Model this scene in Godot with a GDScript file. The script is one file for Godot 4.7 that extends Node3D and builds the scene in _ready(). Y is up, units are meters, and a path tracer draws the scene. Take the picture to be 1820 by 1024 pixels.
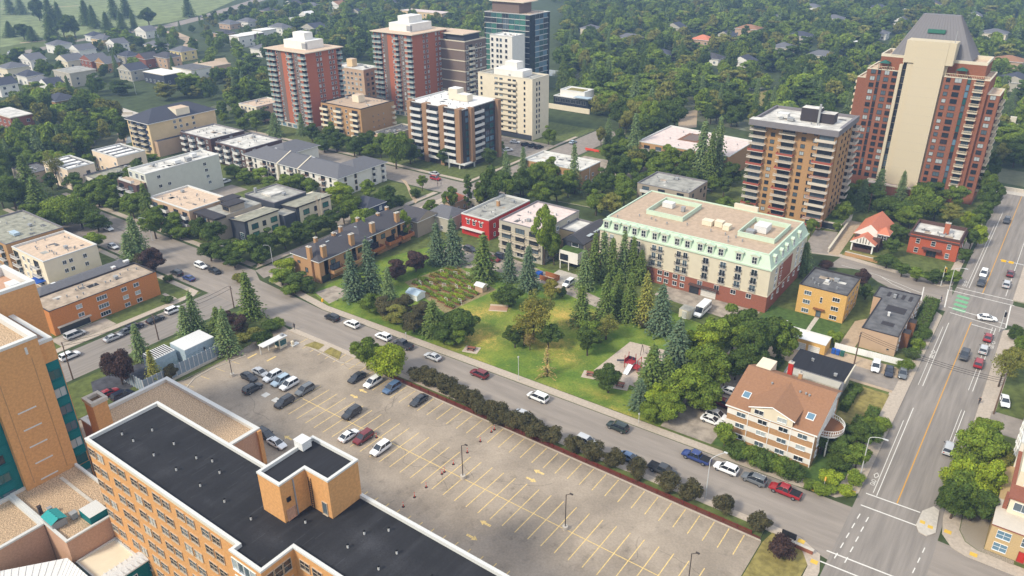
extends Node3D
# An aerial view over an inner-city district. Metres, y up. x runs along the wide street, -z along the avenue.

const CAM_H := 95.0
const FPX := 1371.58
var ax := Vector3.RIGHT
var ay := Vector3.UP
var az := Vector3.BACK
var rng := RandomNumberGenerator.new()
var M := {}          # materials by name
var TX := {}         # textures
var cache := {}      # shared meshes
var used := {}       # top-level names

# ---------------------------------------------------------------- mesh builder
class G:
	var v := {}
	var n := {}
	var c := {}
	var u := {}
	func _s(m):
		if not v.has(m):
			v[m] = PackedVector3Array(); n[m] = PackedVector3Array(); c[m] = PackedColorArray(); u[m] = PackedVector2Array()
	func tri(a: Vector3, b: Vector3, d: Vector3, m, col = null, nn = null):
		_s(m)
		var nr: Vector3 = (b - a).cross(d - a).normalized()
		v[m].append(a); v[m].append(d); v[m].append(b)
		if nn == null:
			n[m].append(nr); n[m].append(nr); n[m].append(nr)
		else:
			n[m].append(nn[0]); n[m].append(nn[2]); n[m].append(nn[1])
		if col != null:
			c[m].append(col); c[m].append(col); c[m].append(col)
	# counter-clockwise seen from outside
	func quad(a: Vector3, b: Vector3, d: Vector3, e: Vector3, m, col = null):
		tri(a, b, d, m, col); tri(a, d, e, m, col)
	func box(p: Vector3, q: Vector3, m, xf := Transform3D.IDENTITY, top = null):
		var x0: float = minf(p.x, q.x); var x1: float = maxf(p.x, q.x)
		var y0: float = minf(p.y, q.y); var y1: float = maxf(p.y, q.y)
		var z0: float = minf(p.z, q.z); var z1: float = maxf(p.z, q.z)
		var k := [Vector3(x0, y0, z0), Vector3(x1, y0, z0), Vector3(x1, y0, z1), Vector3(x0, y0, z1), Vector3(x0, y1, z0), Vector3(x1, y1, z0), Vector3(x1, y1, z1), Vector3(x0, y1, z1)]
		for i in 8: k[i] = xf * k[i]
		quad(k[3], k[2], k[6], k[7], m); quad(k[1], k[0], k[4], k[5], m)
		quad(k[2], k[1], k[5], k[6], m); quad(k[0], k[3], k[7], k[4], m)
		quad(k[7], k[6], k[5], k[4], top if top != null else m); quad(k[0], k[1], k[2], k[3], m)
	func cbox(at: Vector3, s: Vector3, m, xf := Transform3D.IDENTITY, top = null):
		box(at - s * 0.5, at + s * 0.5, m, xf, top)
	func tube(a: Vector3, b: Vector3, r0: float, r1: float, k: int, m, caps := true):
		var d: Vector3 = (b - a).normalized()
		var e: Vector3 = d.cross(Vector3.UP if absf(d.y) < 0.9 else Vector3.RIGHT).normalized()
		var f: Vector3 = d.cross(e).normalized()
		_s(m)
		for i in k:
			var t0: float = TAU * i / k; var t1: float = TAU * (i + 1) / k
			var n0: Vector3 = e * cos(t0) + f * sin(t0); var n1: Vector3 = e * cos(t1) + f * sin(t1)
			tri(a + n0 * r0, a + n1 * r0, b + n1 * r1, m, null, [n0, n1, n1])
			tri(a + n0 * r0, b + n1 * r1, b + n0 * r1, m, null, [n0, n1, n0])
			if caps:
				if r1 > 0.001: tri(b, b + n0 * r1, b + n1 * r1, m)
				tri(a, a + n1 * r0, a + n0 * r0, m)
	func poly(p: PackedVector2Array, y: float, m, up := true):
		var t: PackedInt32Array = Geometry2D.triangulate_polygon(p)
		for i in range(0, t.size(), 3):
			var a := Vector3(p[t[i]].x, y, p[t[i]].y); var b := Vector3(p[t[i + 1]].x, y, p[t[i + 1]].y); var d := Vector3(p[t[i + 2]].x, y, p[t[i + 2]].y)
			if ((b - a).cross(d - a).y > 0) == up: tri(a, b, d, m)
			else: tri(a, d, b, m)
	func sides(p: PackedVector2Array, y0: float, y1: float, m, flip := false):
		var cw: bool = Geometry2D.is_polygon_clockwise(p) != flip
		for i in p.size():
			var a: Vector2 = p[i]; var b: Vector2 = p[(i + 1) % p.size()]
			var q := [Vector3(a.x, y0, a.y), Vector3(b.x, y0, b.y), Vector3(b.x, y1, b.y), Vector3(a.x, y1, a.y)]
			if not cw: quad(q[1], q[0], q[3], q[2], m)
			else: quad(q[0], q[1], q[2], q[3], m)
	func mesh() -> ArrayMesh:
		var r := ArrayMesh.new()
		for m in v:
			if v[m].size() == 0: continue
			var a := []; a.resize(Mesh.ARRAY_MAX)
			a[Mesh.ARRAY_VERTEX] = v[m]; a[Mesh.ARRAY_NORMAL] = n[m]
			if c[m].size() == v[m].size(): a[Mesh.ARRAY_COLOR] = c[m]
			if u[m].size() == v[m].size(): a[Mesh.ARRAY_TEX_UV] = u[m]
			r.add_surface_from_arrays(Mesh.PRIMITIVE_TRIANGLES, a)
			r.surface_set_material(r.get_surface_count() - 1, m)
		return r

# ---------------------------------------------------------------- nodes
func numbered(called: String) -> String:
	if not used.has(called):
		used[called] = 0
		return called
	used[called] += 1
	return "%s_%03d" % [called, used[called]]
func thing(called: String, label: String, cat: String, at := Vector3.ZERO, turn := 0.0, group := "") -> Node3D:
	var o := Node3D.new(); o.name = numbered(called); add_child(o)
	o.position = at; o.rotation.y = turn
	o.set_meta("label", label); o.set_meta("category", cat)
	if group != "": o.set_meta("group", group)
	return o
func part(parent: Node3D, called: String, mesh: Mesh, xf := Transform3D.IDENTITY, over: Material = null) -> MeshInstance3D:
	var o := MeshInstance3D.new(); o.name = called; o.mesh = mesh; o.transform = xf
	if over != null: o.material_override = over
	parent.add_child(o, true)
	return o
func setting(called: String, mesh: Mesh) -> MeshInstance3D:
	var o := MeshInstance3D.new(); o.name = numbered(called); o.mesh = mesh; add_child(o)
	o.set_meta("kind", "structure")
	return o
func single(called: String, mesh: Mesh, label: String, cat: String, at := Vector3.ZERO, turn := 0.0, group := "") -> MeshInstance3D:
	var o := MeshInstance3D.new(); o.name = numbered(called); o.mesh = mesh; add_child(o)
	o.position = at; o.rotation.y = turn
	o.set_meta("label", label); o.set_meta("category", cat)
	if group != "": o.set_meta("group", group)
	return o

# ---------------------------------------------------------------- photo pixel to a point on a level
func gp(px: float, py: float, h := 0.0) -> Vector3:
	var d: Vector3 = ax * ((px - 910.0) / FPX) - ay * ((py - 512.0) / FPX) - az
	var t: float = (h - CAM_H) / d.y
	return Vector3(d.x * t, h, d.z * t)
func g2(px: float, py: float, h := 0.0) -> Vector2:
	var p := gp(px, py, h)
	return Vector2(p.x, p.z)
func pp(a: Array, h := 0.0) -> PackedVector2Array:
	var r := PackedVector2Array()
	for i in range(0, a.size(), 2): r.append(g2(a[i], a[i + 1], h))
	return r
func rect(x0: float, x1: float, z0: float, z1: float) -> PackedVector2Array:
	return PackedVector2Array([Vector2(x0, z0), Vector2(x1, z0), Vector2(x1, z1), Vector2(x0, z1)])

# ---------------------------------------------------------------- materials
func noise_tex(key: String, freq: float, oct: int, lo: float, hi: float, sz := 512, seed_ := 1):
	var f := FastNoiseLite.new(); f.noise_type = FastNoiseLite.TYPE_SIMPLEX_SMOOTH
	f.frequency = freq; f.fractal_octaves = oct; f.fractal_gain = 0.62; f.seed = seed_
	var im: Image = f.get_seamless_image(sz, sz)
	im.convert(Image.FORMAT_RGB8)
	var out := PackedByteArray(); var src: PackedByteArray = im.get_data(); out.resize(src.size())
	for i in src.size():
		out[i] = int(clampf(lerpf(lo, hi, src[i] / 255.0), 0.0, 1.0) * 255.0)
	TX[key] = ImageTexture.create_from_image(Image.create_from_data(sz, sz, false, Image.FORMAT_RGB8, out))
func mat(key: String, r: int, g: int, b: int, rough := 0.85, tex := "grain", size := 3.0, metal := 0.0) -> StandardMaterial3D:
	var m := StandardMaterial3D.new()
	m.albedo_color = Color8(r, g, b); m.roughness = rough; m.metallic = metal
	m.metallic_specular = 0.35
	if tex != "":
		m.albedo_texture = TX[tex]; m.uv1_triplanar = true; m.uv1_world_triplanar = true
		m.uv1_scale = Vector3.ONE / size
	M[key] = m
	return m

func _ready():
	rng.seed = 20240
	# ---- camera
	var cam := Camera3D.new(); cam.name = "camera"
	var p := deg_to_rad(26.237); var r := deg_to_rad(0.5375); var y := deg_to_rad(36.329)
	var gx := Vector3(cos(y), 0, -sin(y)); var gz := Vector3(sin(y), 0, cos(y))
	var ux := gx; var uy := Vector3.UP * cos(p) - gz * sin(p); var uz := Vector3.UP * sin(p) + gz * cos(p)
	ax = ux * cos(r) - uy * sin(r); ay = ux * sin(r) + uy * cos(r); az = uz
	cam.transform = Transform3D(Basis(ax, ay, az), Vector3(0, CAM_H, 0))
	cam.fov = rad_to_deg(2.0 * atan(512.0 / FPX)); cam.near = 1.0; cam.far = 6000.0
	add_child(cam)
	# ---- sky: a bright even overcast
	var we := WorldEnvironment.new(); we.name = "environment"; var e := Environment.new(); we.environment = e
	var sm := ProceduralSkyMaterial.new(); sm.sky_top_color = Color(0.80, 0.83, 0.88); sm.sky_horizon_color = Color(0.86, 0.87, 0.88); sm.sky_curve = 0.2
	sm.ground_horizon_color = Color(0.8, 0.8, 0.78); sm.ground_bottom_color = Color(0.4, 0.4, 0.36); sm.sun_angle_max = 1.0
	var sky := Sky.new(); sky.sky_material = sm; e.background_mode = Environment.BG_SKY; e.sky = sky; e.background_energy_multiplier = 0.6
	e.tonemap_mode = Environment.TONE_MAPPER_LINEAR; e.tonemap_exposure = 2.55
	e.fog_enabled = true; e.fog_density = 0.0003; e.fog_light_color = Color(0.66, 0.80, 1.0)
	e.sdfgi_enabled = true; e.ssao_enabled = true; e.ssil_enabled = true
	add_child(we)
	var sun := DirectionalLight3D.new(); sun.name = "sun"; sun.light_energy = 0.5; sun.light_angular_distance = 11.0; sun.light_color = Color(1.0, 0.96, 0.88); sun.shadow_enabled = true
	add_child(sun); sun.look_at_from_position(Vector3(-0.3, 0.8, 0.85) * 100, Vector3.ZERO)
	# ---- scene
	make_materials()
	noise_tex("stain2", 0.02, 4, 0.84, 1.04, 512, 41)
	mat("tan_stone", 196, 170, 126, 0.9, "brick", 4); mat("garden", 150, 136, 96, 0.98, "stain", 3); mat("fence_red", 122, 52, 46, 0.85, "grain", 2)
	M["wing_roof"] = uv_mat(roof_image(), 0.9)
	build_ground(); print("ground")
	build_hospital(); build_towers(); build_mid(); build_left(); print("buildings")
	for c in get_children():
		if c.has_meta("category") and c.get_meta("category") in ["building", "tower", "house", "garage", "shed"]:
			var b := Rect2(c.position.x, c.position.z, 0, 0)
			for q in c.get_children():
				if q is MeshInstance3D and q.mesh.get_surface_count() > 0 and (q.name.begins_with("wall") or q.name.begins_with("left") or q.name.begins_with("right") or q.name.begins_with("roof")):
					var a: AABB = q.transform * q.mesh.get_aabb(); b = b.expand(Vector2(c.position.x + a.position.x, c.position.z + a.position.z)).expand(Vector2(c.position.x + a.end.x, c.position.z + a.end.z))
			occ.append(b)
	build_misc(); print("misc")
	build_cars(); print("cars")
	build_trees(); print("trees")
func make_materials():
	noise_tex("grain", 0.09, 4, 0.80, 1.0, 256, 3)
	noise_tex("mott", 0.012, 5, 0.88, 1.02, 512, 5); noise_tex("plain", 0.01, 3, 0.95, 1.0, 256, 6)
	noise_tex("stain", 0.007, 5, 0.76, 1.08, 512, 8); noise_tex("streak", 0.03, 4, 0.86, 1.05, 512, 18)
	noise_tex("gravel", 0.2, 3, 0.45, 1.2, 256, 9)
	noise_tex("brick", 0.03, 4, 0.89, 1.02, 512, 12)
	# walls
	mat("brick_orange", 214, 160, 104, 0.9, "brick", 9)
	mat("brick_apart", 202, 132, 76, 0.9, "brick", 7)
	mat("brick_red", 148, 94, 76, 0.9, "brick", 7)
	mat("brick_tower", 144, 94, 72, 0.9, "brick", 11)
	mat("brick_bright", 178, 106, 78, 0.9, "brick", 8)
	mat("brick_dark", 94, 72, 66, 0.9, "brick", 7)
	mat("brick_brown", 182, 144, 102, 0.9, "brick", 9)
	mat("brick_tan", 184, 144, 104, 0.9, "brick", 7)
	mat("brick_pink", 196, 156, 130, 0.9, "brick", 7)
	mat("brick_tan3", 216, 173, 104, 0.9, "brick", 7)
	mat("brick_lower", 152, 96, 78, 0.9, "brick", 8)
	mat("brick_umber", 122, 106, 98, 0.9, "brick", 8)
	mat("brick_house", 180, 93, 66, 0.9, "brick", 6)
	mat("red_paint", 200, 56, 44, 0.8, "grain", 4)
	mat("cream", 226, 214, 190, 0.85, "plain", 9)
	mat("stucco", 212, 202, 180, 0.85, "plain", 9)
	mat("beige", 220, 194, 152, 0.85, "plain", 9)
	mat("peach", 232, 212, 188, 0.85, "plain", 9)
	mat("white_wall", 230, 226, 218, 0.8, "plain", 7)
	mat("pale_grey", 200, 202, 190, 0.85, "plain", 7)
	mat("tan_wall", 190, 162, 136, 0.88, "plain", 7)
	mat("taupe", 164, 152, 136, 0.88, "plain", 7)
	mat("charcoal_wall", 74, 78, 88, 0.8, "grain", 5)
	mat("navy", 66, 78, 104, 0.8, "grain", 4)
	mat("shaft", 222, 208, 180, 0.8, "grain", 8)
	mat("brick_pier", 158, 125, 96, 0.9, "brick", 9)
	mat("teal", 0, 118, 122, 0.6, "grain", 5)
	mat("teal_roof", 60, 170, 170, 0.5, "grain", 4)
	mat("mint", 196, 214, 192, 0.7, "plain", 5)
	mat("grey_wall", 180, 174, 160, 0.85, "plain", 6)
	mat("wood", 140, 96, 66, 0.85, "grain", 2)
	mat("fence_wood", 176, 112, 68, 0.85, "grain", 2)
	# roofs
	mat("roof_black", 46, 46, 50, 0.9, "streak", 9).uv1_scale = Vector3(1.0 / 11, 1.0 / 5, 1.0 / 120)
	mat("roof_gravel", 220, 190, 156, 0.95, "gravel", 14)
	mat("roof_grey", 168, 166, 158, 0.9, "stain", 15)
	mat("roof_pale", 214, 210, 202, 0.9, "stain", 19)
	mat("roof_sand", 190, 167, 144, 0.9, "mott", 11)
	mat("roof_cream", 210, 186, 162, 0.9, "mott", 11)
	mat("roof_tan", 180, 162, 142, 0.9, "stain", 13)
	mat("roof_white", 236, 234, 230, 0.85, "mott", 11)
	mat("roof_pink", 222, 204, 196, 0.9, "mott", 13)
	mat("roof_moss", 158, 156, 140, 0.9, "stain", 11)
	mat("roof_dark", 108, 107, 108, 0.9, "stain", 11)
	mat("shingle_grey", 108, 108, 112, 0.92, "mott", 5)
	mat("shingle_dark", 82, 80, 84, 0.92, "mott", 5)
	mat("shingle_slate", 74, 76, 86, 0.92, "mott", 6)
	mat("shingle_brown", 156, 116, 88, 0.92, "mott", 4)
	mat("tile_terra", 208, 128, 100, 0.88, "mott", 3)
	mat("metal_seam", 124, 122, 126, 0.55, "grain", 5)
	mat("metal_white", 236, 236, 234, 0.5, "grain", 5)
	mat("metal_blue", 176, 194, 206, 0.5, "mott", 5)
	mat("metal_panel", 138, 154, 168, 0.5, "mott", 4)
	mat("metal_grey", 168, 170, 172, 0.5, "grain", 3)
	mat("metal_dark", 70, 64, 66, 0.6, "grain", 3)
	mat("cap_white", 228, 228, 224, 0.6, "grain", 4)
	mat("cap_cream", 232, 222, 200, 0.7, "grain", 4)
	mat("cap_grey", 136, 132, 136, 0.7, "grain", 4)
	mat("cap_dark", 66, 62, 64, 0.7, "grain", 4)
	mat("slab", 206, 196, 182, 0.85, "plain", 4)
	mat("slab_white", 232, 230, 226, 0.8, "grain", 4)
	mat("concrete", 200, 192, 180, 0.9, "mott", 6)
	mat("frame_white", 232, 232, 230, 0.6, "")
	mat("frame_dark", 52, 50, 52, 0.6, "")
	mat("frame_tan", 190, 172, 150, 0.7, "")
	mat("rail_red", 176, 96, 78, 0.8, "grain", 2)
	mat("rail_metal", 150, 158, 162, 0.5, "")
	mat("rail_cream", 226, 212, 184, 0.7, "")
	for g in [["glass_dark", 40, 46, 54], ["glass_mid", 84, 98, 108], ["glass_pale", 168, 176, 178], ["glass_teal", 44, 88, 90], ["glass_sky", 96, 128, 148], ["glass_green", 58, 112, 98]]:
		var m := mat(g[0], g[1], g[2], g[3], 0.08, "")
		m.metallic_specular = 0.6
	var gp_ := mat("rail_glass", 186, 214, 214, 0.1, "")
	gp_.transparency = BaseMaterial3D.TRANSPARENCY_ALPHA; gp_.albedo_color.a = 0.4
	# ground
	mat("kerb", 190, 180, 166, 0.9, "mott", 3)
	mat("walk", 188, 174, 158, 0.95, "mott", 5)
	mat("road", 152, 142, 132, 0.92, "mott", 17)
	mat("road_dark", 146, 138, 130, 0.92, "mott", 14)
	mat("alley", 172, 160, 146, 0.95, "stain", 12)
	mat("dirt", 186, 164, 138, 0.95, "mott", 8)
	mat("mulch", 122, 74, 62, 0.95, "gravel", 2)
	mat("stones", 182, 170, 152, 0.95, "gravel", 9)
	mat("pad", 196, 180, 164, 0.95, "mott", 5)
	mat("blacktop", 84, 84, 90, 0.95, "stain", 8)
	mat("line_white", 226, 222, 214, 0.85, "mott", 1.5)
	mat("line_yellow", 232, 202, 136, 0.85, "stain", 1.6)
	mat("line_orange", 214, 160, 76, 0.85, "mott", 2)
	mat("tactile", 236, 196, 84, 0.85, "grain", 1)
	mat("green_paint", 120, 178, 134, 0.85, "mott", 2)
	mat("grass", 98, 108, 56, 0.95, "stain", 9)
	mat("grass_dry", 146, 134, 78, 0.95, "stain", 7)
	mat("grass_lush", 80, 104, 48, 0.95, "stain", 6)
	mat("hill", 132, 142, 92, 0.95, "stain", 60)
	mat("woodland", 72, 84, 48, 0.98, "stain", 22)
	mat("soil", 134, 108, 78, 0.98, "gravel", 1.5)
	var w := mat("river", 122, 124, 100, 0.12, "mott", 20)
	w.metallic_specular = 0.5
	mat("pole_dark", 66, 58, 54, 0.7, "")
	mat("pole_wood", 118, 96, 80, 0.9, "grain", 1)
	mat("pole_grey", 196, 198, 198, 0.5, "")
	mat("wire", 52, 50, 50, 0.7, "")
	mat("cone", 214, 78, 56, 0.7, "")
	mat("tyre", 34, 34, 36, 0.9, "")
	mat("rim", 150, 152, 156, 0.4, "", 1, 0.6)
	mat("car_glass", 36, 42, 50, 0.06, "")
	M.car_glass.metallic_specular = 0.7
	mat("lamp_red", 168, 32, 30, 0.3, "")
	mat("lamp_clear", 220, 222, 224, 0.2, "")
	mat("blue_plastic", 40, 86, 168, 0.5, "")
	mat("signal_yellow", 226, 178, 40, 0.6, "")
	mat("black_plastic", 36, 36, 38, 0.6, "")
	mat("yellow_box", 232, 176, 50, 0.6, "")
	mat("slide", 226, 230, 234, 0.3, "")
	mat("play_red", 160, 52, 56, 0.6, "")
	mat("awning", 44, 92, 84, 0.8, "")
	mat("tarp", 226, 226, 228, 0.7, "")
	mat("bark", 92, 78, 66, 0.95, "grain", 1)
	var paints := {"p_white": [236, 237, 238], "p_silver": [188, 190, 193], "p_grey": [104, 108, 112], "p_dark": [56, 58, 62], "p_black": [34, 35, 38], "p_red": [150, 30, 36], "p_blue": [44, 62, 118], "p_steel": [86, 110, 142], "p_green": [42, 54, 50], "p_pale": [176, 196, 210], "p_navy": [40, 46, 62], "p_maroon": [112, 36, 40]}
	for k in paints:
		var m := mat(k, paints[k][0], paints[k][1], paints[k][2], 0.32, "")
		m.clearcoat_enabled = true; m.clearcoat = 0.8; m.clearcoat_roughness = 0.05
	# foliage: vertex colours vary each leaf, the tint says the kind
	var tints := {"leaf_mid": [136, 156, 74], "leaf_deep": [105, 125, 68], "leaf_bright": [176, 191, 70], "leaf_fresh": [154, 173, 76], "leaf_yellow": [172, 162, 88], "leaf_olive": [163, 160, 93], "leaf_plum": [105, 79, 84], "leaf_bronze": [114, 106, 84], "leaf_spruce": [131, 149, 110], "leaf_blue": [112, 130, 114], "leaf_pine": [117, 134, 79], "leaf_straw": [190, 164, 120]}
	for k in tints:
		var m := StandardMaterial3D.new()
		m.albedo_color = Color8(tints[k][0], tints[k][1], tints[k][2]); m.roughness = 0.75; m.metallic_specular = 0.25
		m.vertex_color_use_as_albedo = true
		m.backlight_enabled = true; m.backlight = Color(0.3, 0.36, 0.12)
		M[k] = m

# ---------------------------------------------------------------- building helpers (all in world coordinates, planes and ranges)
func seq(a: float, b: float, n: int) -> Array:
	var r := []
	for i in n: r.append(a + (b - a) * (i + 0.5) / n)
	return r
func steps(y0: float, dy: float, n: int) -> Array:
	var r := []
	for i in n: r.append(y0 + dy * i)
	return r
func shell(n: Node3D, p: PackedVector2Array, y0: float, h: float, wall: Material, roof: Material, cap: Material, cw := 0.3, ch := 0.3, drop := 0.35, names := ["wall", "roof", "parapet"]):
	var q := PackedVector2Array()
	for a in p: q.append(a - Vector2(n.position.x, n.position.z))
	if Geometry2D.is_polygon_clockwise(q): q.reverse()
	var inner: PackedVector2Array = Geometry2D.offset_polygon(q, -cw)[0]
	var outer: PackedVector2Array = Geometry2D.offset_polygon(q, 0.07, Geometry2D.JOIN_MITER)[0]
	inner = Geometry2D.offset_polygon(q, -cw, Geometry2D.JOIN_MITER)[0]
	var g := G.new(); g.sides(q, y0, h, wall); part(n, names[0], g.mesh())
	g = G.new(); g.poly(inner, h - drop, roof)
	if roof == M.get("wing_roof"):
		for v in g.v[roof]: g.u[roof].append(Vector2((v.x + n.position.x + 107) / 77.0, (v.z + n.position.z + 53) / 17.0))
	part(n, names[1], g.mesh())
	g = G.new()
	g.sides(outer, h - 0.05, h + ch, cap); g.sides(inner, h - drop - 0.02, h + ch, cap, true)
	ring(g, outer, inner, h + ch, cap, true); ring(g, outer, q, h - 0.05, cap, false)
	part(n, names[2], g.mesh())
func ring(g: G, o: PackedVector2Array, i: PackedVector2Array, y: float, m, up: bool):
	# outline and inset share their order of corners
	for k in o.size():
		var a: Vector2 = o[k]; var b: Vector2 = o[(k + 1) % o.size()]
		var c := nearest(i, a); var d := nearest(i, b)
		var q := [Vector3(a.x, y, a.y), Vector3(b.x, y, b.y), Vector3(d.x, y, d.y), Vector3(c.x, y, c.y)]
		if ((q[1] - q[0]).cross(q[2] - q[0]).y > 0) == up: g.quad(q[0], q[1], q[2], q[3], m)
		else: g.quad(q[3], q[2], q[1], q[0], m)
func nearest(i: PackedVector2Array, a: Vector2) -> Vector2:
	var best := i[0]
	for p in i:
		if p.distance_squared_to(a) < best.distance_squared_to(a): best = p
	return best
func rb(called: String, label: String, x0: float, x1: float, z0: float, z1: float, h: float, wall: String, roof: String, cap: String, cw := 0.3, ch := 0.25, cat := "building", group := "") -> Node3D:
	var n := thing(called, label, cat, Vector3((x0 + x1) / 2, 0, (z0 + z1) / 2), 0.0, group)
	shell(n, rect(x0, x1, z0, z1), -0.2, h, M[wall], M[roof], M[cap], cw, ch)
	if (x1 - x0) * (z1 - z0) > 120 and not roof.begins_with("glass"):
		for i in 4:
			var a := Vector2(rng.randf_range(x0 + 1.5, x1 - 4), rng.randf_range(z0 + 1.5, z1 - 4)); var s := Vector2(rng.randf_range(0.6, 2.6), rng.randf_range(0.6, 2.2))
			blk(n, "roof_patch", a.x, a.x + s.x, h - 0.36, h - 0.325, a.y, a.y + s.y, ["roof_grey", "roof_tan", "roof_dark", "roof_pale"][rng.randi() % 4])
		roof_vents(n, h - 0.4, x0 + 1.5, x1 - 1.5, z0 + 1.5, z1 - 1.5, 4 + int((x1 - x0) * (z1 - z0) / 90.0))
		roof_units(n, h - 0.36, [[rng.randf_range(x0 + 3, x1 - 3), rng.randf_range(z0 + 3, z1 - 3), 1.1, 0.9, 0.7, "metal_grey"]])
	return n
func bare(called: String, label: String, x: float, z: float, cat := "building", group := "") -> Node3D:
	return thing(called, label, cat, Vector3(x, 0, z), 0.0, group)
func blk(n: Node3D, called: String, x0: float, x1: float, y0: float, y1: float, z0: float, z1: float, m: String, top := "") -> MeshInstance3D:
	var g := G.new(); var o := n.position
	g.box(Vector3(x0, y0, z0) - o, Vector3(x1, y1, z1) - o, M[m], Transform3D.IDENTITY, M[top] if top != "" else null)
	return part(n, called, g.mesh())
# a box with a parapet and roof of its own on a building
func tier(n: Node3D, x0: float, x1: float, y0: float, y1: float, z0: float, z1: float, wall: String, roof: String, cap: String, cw := 0.25, ch := 0.2):
	shell(n, rect(x0, x1, z0, z1), y0, y1, M[wall], M[roof], M[cap], cw, ch, 0.3, ["penthouse", "penthouse_roof", "penthouse_parapet"])
func hip(n: Node3D, x0: float, x1: float, z0: float, z1: float, y: float, rise: float, over: float, m: String, along := "x", inset := -1.0, gable := "", fascia := "frame_white") -> MeshInstance3D:
	var g := G.new(); var o := n.position
	x0 -= over + o.x; x1 += over - o.x; z0 -= over + o.z; z1 += over - o.z
	var a: Vector3; var b: Vector3
	if along == "x":
		var s: float = (z1 - z0) / 2 if inset < 0 else inset
		a = Vector3(x0 + s, y + rise, (z0 + z1) / 2); b = Vector3(x1 - s, y + rise, (z0 + z1) / 2)
	else:
		var s: float = (x1 - x0) / 2 if inset < 0 else inset
		a = Vector3((x0 + x1) / 2, y + rise, z1 - s); b = Vector3((x0 + x1) / 2, y + rise, z0 + s)
	var k := [Vector3(x0, y, z0), Vector3(x1, y, z0), Vector3(x1, y, z1), Vector3(x0, y, z1)]
	var r: Material = M[m]; var ge: Material = M[gable] if gable != "" else r
	if along == "x":
		g.quad(k[3], k[2], b, a, r); g.quad(k[1], k[0], a, b, r); g.tri(k[0], k[3], a, ge); g.tri(k[2], k[1], b, ge)
	else:
		g.quad(k[2], k[1], b, a, r); g.quad(k[0], k[3], a, b, r); g.tri(k[3], k[2], a, ge); g.tri(k[1], k[0], b, ge)
	g.sides(PackedVector2Array([Vector2(x0, z0), Vector2(x1, z0), Vector2(x1, z1), Vector2(x0, z1)]), y - 0.22, y, M[fascia])
	g.quad(k[0] - Vector3(0, 0.22, 0), k[1] - Vector3(0, 0.22, 0), k[2] - Vector3(0, 0.22, 0), k[3] - Vector3(0, 0.22, 0), M[fascia])
	return part(n, "roof", g.mesh())
func fx(n: Node3D, face: String, plane: float, u: float, y: float, out := 0.0) -> Transform3D:
	var o := n.position
	match face:
		"S": return Transform3D(Basis.IDENTITY, Vector3(u, y, plane + out) - o)
		"E": return Transform3D(Basis(Vector3(0, 0, -1), Vector3.UP, Vector3(1, 0, 0)), Vector3(plane + out, y, u) - o)
		"W": return Transform3D(Basis(Vector3(0, 0, 1), Vector3.UP, Vector3(-1, 0, 0)), Vector3(plane - out, y, u) - o)
	return Transform3D(Basis(Vector3(-1, 0, 0), Vector3.UP, Vector3(0, 0, -1)), Vector3(u, y, plane - out) - o)
func win_mesh(w: float, h: float, frame: String, glass: String, nx: int, ny: int) -> Mesh:
	var key := "w%.2f_%.2f_%s_%s_%d_%d" % [w, h, frame, glass, nx, ny]
	if cache.has(key): return cache[key]
	var g := G.new(); var f: Material = M[frame]; var t := 0.05; var dp := 0.13
	g.quad(Vector3(-w / 2, 0, 0.02), Vector3(w / 2, 0, 0.02), Vector3(w / 2, h, 0.02), Vector3(-w / 2, h, 0.02), M[glass])
	g.box(Vector3(-w / 2 - t, -t, 0), Vector3(w / 2 + t, 0, dp + 0.08), f)
	g.box(Vector3(-w / 2 - t, h, 0), Vector3(w / 2 + t, h + t, dp), f)
	g.box(Vector3(-w / 2 - t, 0, 0), Vector3(-w / 2, h, dp), f); g.box(Vector3(w / 2, 0, 0), Vector3(w / 2 + t, h, dp), f)
	for i in range(1, nx): g.box(Vector3(-w / 2 + w * i / nx - t / 2, 0, 0), Vector3(-w / 2 + w * i / nx + t / 2, h, dp - 0.05), f)
	for i in range(1, ny): g.box(Vector3(-w / 2, h * i / ny - t / 2, 0), Vector3(w / 2, h * i / ny + t / 2, dp - 0.06), f)
	cache[key] = g.mesh(); return cache[key]
const GL := ["glass_dark", "glass_dark", "glass_dark", "glass_mid", "glass_mid", "glass_pale"]
const GD := ["glass_dark", "glass_dark", "glass_dark", "glass_mid"]
const GT := ["glass_teal", "glass_teal", "glass_dark", "glass_sky", "glass_mid"]
func wins(n: Node3D, face: String, plane: float, us: Array, ys: Array, w: float, h: float, frame := "frame_white", nx := 2, ny := 1, gl := GL, called := "window", skip := 0.0):
	for u in us:
		for y in ys:
			if skip > 0 and rng.randf() < skip: continue
			part(n, called, win_mesh(w, h, frame, gl[rng.randi() % gl.size()], nx, ny), fx(n, face, plane, u, y))
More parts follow.
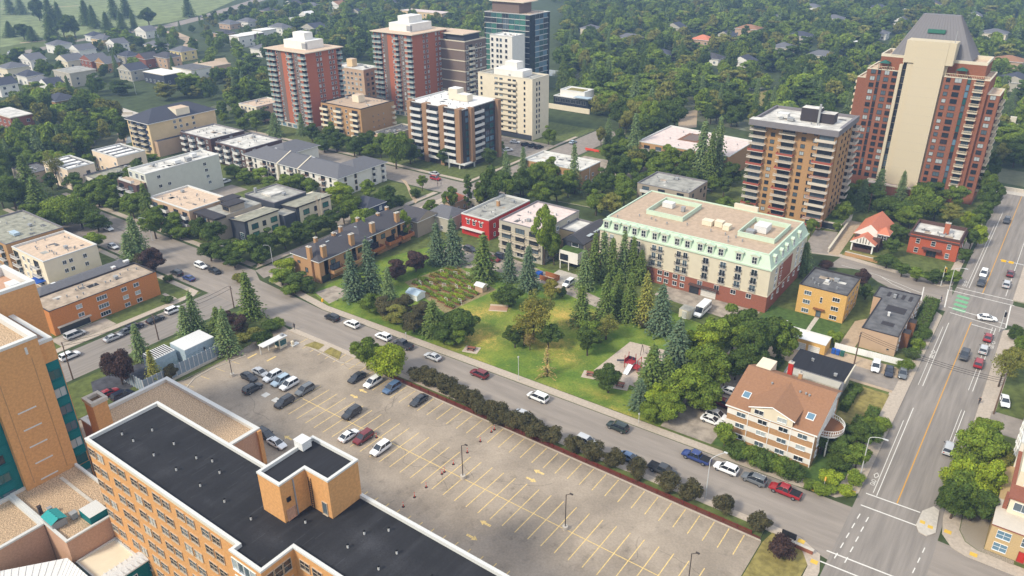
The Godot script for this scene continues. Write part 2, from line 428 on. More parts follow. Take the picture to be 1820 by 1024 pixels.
func balc_mesh(w: float, d: float, slab: String, rail: String, kind: String, hh := 1.0) -> Mesh:
	var key := "b%.2f_%.2f_%s_%s_%s_%.1f" % [w, d, slab, rail, kind, hh]
	if cache.has(key): return cache[key]
	var g := G.new(); var m: Material = M[slab]; var r: Material = M[rail]
	g.box(Vector3(-w / 2, -0.16, 0), Vector3(w / 2, 0.04, d), m)
	if kind == "solid":
		g.box(Vector3(-w / 2, 0.04, d - 0.1), Vector3(w / 2, hh, d), r)
		g.box(Vector3(-w / 2, 0.04, 0), Vector3(-w / 2 + 0.1, hh, d - 0.1), r); g.box(Vector3(w / 2 - 0.1, 0.04, 0), Vector3(w / 2, hh, d - 0.1), r)
	elif kind == "glass":
		g.quad(Vector3(-w / 2, 0.05, d - 0.05), Vector3(w / 2, 0.05, d - 0.05), Vector3(w / 2, hh, d - 0.05), Vector3(-w / 2, hh, d - 0.05), M.rail_glass)
		g.box(Vector3(-w / 2, hh, d - 0.1), Vector3(w / 2, hh + 0.07, d), r)
		for x in [-w / 2 + 0.04, 0.0, w / 2 - 0.04]: g.box(Vector3(x - 0.035, 0.04, d - 0.09), Vector3(x + 0.035, hh, d - 0.03), r)
		for s in [-1, 1]:
			g.quad(Vector3(s * (w / 2 - 0.05), 0.05, 0), Vector3(s * (w / 2 - 0.05), 0.05, d), Vector3(s * (w / 2 - 0.05), hh, d), Vector3(s * (w / 2 - 0.05), hh, 0), M.rail_glass)
			g.box(Vector3(s * w / 2 - s * 0.1, hh, 0), Vector3(s * w / 2, hh + 0.07, d - 0.1), r)
	else:
		g.box(Vector3(-w / 2, hh - 0.08, d - 0.09), Vector3(w / 2, hh, d), r); g.box(Vector3(-w / 2, 0.1, d - 0.07), Vector3(w / 2, 0.16, d - 0.02), r)
		var k := int(w / 0.22)
		for i in k + 1: g.box(Vector3(-w / 2 + (w - 0.05) * i / k, 0.04, d - 0.07), Vector3(-w / 2 + (w - 0.05) * i / k + 0.05, hh - 0.08, d - 0.02), r)
		for s in [-1, 1]: g.box(Vector3(s * w / 2 - s * 0.08, hh - 0.08, 0), Vector3(s * w / 2, hh, d - 0.09), r)
	cache[key] = g.mesh(); return cache[key]
func balcs(n: Node3D, face: String, plane: float, us: Array, ys: Array, w: float, d: float, slab := "slab", rail := "rail_metal", kind := "bars", door := true, hh := 1.0, dh := 1.9):
	for u in us:
		for y in ys:
			part(n, "balcony", balc_mesh(w, d, slab, rail, kind, hh), fx(n, face, plane, u, y))
			if door: part(n, "balcony_door", win_mesh(w * 0.72, dh, "frame_dark", GD[rng.randi() % 4], 3, 1), fx(n, face, plane, u, y + 0.12))
func band(n: Node3D, called: String, face: String, plane: float, u0: float, u1: float, y0: float, y1: float, out: float, m: String):
	var g := G.new(); var w: float = absf(u1 - u0)
	g.box(Vector3(-w / 2, 0, -0.02), Vector3(w / 2, y1 - y0, out), M[m])
	part(n, called, g.mesh(), fx(n, face, plane, (u0 + u1) / 2, y0))
func roof_units(n: Node3D, h: float, list: Array):
	# x, z, width, depth, height, material
	for a in list:
		var g := G.new(); var s := Vector3(a[2], a[4], a[3])
		g.cbox(Vector3(0, s.y / 2 + 0.12, 0), s, M[a[5]]); g.cbox(Vector3(0, s.y + 0.16, 0), Vector3(s.x + 0.12, 0.08, s.z + 0.12), M[a[5]])
		g.cbox(Vector3(0, 0.06, 0), Vector3(s.x * 0.8, 0.12, s.z * 0.8), M.metal_dark)
		part(n, "roof_unit", g.mesh(), Transform3D(Basis.IDENTITY, Vector3(a[0], h, a[1]) - n.position))
func roof_vents(n: Node3D, y: float, x0: float, x1: float, z0: float, z1: float, k: int):
	if not cache.has("vent"):
		var g := G.new(); g.tube(Vector3(0, -0.05, 0), Vector3(0, 0.55, 0), 0.14, 0.14, 8, M.metal_grey); g.tube(Vector3(0, 0.5, 0), Vector3(0, 0.68, 0), 0.26, 0.18, 8, M.metal_grey)
		cache["vent"] = g.mesh()
	for i in k: part(n, "roof_vent", cache["vent"], Transform3D(Basis.IDENTITY, Vector3(rng.randf_range(x0, x1), y, rng.randf_range(z0, z1)) - n.position))
func chimney(n: Node3D, x: float, z: float, y0: float, y1: float, w: float, d: float, m: String):
	var g := G.new(); g.box(Vector3(-w / 2, y0, -d / 2), Vector3(w / 2, y1, d / 2), M[m]); g.box(Vector3(-w / 2 - 0.08, y1, -d / 2 - 0.08), Vector3(w / 2 + 0.08, y1 + 0.15, d / 2 + 0.08), M.concrete)
	g.tube(Vector3(0, y1 + 0.1, 0), Vector3(0, y1 + 0.5, 0), 0.18, 0.15, 8, M.metal_grey)
	part(n, "chimney", g.mesh(), Transform3D(Basis.IDENTITY, Vector3(x, 0, z) - Vector3(n.position.x, 0, n.position.z)))

# ---------------------------------------------------------------- ground, streets, markings
func sheet(called: String, p: PackedVector2Array, y: float, m: Material, kind := "structure") -> MeshInstance3D:
	var g := G.new(); g.poly(p, y, m)
	var o := setting(called, g.mesh())
	return o
func slab(called: String, p: PackedVector2Array, top: float, m: Material, side: Material = null) -> MeshInstance3D:
	var g := G.new(); g.poly(p, top, m); g.sides(p, -0.14, top, side if side else M.kerb)
	return setting(called, g.mesh())
func strip(p: Array, w: float) -> PackedVector2Array:
	var l := PackedVector2Array(); var r := PackedVector2Array()
	for i in p.size():
		var d: Vector2 = (p[mini(i + 1, p.size() - 1)] - p[maxi(i - 1, 0)]).normalized()
		var nn := Vector2(-d.y, d.x) * w / 2
		l.append(p[i] + nn); r.append(p[i] - nn)
	r.reverse(); l.append_array(r)
	return l
func pxs(a: Array) -> Array:
	var r := []
	for i in range(0, a.size(), 2): r.append(g2(a[i], a[i + 1]))
	return r
func kerb(called: String, pts: Array, w := 0.3, h := 0.14, closed := false, m := "kerb", y0 := -0.14):
	var g := G.new(); var c := pts.size()
	for i in (c if closed else c - 1):
		var a: Vector2 = pts[i]; var b: Vector2 = pts[(i + 1) % c]; var d := (b - a).normalized(); var nn := Vector2(-d.y, d.x) * w / 2
		a -= d * 0.05; b += d * 0.05
		var q := PackedVector2Array([a + nn, b + nn, b - nn, a - nn])
		g.poly(q, y0 + h + i * 0.0004, M[m]); g.sides(q, y0, y0 + h + i * 0.0004, M[m])
	setting(called, g.mesh())
func uv_mat(im: Image, rough := 0.95) -> StandardMaterial3D:
	var m := StandardMaterial3D.new(); m.albedo_texture = ImageTexture.create_from_image(im); m.roughness = rough; m.metallic_specular = 0.25
	return m
func uv_sheet(called: String, p: PackedVector2Array, y: float, m: Material, x0: float, z0: float, w: float, d: float, side: Material = null):
	var g := G.new(); g.poly(p, y, m)
	for v in g.v[m]: g.u[m].append(Vector2((v.x - x0) / w, (v.z - z0) / d))
	if side: g.sides(p, -0.14, y, side)
	return setting(called, g.mesh())
func noise_img(w: int, h: int, f: float, oct: int, sd: int) -> PackedByteArray:
	var n := FastNoiseLite.new(); n.noise_type = FastNoiseLite.TYPE_SIMPLEX_SMOOTH; n.frequency = f; n.fractal_octaves = oct; n.fractal_gain = 0.6; n.seed = sd
	var im := n.get_image(w, h, false, false, true); im.convert(Image.FORMAT_L8)
	return im.get_data()
func lot_image() -> Image:
	var w := 1400; var h := 720
	var a := noise_img(w, h, 0.006, 5, 21); var b := noise_img(w, h, 0.18, 3, 22); var c := noise_img(w, h, 0.02, 4, 23)
	var f := PackedFloat32Array(); f.resize(w * h)
	for i in w * h: f[i] = 0.80 + 0.24 * (a[i] / 255.0) + 0.13 * (b[i] / 255.0 - 0.5) - (0.05 if c[i] > 180 else 0.0)
	var r := RandomNumberGenerator.new(); r.seed = 77
	var s := w / 136.0
	for k in 150:   # oil drips and tyre-scrubbed stall ends
		var x := r.randf_range(-140, -26); var z: float = [-99.0, -88.5, -82.5, -75.0][r.randi() % 4] + r.randf_range(-1.6, 1.6)
		var rad := r.randf_range(0.25, 1.1); var dk := r.randf_range(0.04, 0.14)
		blot(f, w, h, (x + 150) * s, (z + 110) * s, rad * s, rad * s * r.randf_range(0.8, 2.4), -dk, r)
	for k in 26: blot(f, w, h, r.randf_range(0, w), r.randf_range(0, h), r.randf_range(10, 50), r.randf_range(8, 26), r.randf_range(-0.04, 0.06), r)
	for k in 26:   # sealed and open cracks
		var x := r.randf_range(60, w - 10.0); var z := r.randf_range(70, h * 0.75); var ang := r.randf_range(-0.4, 0.4) + (PI / 2 if r.randf() < 0.5 else 0.0)
		for t in int(r.randf_range(60, 260)):
			ang += r.randf_range(-0.22, 0.22); x += cos(ang); z += sin(ang)
			var i := int(x) + int(z) * w
			if x > 1 and z > 1 and x < w - 2 and z < h - 2: f[i] *= 0.86; f[i + 1] *= 0.92
	# the long saw-cut patch across the lot
	for zi in range(int(5 * s), int(42 * s)):
		for xi in range(int(71.0 * s), int(72.2 * s)): f[xi + zi * w] *= 1.06 if (xi + zi) % 7 else 0.96
	var im := Image.create(w, h, false, Image.FORMAT_RGB8)
	for y in h:
		for x in w:
			var k := f[x + y * w]
			im.set_pixel(x, y, Color(0.665 * k, 0.612 * k, 0.548 * k))
	return im
func roof_image() -> Image:
	var w := 770; var h := 170; var a := noise_img(w, h, 0.012, 4, 61); var b := noise_img(w, 64, 0.05, 3, 62); var c := noise_img(w, h, 0.25, 2, 63); var r := RandomNumberGenerator.new(); r.seed = 9
	var f := PackedFloat32Array(); f.resize(w * h)
	for y in h:
		for x in w: f[x + y * w] = 0.86 + 0.2 * (a[x + y * w] / 255.0) + 0.34 * maxf(0.0, b[x + int(y / 9.0) * w] / 255.0 - 0.5) + 0.12 * (c[x + y * w] / 255.0 - 0.5)
	for q in [[640, 950, 5, 3], [660, 965, 4, 3], [480, 955, 5, 2], [505, 905, 3, 2], [370, 890, 3, 1], [300, 840, 3, 2], [700, 1000, 6, 3], [240, 800, 4, 2], [590, 990, 5, 2]]:
		var p := g2(q[0], q[1], 24.5); blot(f, w, h, (p.x + 107) * 10, (p.y + 53) * 10, q[2] * 10, q[3] * 10, 0.2, r)
	for k in 90:
		var x := r.randf() * w; var y := r.randf() * h
		for t in int(r.randf_range(4, 26)):
			var i := int(x) + clampi(int(y) + t, 0, h - 1) * w; f[i] += 0.3
	var im := Image.create(w, h, false, Image.FORMAT_RGB8)
	for y in h:
		for x in w: var k := f[x + y * w]; im.set_pixel(x, y, Color(0.19 * k, 0.19 * k, 0.2 * k))
	return im
func blot(f: PackedFloat32Array, w: int, h: int, cx: float, cy: float, rx: float, ry: float, amt: float, r: RandomNumberGenerator):
	for y in range(maxi(0, int(cy - ry)), mini(h, int(cy + ry))):
		for x in range(maxi(0, int(cx - rx)), mini(w, int(cx + rx))):
			var d := Vector2((x - cx) / rx, (y - cy) / ry).length()
			if d < 1.0 and r.randf() > d * 0.6: f[x + y * w] += amt * (1.0 - d)
func lawn_image() -> Image:
	var w := 900; var h := 450   # x -152..-38, z -174..-117
	var a := noise_img(w, h, 0.014, 5, 31); var b := noise_img(w, h, 0.2, 3, 32); var c := noise_img(w, h, 0.05, 4, 33)
	var dry := PackedFloat32Array(); dry.resize(w * h)
	var r := RandomNumberGenerator.new(); r.seed = 5
	for q in [[850, 600, 9, 7, 0.75], [835, 560, 7, 6, 0.7], [880, 548, 6, 6, 0.6], [1000, 560, 10, 8, 0.6], [1040, 575, 8, 7, 0.5], [985, 610, 9, 6, 0.55], [1085, 560, 7, 7, 0.4], [840, 640, 6, 4, 0.5], [1010, 640, 6, 4, 0.45], [1110, 740, 7, 3, 0.6], [980, 690, 6, 3, 0.35], [1060, 700, 8, 3, 0.3], [940, 600, 8, 6, 0.35], [900, 575, 5, 6, 0.2], [800, 620, 5, 4, 0.3]]:
		var p := g2(q[0], q[1]); blot(dry, w, h, (p.x + 152) / 114.0 * w, (p.y + 174) / 57.0 * h, q[2] * 1.15 / 114.0 * w, q[3] * 1.15 / 57.0 * h, q[4] * 1.5, r)
	var im := Image.create(w, h, false, Image.FORMAT_RGB8)
	var lush := Color8(86, 112, 45); var mid := Color8(124, 138, 56); var straw := Color8(182, 158, 82)
	for y in h:
		for x in w:
			var i := x + y * w; var t := a[i] / 255.0
			var k := lush.lerp(mid, clampf(t * 1.6 - 0.4, 0, 1))
			k = k.lerp(straw, clampf(dry[i] * (0.45 + c[i] / 255.0 * 1.2) + maxf(0, c[i] / 255.0 - 0.64) * 0.9, 0, 1))
			k = k * (0.86 + 0.28 * b[i] / 255.0); im.set_pixel(x, y, k)
	return im
func line(g: G, a: Vector2, b: Vector2, w: float, y: float, m: Material):
	var d := (b - a).normalized(); var nn := Vector2(-d.y, d.x) * w / 2
	g.poly(PackedVector2Array([a + nn, b + nn, b - nn, a - nn]), y, m)
func marking(called: String, g: G): setting(called, g.mesh())
func build_ground():
	var ml: StandardMaterial3D = M.road.duplicate(); ml.uv1_scale = Vector3(1.0 / 130, 1.0 / 8, 1.0 / 16); M["street"] = ml
	ml = M.road_dark.duplicate(); ml.uv1_scale = Vector3(1.0 / 15, 1.0 / 8, 1.0 / 260); ml.albedo_texture = TX["stain2"]; M["avenue"] = ml
	var g := G.new(); g.poly(PackedVector2Array([Vector2(-3000, -3000), Vector2(1500, -3000), Vector2(1500, 400), Vector2(-3000, 400)]), -0.14, M.woodland); setting("ground", g.mesh())
	# streets
	sheet("road", P2([-300, -104.6, -168.5, -104.6, -24, -106.8, -14.0, -104.5, 60, -106, 60, -117.8, -1.5, -119.4, -13.6, -119.4, -24, -119.2, -148, -116.0, -176.5, -118, -183, -121.4, -300, -121.4]), -0.125, M.street)
	sheet("avenue", P2([-13.7, 40, -0.3, 40, -0.3, -330, -14.3, -330]), -0.119, M.avenue)
	sheet("road", P2([-181.3, 20, -168, 20, -168.2, -104.59, -181.3, -104.59]), -0.125, M.avenue)
	sheet("road", P2([-183, -121.41, -176.6, -119.5, -176.0, -205.5, -183, -205.5]), -0.124, M.road)
	sheet("road", P2([-330, -205.51, -166, -205.51, -158, -219, -330, -219]), -0.1235, M.road)
	sheet("road", P2([-180.5, -219.01, -166.5, -219.01, -167, -318, -181, -318]), -0.1245, M.road)
	sheet("road", pp([1470, 474, 1500, 452, 1560, 466, 1640, 492, 1693, 510, 1693, 556, 1640, 541, 1560, 500, 1530, 478]), -0.1225, M.street)
	sheet("road", P2([-1.59, -210, 60, -210, 60, -223, -1.59, -223]), -0.1225, M.street)
	sheet("highway", strip(pxs([-160, 150, 0, 105, 100, 77, 200, 60, 300, 46, 370, 28, 440, 6, 500, -14]), 17), -0.12, M.road)
	sheet("road", strip(pxs([150, 178, 200, 193, 240, 206]), 9), -0.11, M.concrete)
	sheet("road", strip(pxs([300, 55, 340, 72, 330, 90]), 9), -0.112, M.dirt)
	sheet("road", strip(pxs([1230, 140, 1300, 150, 1350, 158]), 8), -0.115, M.road)
	sheet("river", strip([Vector2(90, -335), Vector2(-12, -345), Vector2(-80, -356), Vector2(-148, -368), Vector2(-205, -425), Vector2(-330, -420), Vector2(-378, -290), Vector2(-356, -176), Vector2(-385, -110), Vector2(-460, -60)], 20), -0.118, M.river)
	sheet("gravel_bank", pp([205, 226, 228, 232, 222, 262, 200, 262, 210, 244]), -0.105, M.dirt)
	sheet("gravel_bank", pp([1208, 200, 1240, 194, 1238, 226, 1205, 228]), -0.105, M.dirt)
	sheet("bridge_deck", P2([-17, -322, 1, -322, 1, -327, -17, -327]), -0.06, M.concrete)
	# hillside lawns and slopes
	for a in [[0, -10, 130, -10, 440, -10, 360, 26, 300, 40, 200, 54, 100, 68, 0, 84], [0, 84, 100, 70, 190, 57, 140, 70, 60, 86, 0, 98], [840, 30, 900, 10, 1000, -8, 830, -8, 790, 20], [850, 60, 960, 50, 960, 75, 850, 80]]:
		sheet("hillside", pp(a), -0.116, M.hill if a[0] == 0 and a[1] < 0 else M.grass)
	sheet("bare_slope", pp([1055, 12, 1130, -6, 1150, 4, 1095, 16]), -0.113, M.dirt)
	sheet("path", strip(pxs([0, 16, 60, 14, 140, 10]), 4), -0.110, M.dirt)
	sheet("path", strip(pxs([35, 76, 80, 72]), 4), -0.110, M.dirt)
	sheet("construction_yard", pp([325, 118, 355, 108, 400, 102, 410, 118, 370, 124, 330, 128]), -0.108, M.dirt)
	sheet("meadow", pp([1310, 175, 1360, 160, 1395, 165, 1370, 185, 1330, 192]), -0.108, M.grass_dry)
	sheet("meadow", pp([1200, 150, 1235, 148, 1230, 172, 1200, 175]), -0.107, M.grass)
	# raised city blocks
	slab("city_block", P2([-174, -119.2, -148, -117.2, -90, -118.6, -24, -120.3, -17.5, -121.5, -15.2, -124.5, -15.0, -206, -18, -209.4, -24, -210.5, -46, -213, -60, -214.5, -60, -221, -175, -204]), 0.0, M.grass)
	slab("city_block", P2([-300, -122.6, -184.2, -122.6, -184.2, -204.3, -300, -204.3]), 0.0, M.grass)
	slab("city_block", P2([-300, -103.4, -183, -103.4, -183, -30, -300, -30]), 0.0, M.grass)
	slab("city_block", P2([-320, -220.2, -182, -220.2, -182, -316, -320, -316]), 0.0, M.grass)
	slab("city_block", P2([-165.3, -220.2, -100, -226, -62, -226, -62, -316, -165.3, -316]), 0.0, M.grass)
	slab("city_block", P2([-60, -225.5, -46, -229.5, -38, -230.2, -22, -225.5, -17.5, -224.6, -15.6, -227, -15.6, -318, -60, -318]), 0.0, M.grass)
	slab("city_block", P2([1.9, -119.2, 0.1, -121.6, -0.4, -126, -0.4, -206, 4, -209, 60, -209, 60, -118, 4, -118.4]), 0.0, M.grass)
	slab("city_block", P2([-0.4, -226, 60, -226, 60, -318, -0.4, -318]), 0.0, M.grass)
	# pavements
	slab("pavement", P2([-172, -119.2, -148, -116.2, -90, -117.7, -24, -119.35, -17.0, -120.3, -14.0, -123.8, -13.9, -130, -17.0, -130, -17.0, -126, -19, -122.4, -26, -121.2, -90, -119.9, -148, -118.3, -171, -121.2]), 0.012, M.walk)
	slab("pavement", P2([-13.9, -130.01, -14.2, -206, -17.5, -209.2, -24, -210.3, -24, -208.4, -18.6, -207.6, -17.1, -205.4, -17.0, -130.01]), 0.012, M.walk)
	slab("pavement", P2([-60, -225.4, -46, -229.4, -22, -225.4, -17.4, -224.5, -15.2, -227, -15.0, -318, -17.0, -318, -17.4, -228, -24, -227.6, -46, -231.6, -60, -228]), 0.014, M.walk)
	slab("pavement", P2([1.8, -119.0, 0.0, -121.5, -0.6, -126, -0.6, -206, 1.8, -208.8, 3.2, -206, 1.9, -130, 2.2, -124, 3.4, -121.6, 5.4, -120.6, 40, -120.2, 40, -117.8, 4, -118.2]), 0.012, M.walk)
	slab("pavement", P2([-0.6, -226.2, 2.0, -226.2, 2.0, -318, -0.6, -318]), 0.012, M.walk)
	slab("pavement", P2([-176.6, -121.5, -174.2, -120.4, -174.0, -204, -175.8, -204]), 0.014, M.walk)
	slab("pavement", P2([-186.2, -124.5, -184, -122.6, -184, -204.3, -186.2, -204.3]), 0.012, M.walk)
	slab("pavement", P2([-300, -122.5, -186.3, -122.5, -186.3, -124.4, -300, -124.4]), 0.012, M.walk)
	slab("pavement", P2([-300, -103.5, -184.5, -103.5, -182.8, -101, -182.8, -30, -184.8, -30, -184.8, -100.5, -186, -101.8, -300, -101.8]), 0.012, M.walk)
	slab("pavement", P2([-320, -220.3, -182, -220.3, -182, -222, -320, -222]), 0.012, M.walk)
	slab("pavement", pp([722, 386, 780, 362, 800, 348, 812, 344, 800, 336, 785, 352, 720, 379]), 0.03, M.walk)
	slab("pavement", P2([-183.6, -222.01, -182, -222.01, -182, -300, -183.6, -300]), 0.012, M.walk)
	# near side of the street: pavement, planting strip
	slab("pavement", P2([-146, -103.5, -112.5, -103.9, -25, -105.2, -25, -106.7, -112, -105.3, -146, -105.0]), 0.0, M.walk)
	slab("planting_strip", P2([-111.6, -102.4, -24.4, -102.4, -24.6, -105.15, -111.8, -103.9]), 0.02, M.grass)
	slab("mulch_bed", P2([-111.6, -102.35, -24.4, -102.35, -24.4, -102.9, -80, -103.1, -111.6, -103.2]), 0.035, M.mulch)
	slab("grass_island", pp([540, 614, 560, 607, 577, 613, 566, 622]), 0.02, M.grass_dry); slab("grass_island", pp([575, 626, 588, 617, 607, 626, 602, 639]), 0.02, M.grass_dry); slab("pavement", pp([566, 622.3, 577.5, 613.3, 588, 616.5, 575, 625.7]), 0.015, M.walk)
	slab("planted_corner", P2([-166.5, -44, -152, -46, -151.5, -66, -147.4, -74, -147.0, -86, -148, -93, -151, -103, -160, -105.5, -166.5, -101]), 0.03, M.grass)
	sheet("gravel_bed", P2([-163.5, -62, -154, -58, -153.5, -90, -160, -90]), 0.036, M.blacktop)
	kerb("lot_kerb", [Vector2(-24.2, -102.2), Vector2(-111.4, -102.25), Vector2(-112.3, -105.0)], 0.22)
	kerb("lot_kerb", pxs([330, 690, 345, 672, 375, 655, 436, 632]), 0.25)
	kerb("lot_kerb", pxs([540, 612, 573, 628, 604, 644, 640, 650, 700, 657]), 0.25)
	uv_sheet("parking_lot", P2([-151.4, -40, -151.4, -66, -147, -75, -147, -87, -151.5, -104.5, -141.5, -103.5, -112.5, -103.88, -111.5, -102.1, -24.0, -102.1, -24.0, -40]), -0.122, uv_mat(lot_image()), -150, -110, 136, 70)
	slab("planted_corner", P2([-23.8, -102.0, -23.2, -105.1, -18.6, -105.0, -16.2, -101.5, -16.4, -96, -23.8, -90]), 0.02, M.grass_dry)
	slab("pavement", P2([-24.9, -105.2, -24.9, -106.9, -19, -106.7, -15.2, -104.8, -14.2, -101, -14.3, -60, -16.2, -60, -16.1, -101.2, -18.4, -104.9]), 0.026, M.walk)
	slab("pavement", P2([-23.85, -89.9, -16.3, -95.9, -16.3, -94.4, -23.85, -88.2]), 0.022, M.walk)
	# park lawn
	uv_sheet("park_lawn", P2([-158, -121.2, -148, -118.4, -90, -120.0, -52, -120.9, -50.5, -128, -53, -150, -62, -166, -90, -172, -150, -170, -158, -150]), 0.03, uv_mat(lawn_image()), -152, -174, 114, 57)
	slab("playground_pad", P2([-73.2, -147.9, -73.8, -131.6, -62, -130.9, -57.5, -134.5, -61, -149.6]), 0.06, M.pad)
	sheet("alley", pp([955, 500, 985, 494, 1100, 545, 1090, 560, 1000, 520]), 0.036, M.alley)
	sheet("alley", pp([770, 470, 800, 430, 900, 455, 985, 490, 960, 505, 880, 482]), 0.034, M.alley)
	sheet("yard", P2([-52, -121.3, -41.2, -121.6, -41.2, -160, -52, -160]), 0.034, M.alley)
	sheet("yard", P2([-41, -161, -16.6, -161, -16.6, -172.6, -46, -172.6, -46, -161]), 0.033, M.dirt)
	sheet("driveway", P2([-33, -162, -16.5, -162, -16.5, -168, -33, -168]), 0.038, M.road)
	sheet("yard", P2([-80, -181, -53, -181, -53, -172, -80, -174]), 0.036, M.alley)
	sheet("driveway", P2([-110, -173, -101, -173, -101, -165, -110, -166]), 0.038, M.concrete)
	sheet("driveway", P2([-46.6, -229.6, -49.4, -229.4, -52, -262, -48, -262]), 0.03, M.dirt)
	sheet("driveway", P2([-49.5, -229.3, -57, -227, -58.5, -247, -52, -249]), 0.03, M.road)
	sheet("driveway", pp([560, 520, 595, 508, 625, 520, 585, 540]), 0.034, M.alley)
	sheet("yard", P2([-31.6, -175, -28.2, -175, -28.2, -195, -31.6, -190]), 0.032, M.dirt)
	sheet("front_lawn", P2([-52, -186.6, -34, -186.6, -32.5, -176, -52, -176]), 0.028, M.grass_lush); sheet("path", P2([-40.6, -186.5, -39.5, -186.5, -39.3, -176.2, -40.3, -176.2]), 0.034, M.concrete)
	sheet("front_lawn", P2([-24, -137, -16.8, -137, -16.8, -160, -24, -160]), 0.028, M.grass_dry); sheet("front_lawn", P2([-41, -121.8, -17.5, -122.6, -16.6, -137, -23, -137, -23, -125, -41, -125]), 0.026, M.grass_lush); sheet("path", P2([-21, -132.8, -16.4, -131.8, -16.4, -130.8, -21, -131.8]), 0.036, M.concrete)
	sheet("front_lawn", P2([-45.5, -236, -37, -236, -36, -231, -46, -231]), 0.028, M.grass_dry)
	sheet("stone_bed", P2([2.0, -131, 6.15, -131, 6.15, -121.5, 10.5, -121.5, 10.5, -120.3, 5.4, -120.7, 3.5, -121.7, 2.3, -124]), 0.03, M.stones)
	sheet("driveway", P2([1.9, -158, 12, -158, 12, -166, 1.9, -166]), 0.026, M.road)
	sheet("yard", P2([-218, -282, -182.2, -282, -182.2, -259, -218, -259]), 0.022, M.alley); sheet("yard", P2([-164, -252, -120, -256, -120, -276, -164, -276]), 0.022, M.alley); sheet("yard", P2([-97, -232, -86, -232, -86, -252, -97, -252]), 0.022, M.dirt)
	sheet("yard", P2([-190.6, -66, -184.9, -66, -184.9, -80, -190.6, -80]), 0.024, M.alley); sheet("yard", P2([-240, -64, -214, -64, -214, -79.5, -240, -79.5]), 0.024, M.dirt); sheet("yard", P2([-256, -166, -246, -166, -246, -128, -256, -128]), 0.024, M.road); sheet("yard", P2([-209, -124.6, -202, -124.6, -202, -131, -209, -131]), 0.024, M.concrete); sheet("driveway", P2([-250, -125, -240, -125, -240, -116, -250, -116]), 0.03, M.alley)
	sheet("path", P2([-191, -97.4, -185, -97.4, -185, -96.4, -191, -96.4]), 0.026, M.walk); sheet("path", pp([712, 318, 722, 330, 730, 350, 738, 362, 742, 358, 732, 340, 722, 322]), 0.03, M.dirt)
	sheet("yard", P2([-200, -174, -184.5, -174, -184.5, -160, -200, -160]), 0.024, M.alley)
	sheet("ramp_wall", P2([-60, -258, -52, -258, -52, -268, -60, -268]), 0.03, M.grass_lush)
	# traffic island
	var isl := P2([-4.0, -121.2, -3.3, -119.6, -2.0, -119.3, -0.9, -121.0, -1.4, -127.2, -2.4, -127.8, -3.8, -125.4])
	slab("traffic_island", isl, 0.03, M.concrete); g = G.new()
	for a in [[-3.2, -122.4], [-1.9, -121.9]]: g.box(Vector3(a[0] - 0.4, 0.03, a[1] - 0.4), Vector3(a[0] + 0.4, 0.05, a[1] + 0.4), M.tactile)
	for a in [[-21.2, -119.9], [-15.0, -123.4], [-15.5, -102.6], [-18.6, -105.9], [0.7, -122.4], [5.0, -119.2]]: g.box(Vector3(a[0] - 0.55, 0.02, a[1] - 0.45), Vector3(a[0] + 0.55, 0.045, a[1] + 0.45), M.tactile)
	setting("tactile_paving", g.mesh())
	# ---- paint: parking lot
	var yl: Material = M.line_yellow; var y := -0.114
	g = G.new()
	for k in range(-26, 6):
		var x := -40.2 + 2.67 * k; if x < -110.5 or x > -25.5: continue
		line(g, Vector2(x, -101.9), Vector2(x + 0.08, -96.6), 0.17, y, yl)
	for k in range(-37, -27):
		var x := -40.2 + 2.67 * k
		line(g, Vector2(x, -104.3), Vector2(x + 0.08, -99.6), 0.16, y, yl)
	marking("stall_lines", g); g = G.new()
	for k in range(-30, 5):
		var x := -40.0 + 2.67 * k
		line(g, Vector2(x, -91.2), Vector2(x, -79.9), 0.17, y, yl)
	marking("stall_lines", g); g = G.new(); line(g, Vector2(-119.5, -85.5), Vector2(-28, -85.5), 0.17, y + 0.004, yl)
	for k in range(-24, 6): line(g, Vector2(-41.0 + 2.67 * k, -72.6), Vector2(-41.0 + 2.67 * k, -67), 0.17, y, yl)
	for k in 10: line(g, Vector2(-145.6, -70.0 - k * 2.0), Vector2(-142.8, -70.4 - k * 2.0), 0.11, y, yl) if k % 2 == 0 else null
	marking("stall_lines", g); g = G.new()
	for a in [[-64.1, -95.2, -1], [-64.1, -92.6, 1], [-64.0, -78.7, -1], [-63.9, -74.8, 1], [-111, -95.2, -1], [-111, -92.6, 1], [-111, -74.6, -1], [-28, -75, 1]]: arrow(g, Vector2(a[0], a[1]), a[2], y + 0.002)
	for q in [[482, 637], [448, 632]]:
		var p := g2(q[0], q[1]); line(g, p + Vector2(0, -1.3), p + Vector2(0, 1.3), 0.5, y + 0.002, yl)
	marking("painted_arrows", g); g = G.new()
	for q in [[472, 701], [490, 710]]:
		var p := g2(q[0], q[1]); g.poly(rect(p.x - 0.75, p.x + 0.75, p.y - 0.75, p.y + 0.75), y + 0.003, M.line_white)
	marking("painted_squares", g)
	# ---- paint: avenue
	y = -0.108; g = G.new()
	line(g, Vector2(-7.8, -125), Vector2(-7.65, -206.6), 0.2, y, M.line_orange); line(g, Vector2(-7.7, -226), Vector2(-7.7, -322), 0.2, y, M.line_orange)
	marking("centre_line", g); g = G.new(); var wm: Material = M.line_white
	line(g, Vector2(-11.2, -125), Vector2(-11.6, -158), 0.14, y, wm); line(g, Vector2(-11.9, -125.5), Vector2(-12.3, -152), 0.12, y, wm); line(g, Vector2(-11.7, -168), Vector2(-12.2, -203), 0.14, y, wm); line(g, Vector2(-12.6, -168), Vector2(-13.0, -200), 0.1, y, wm)
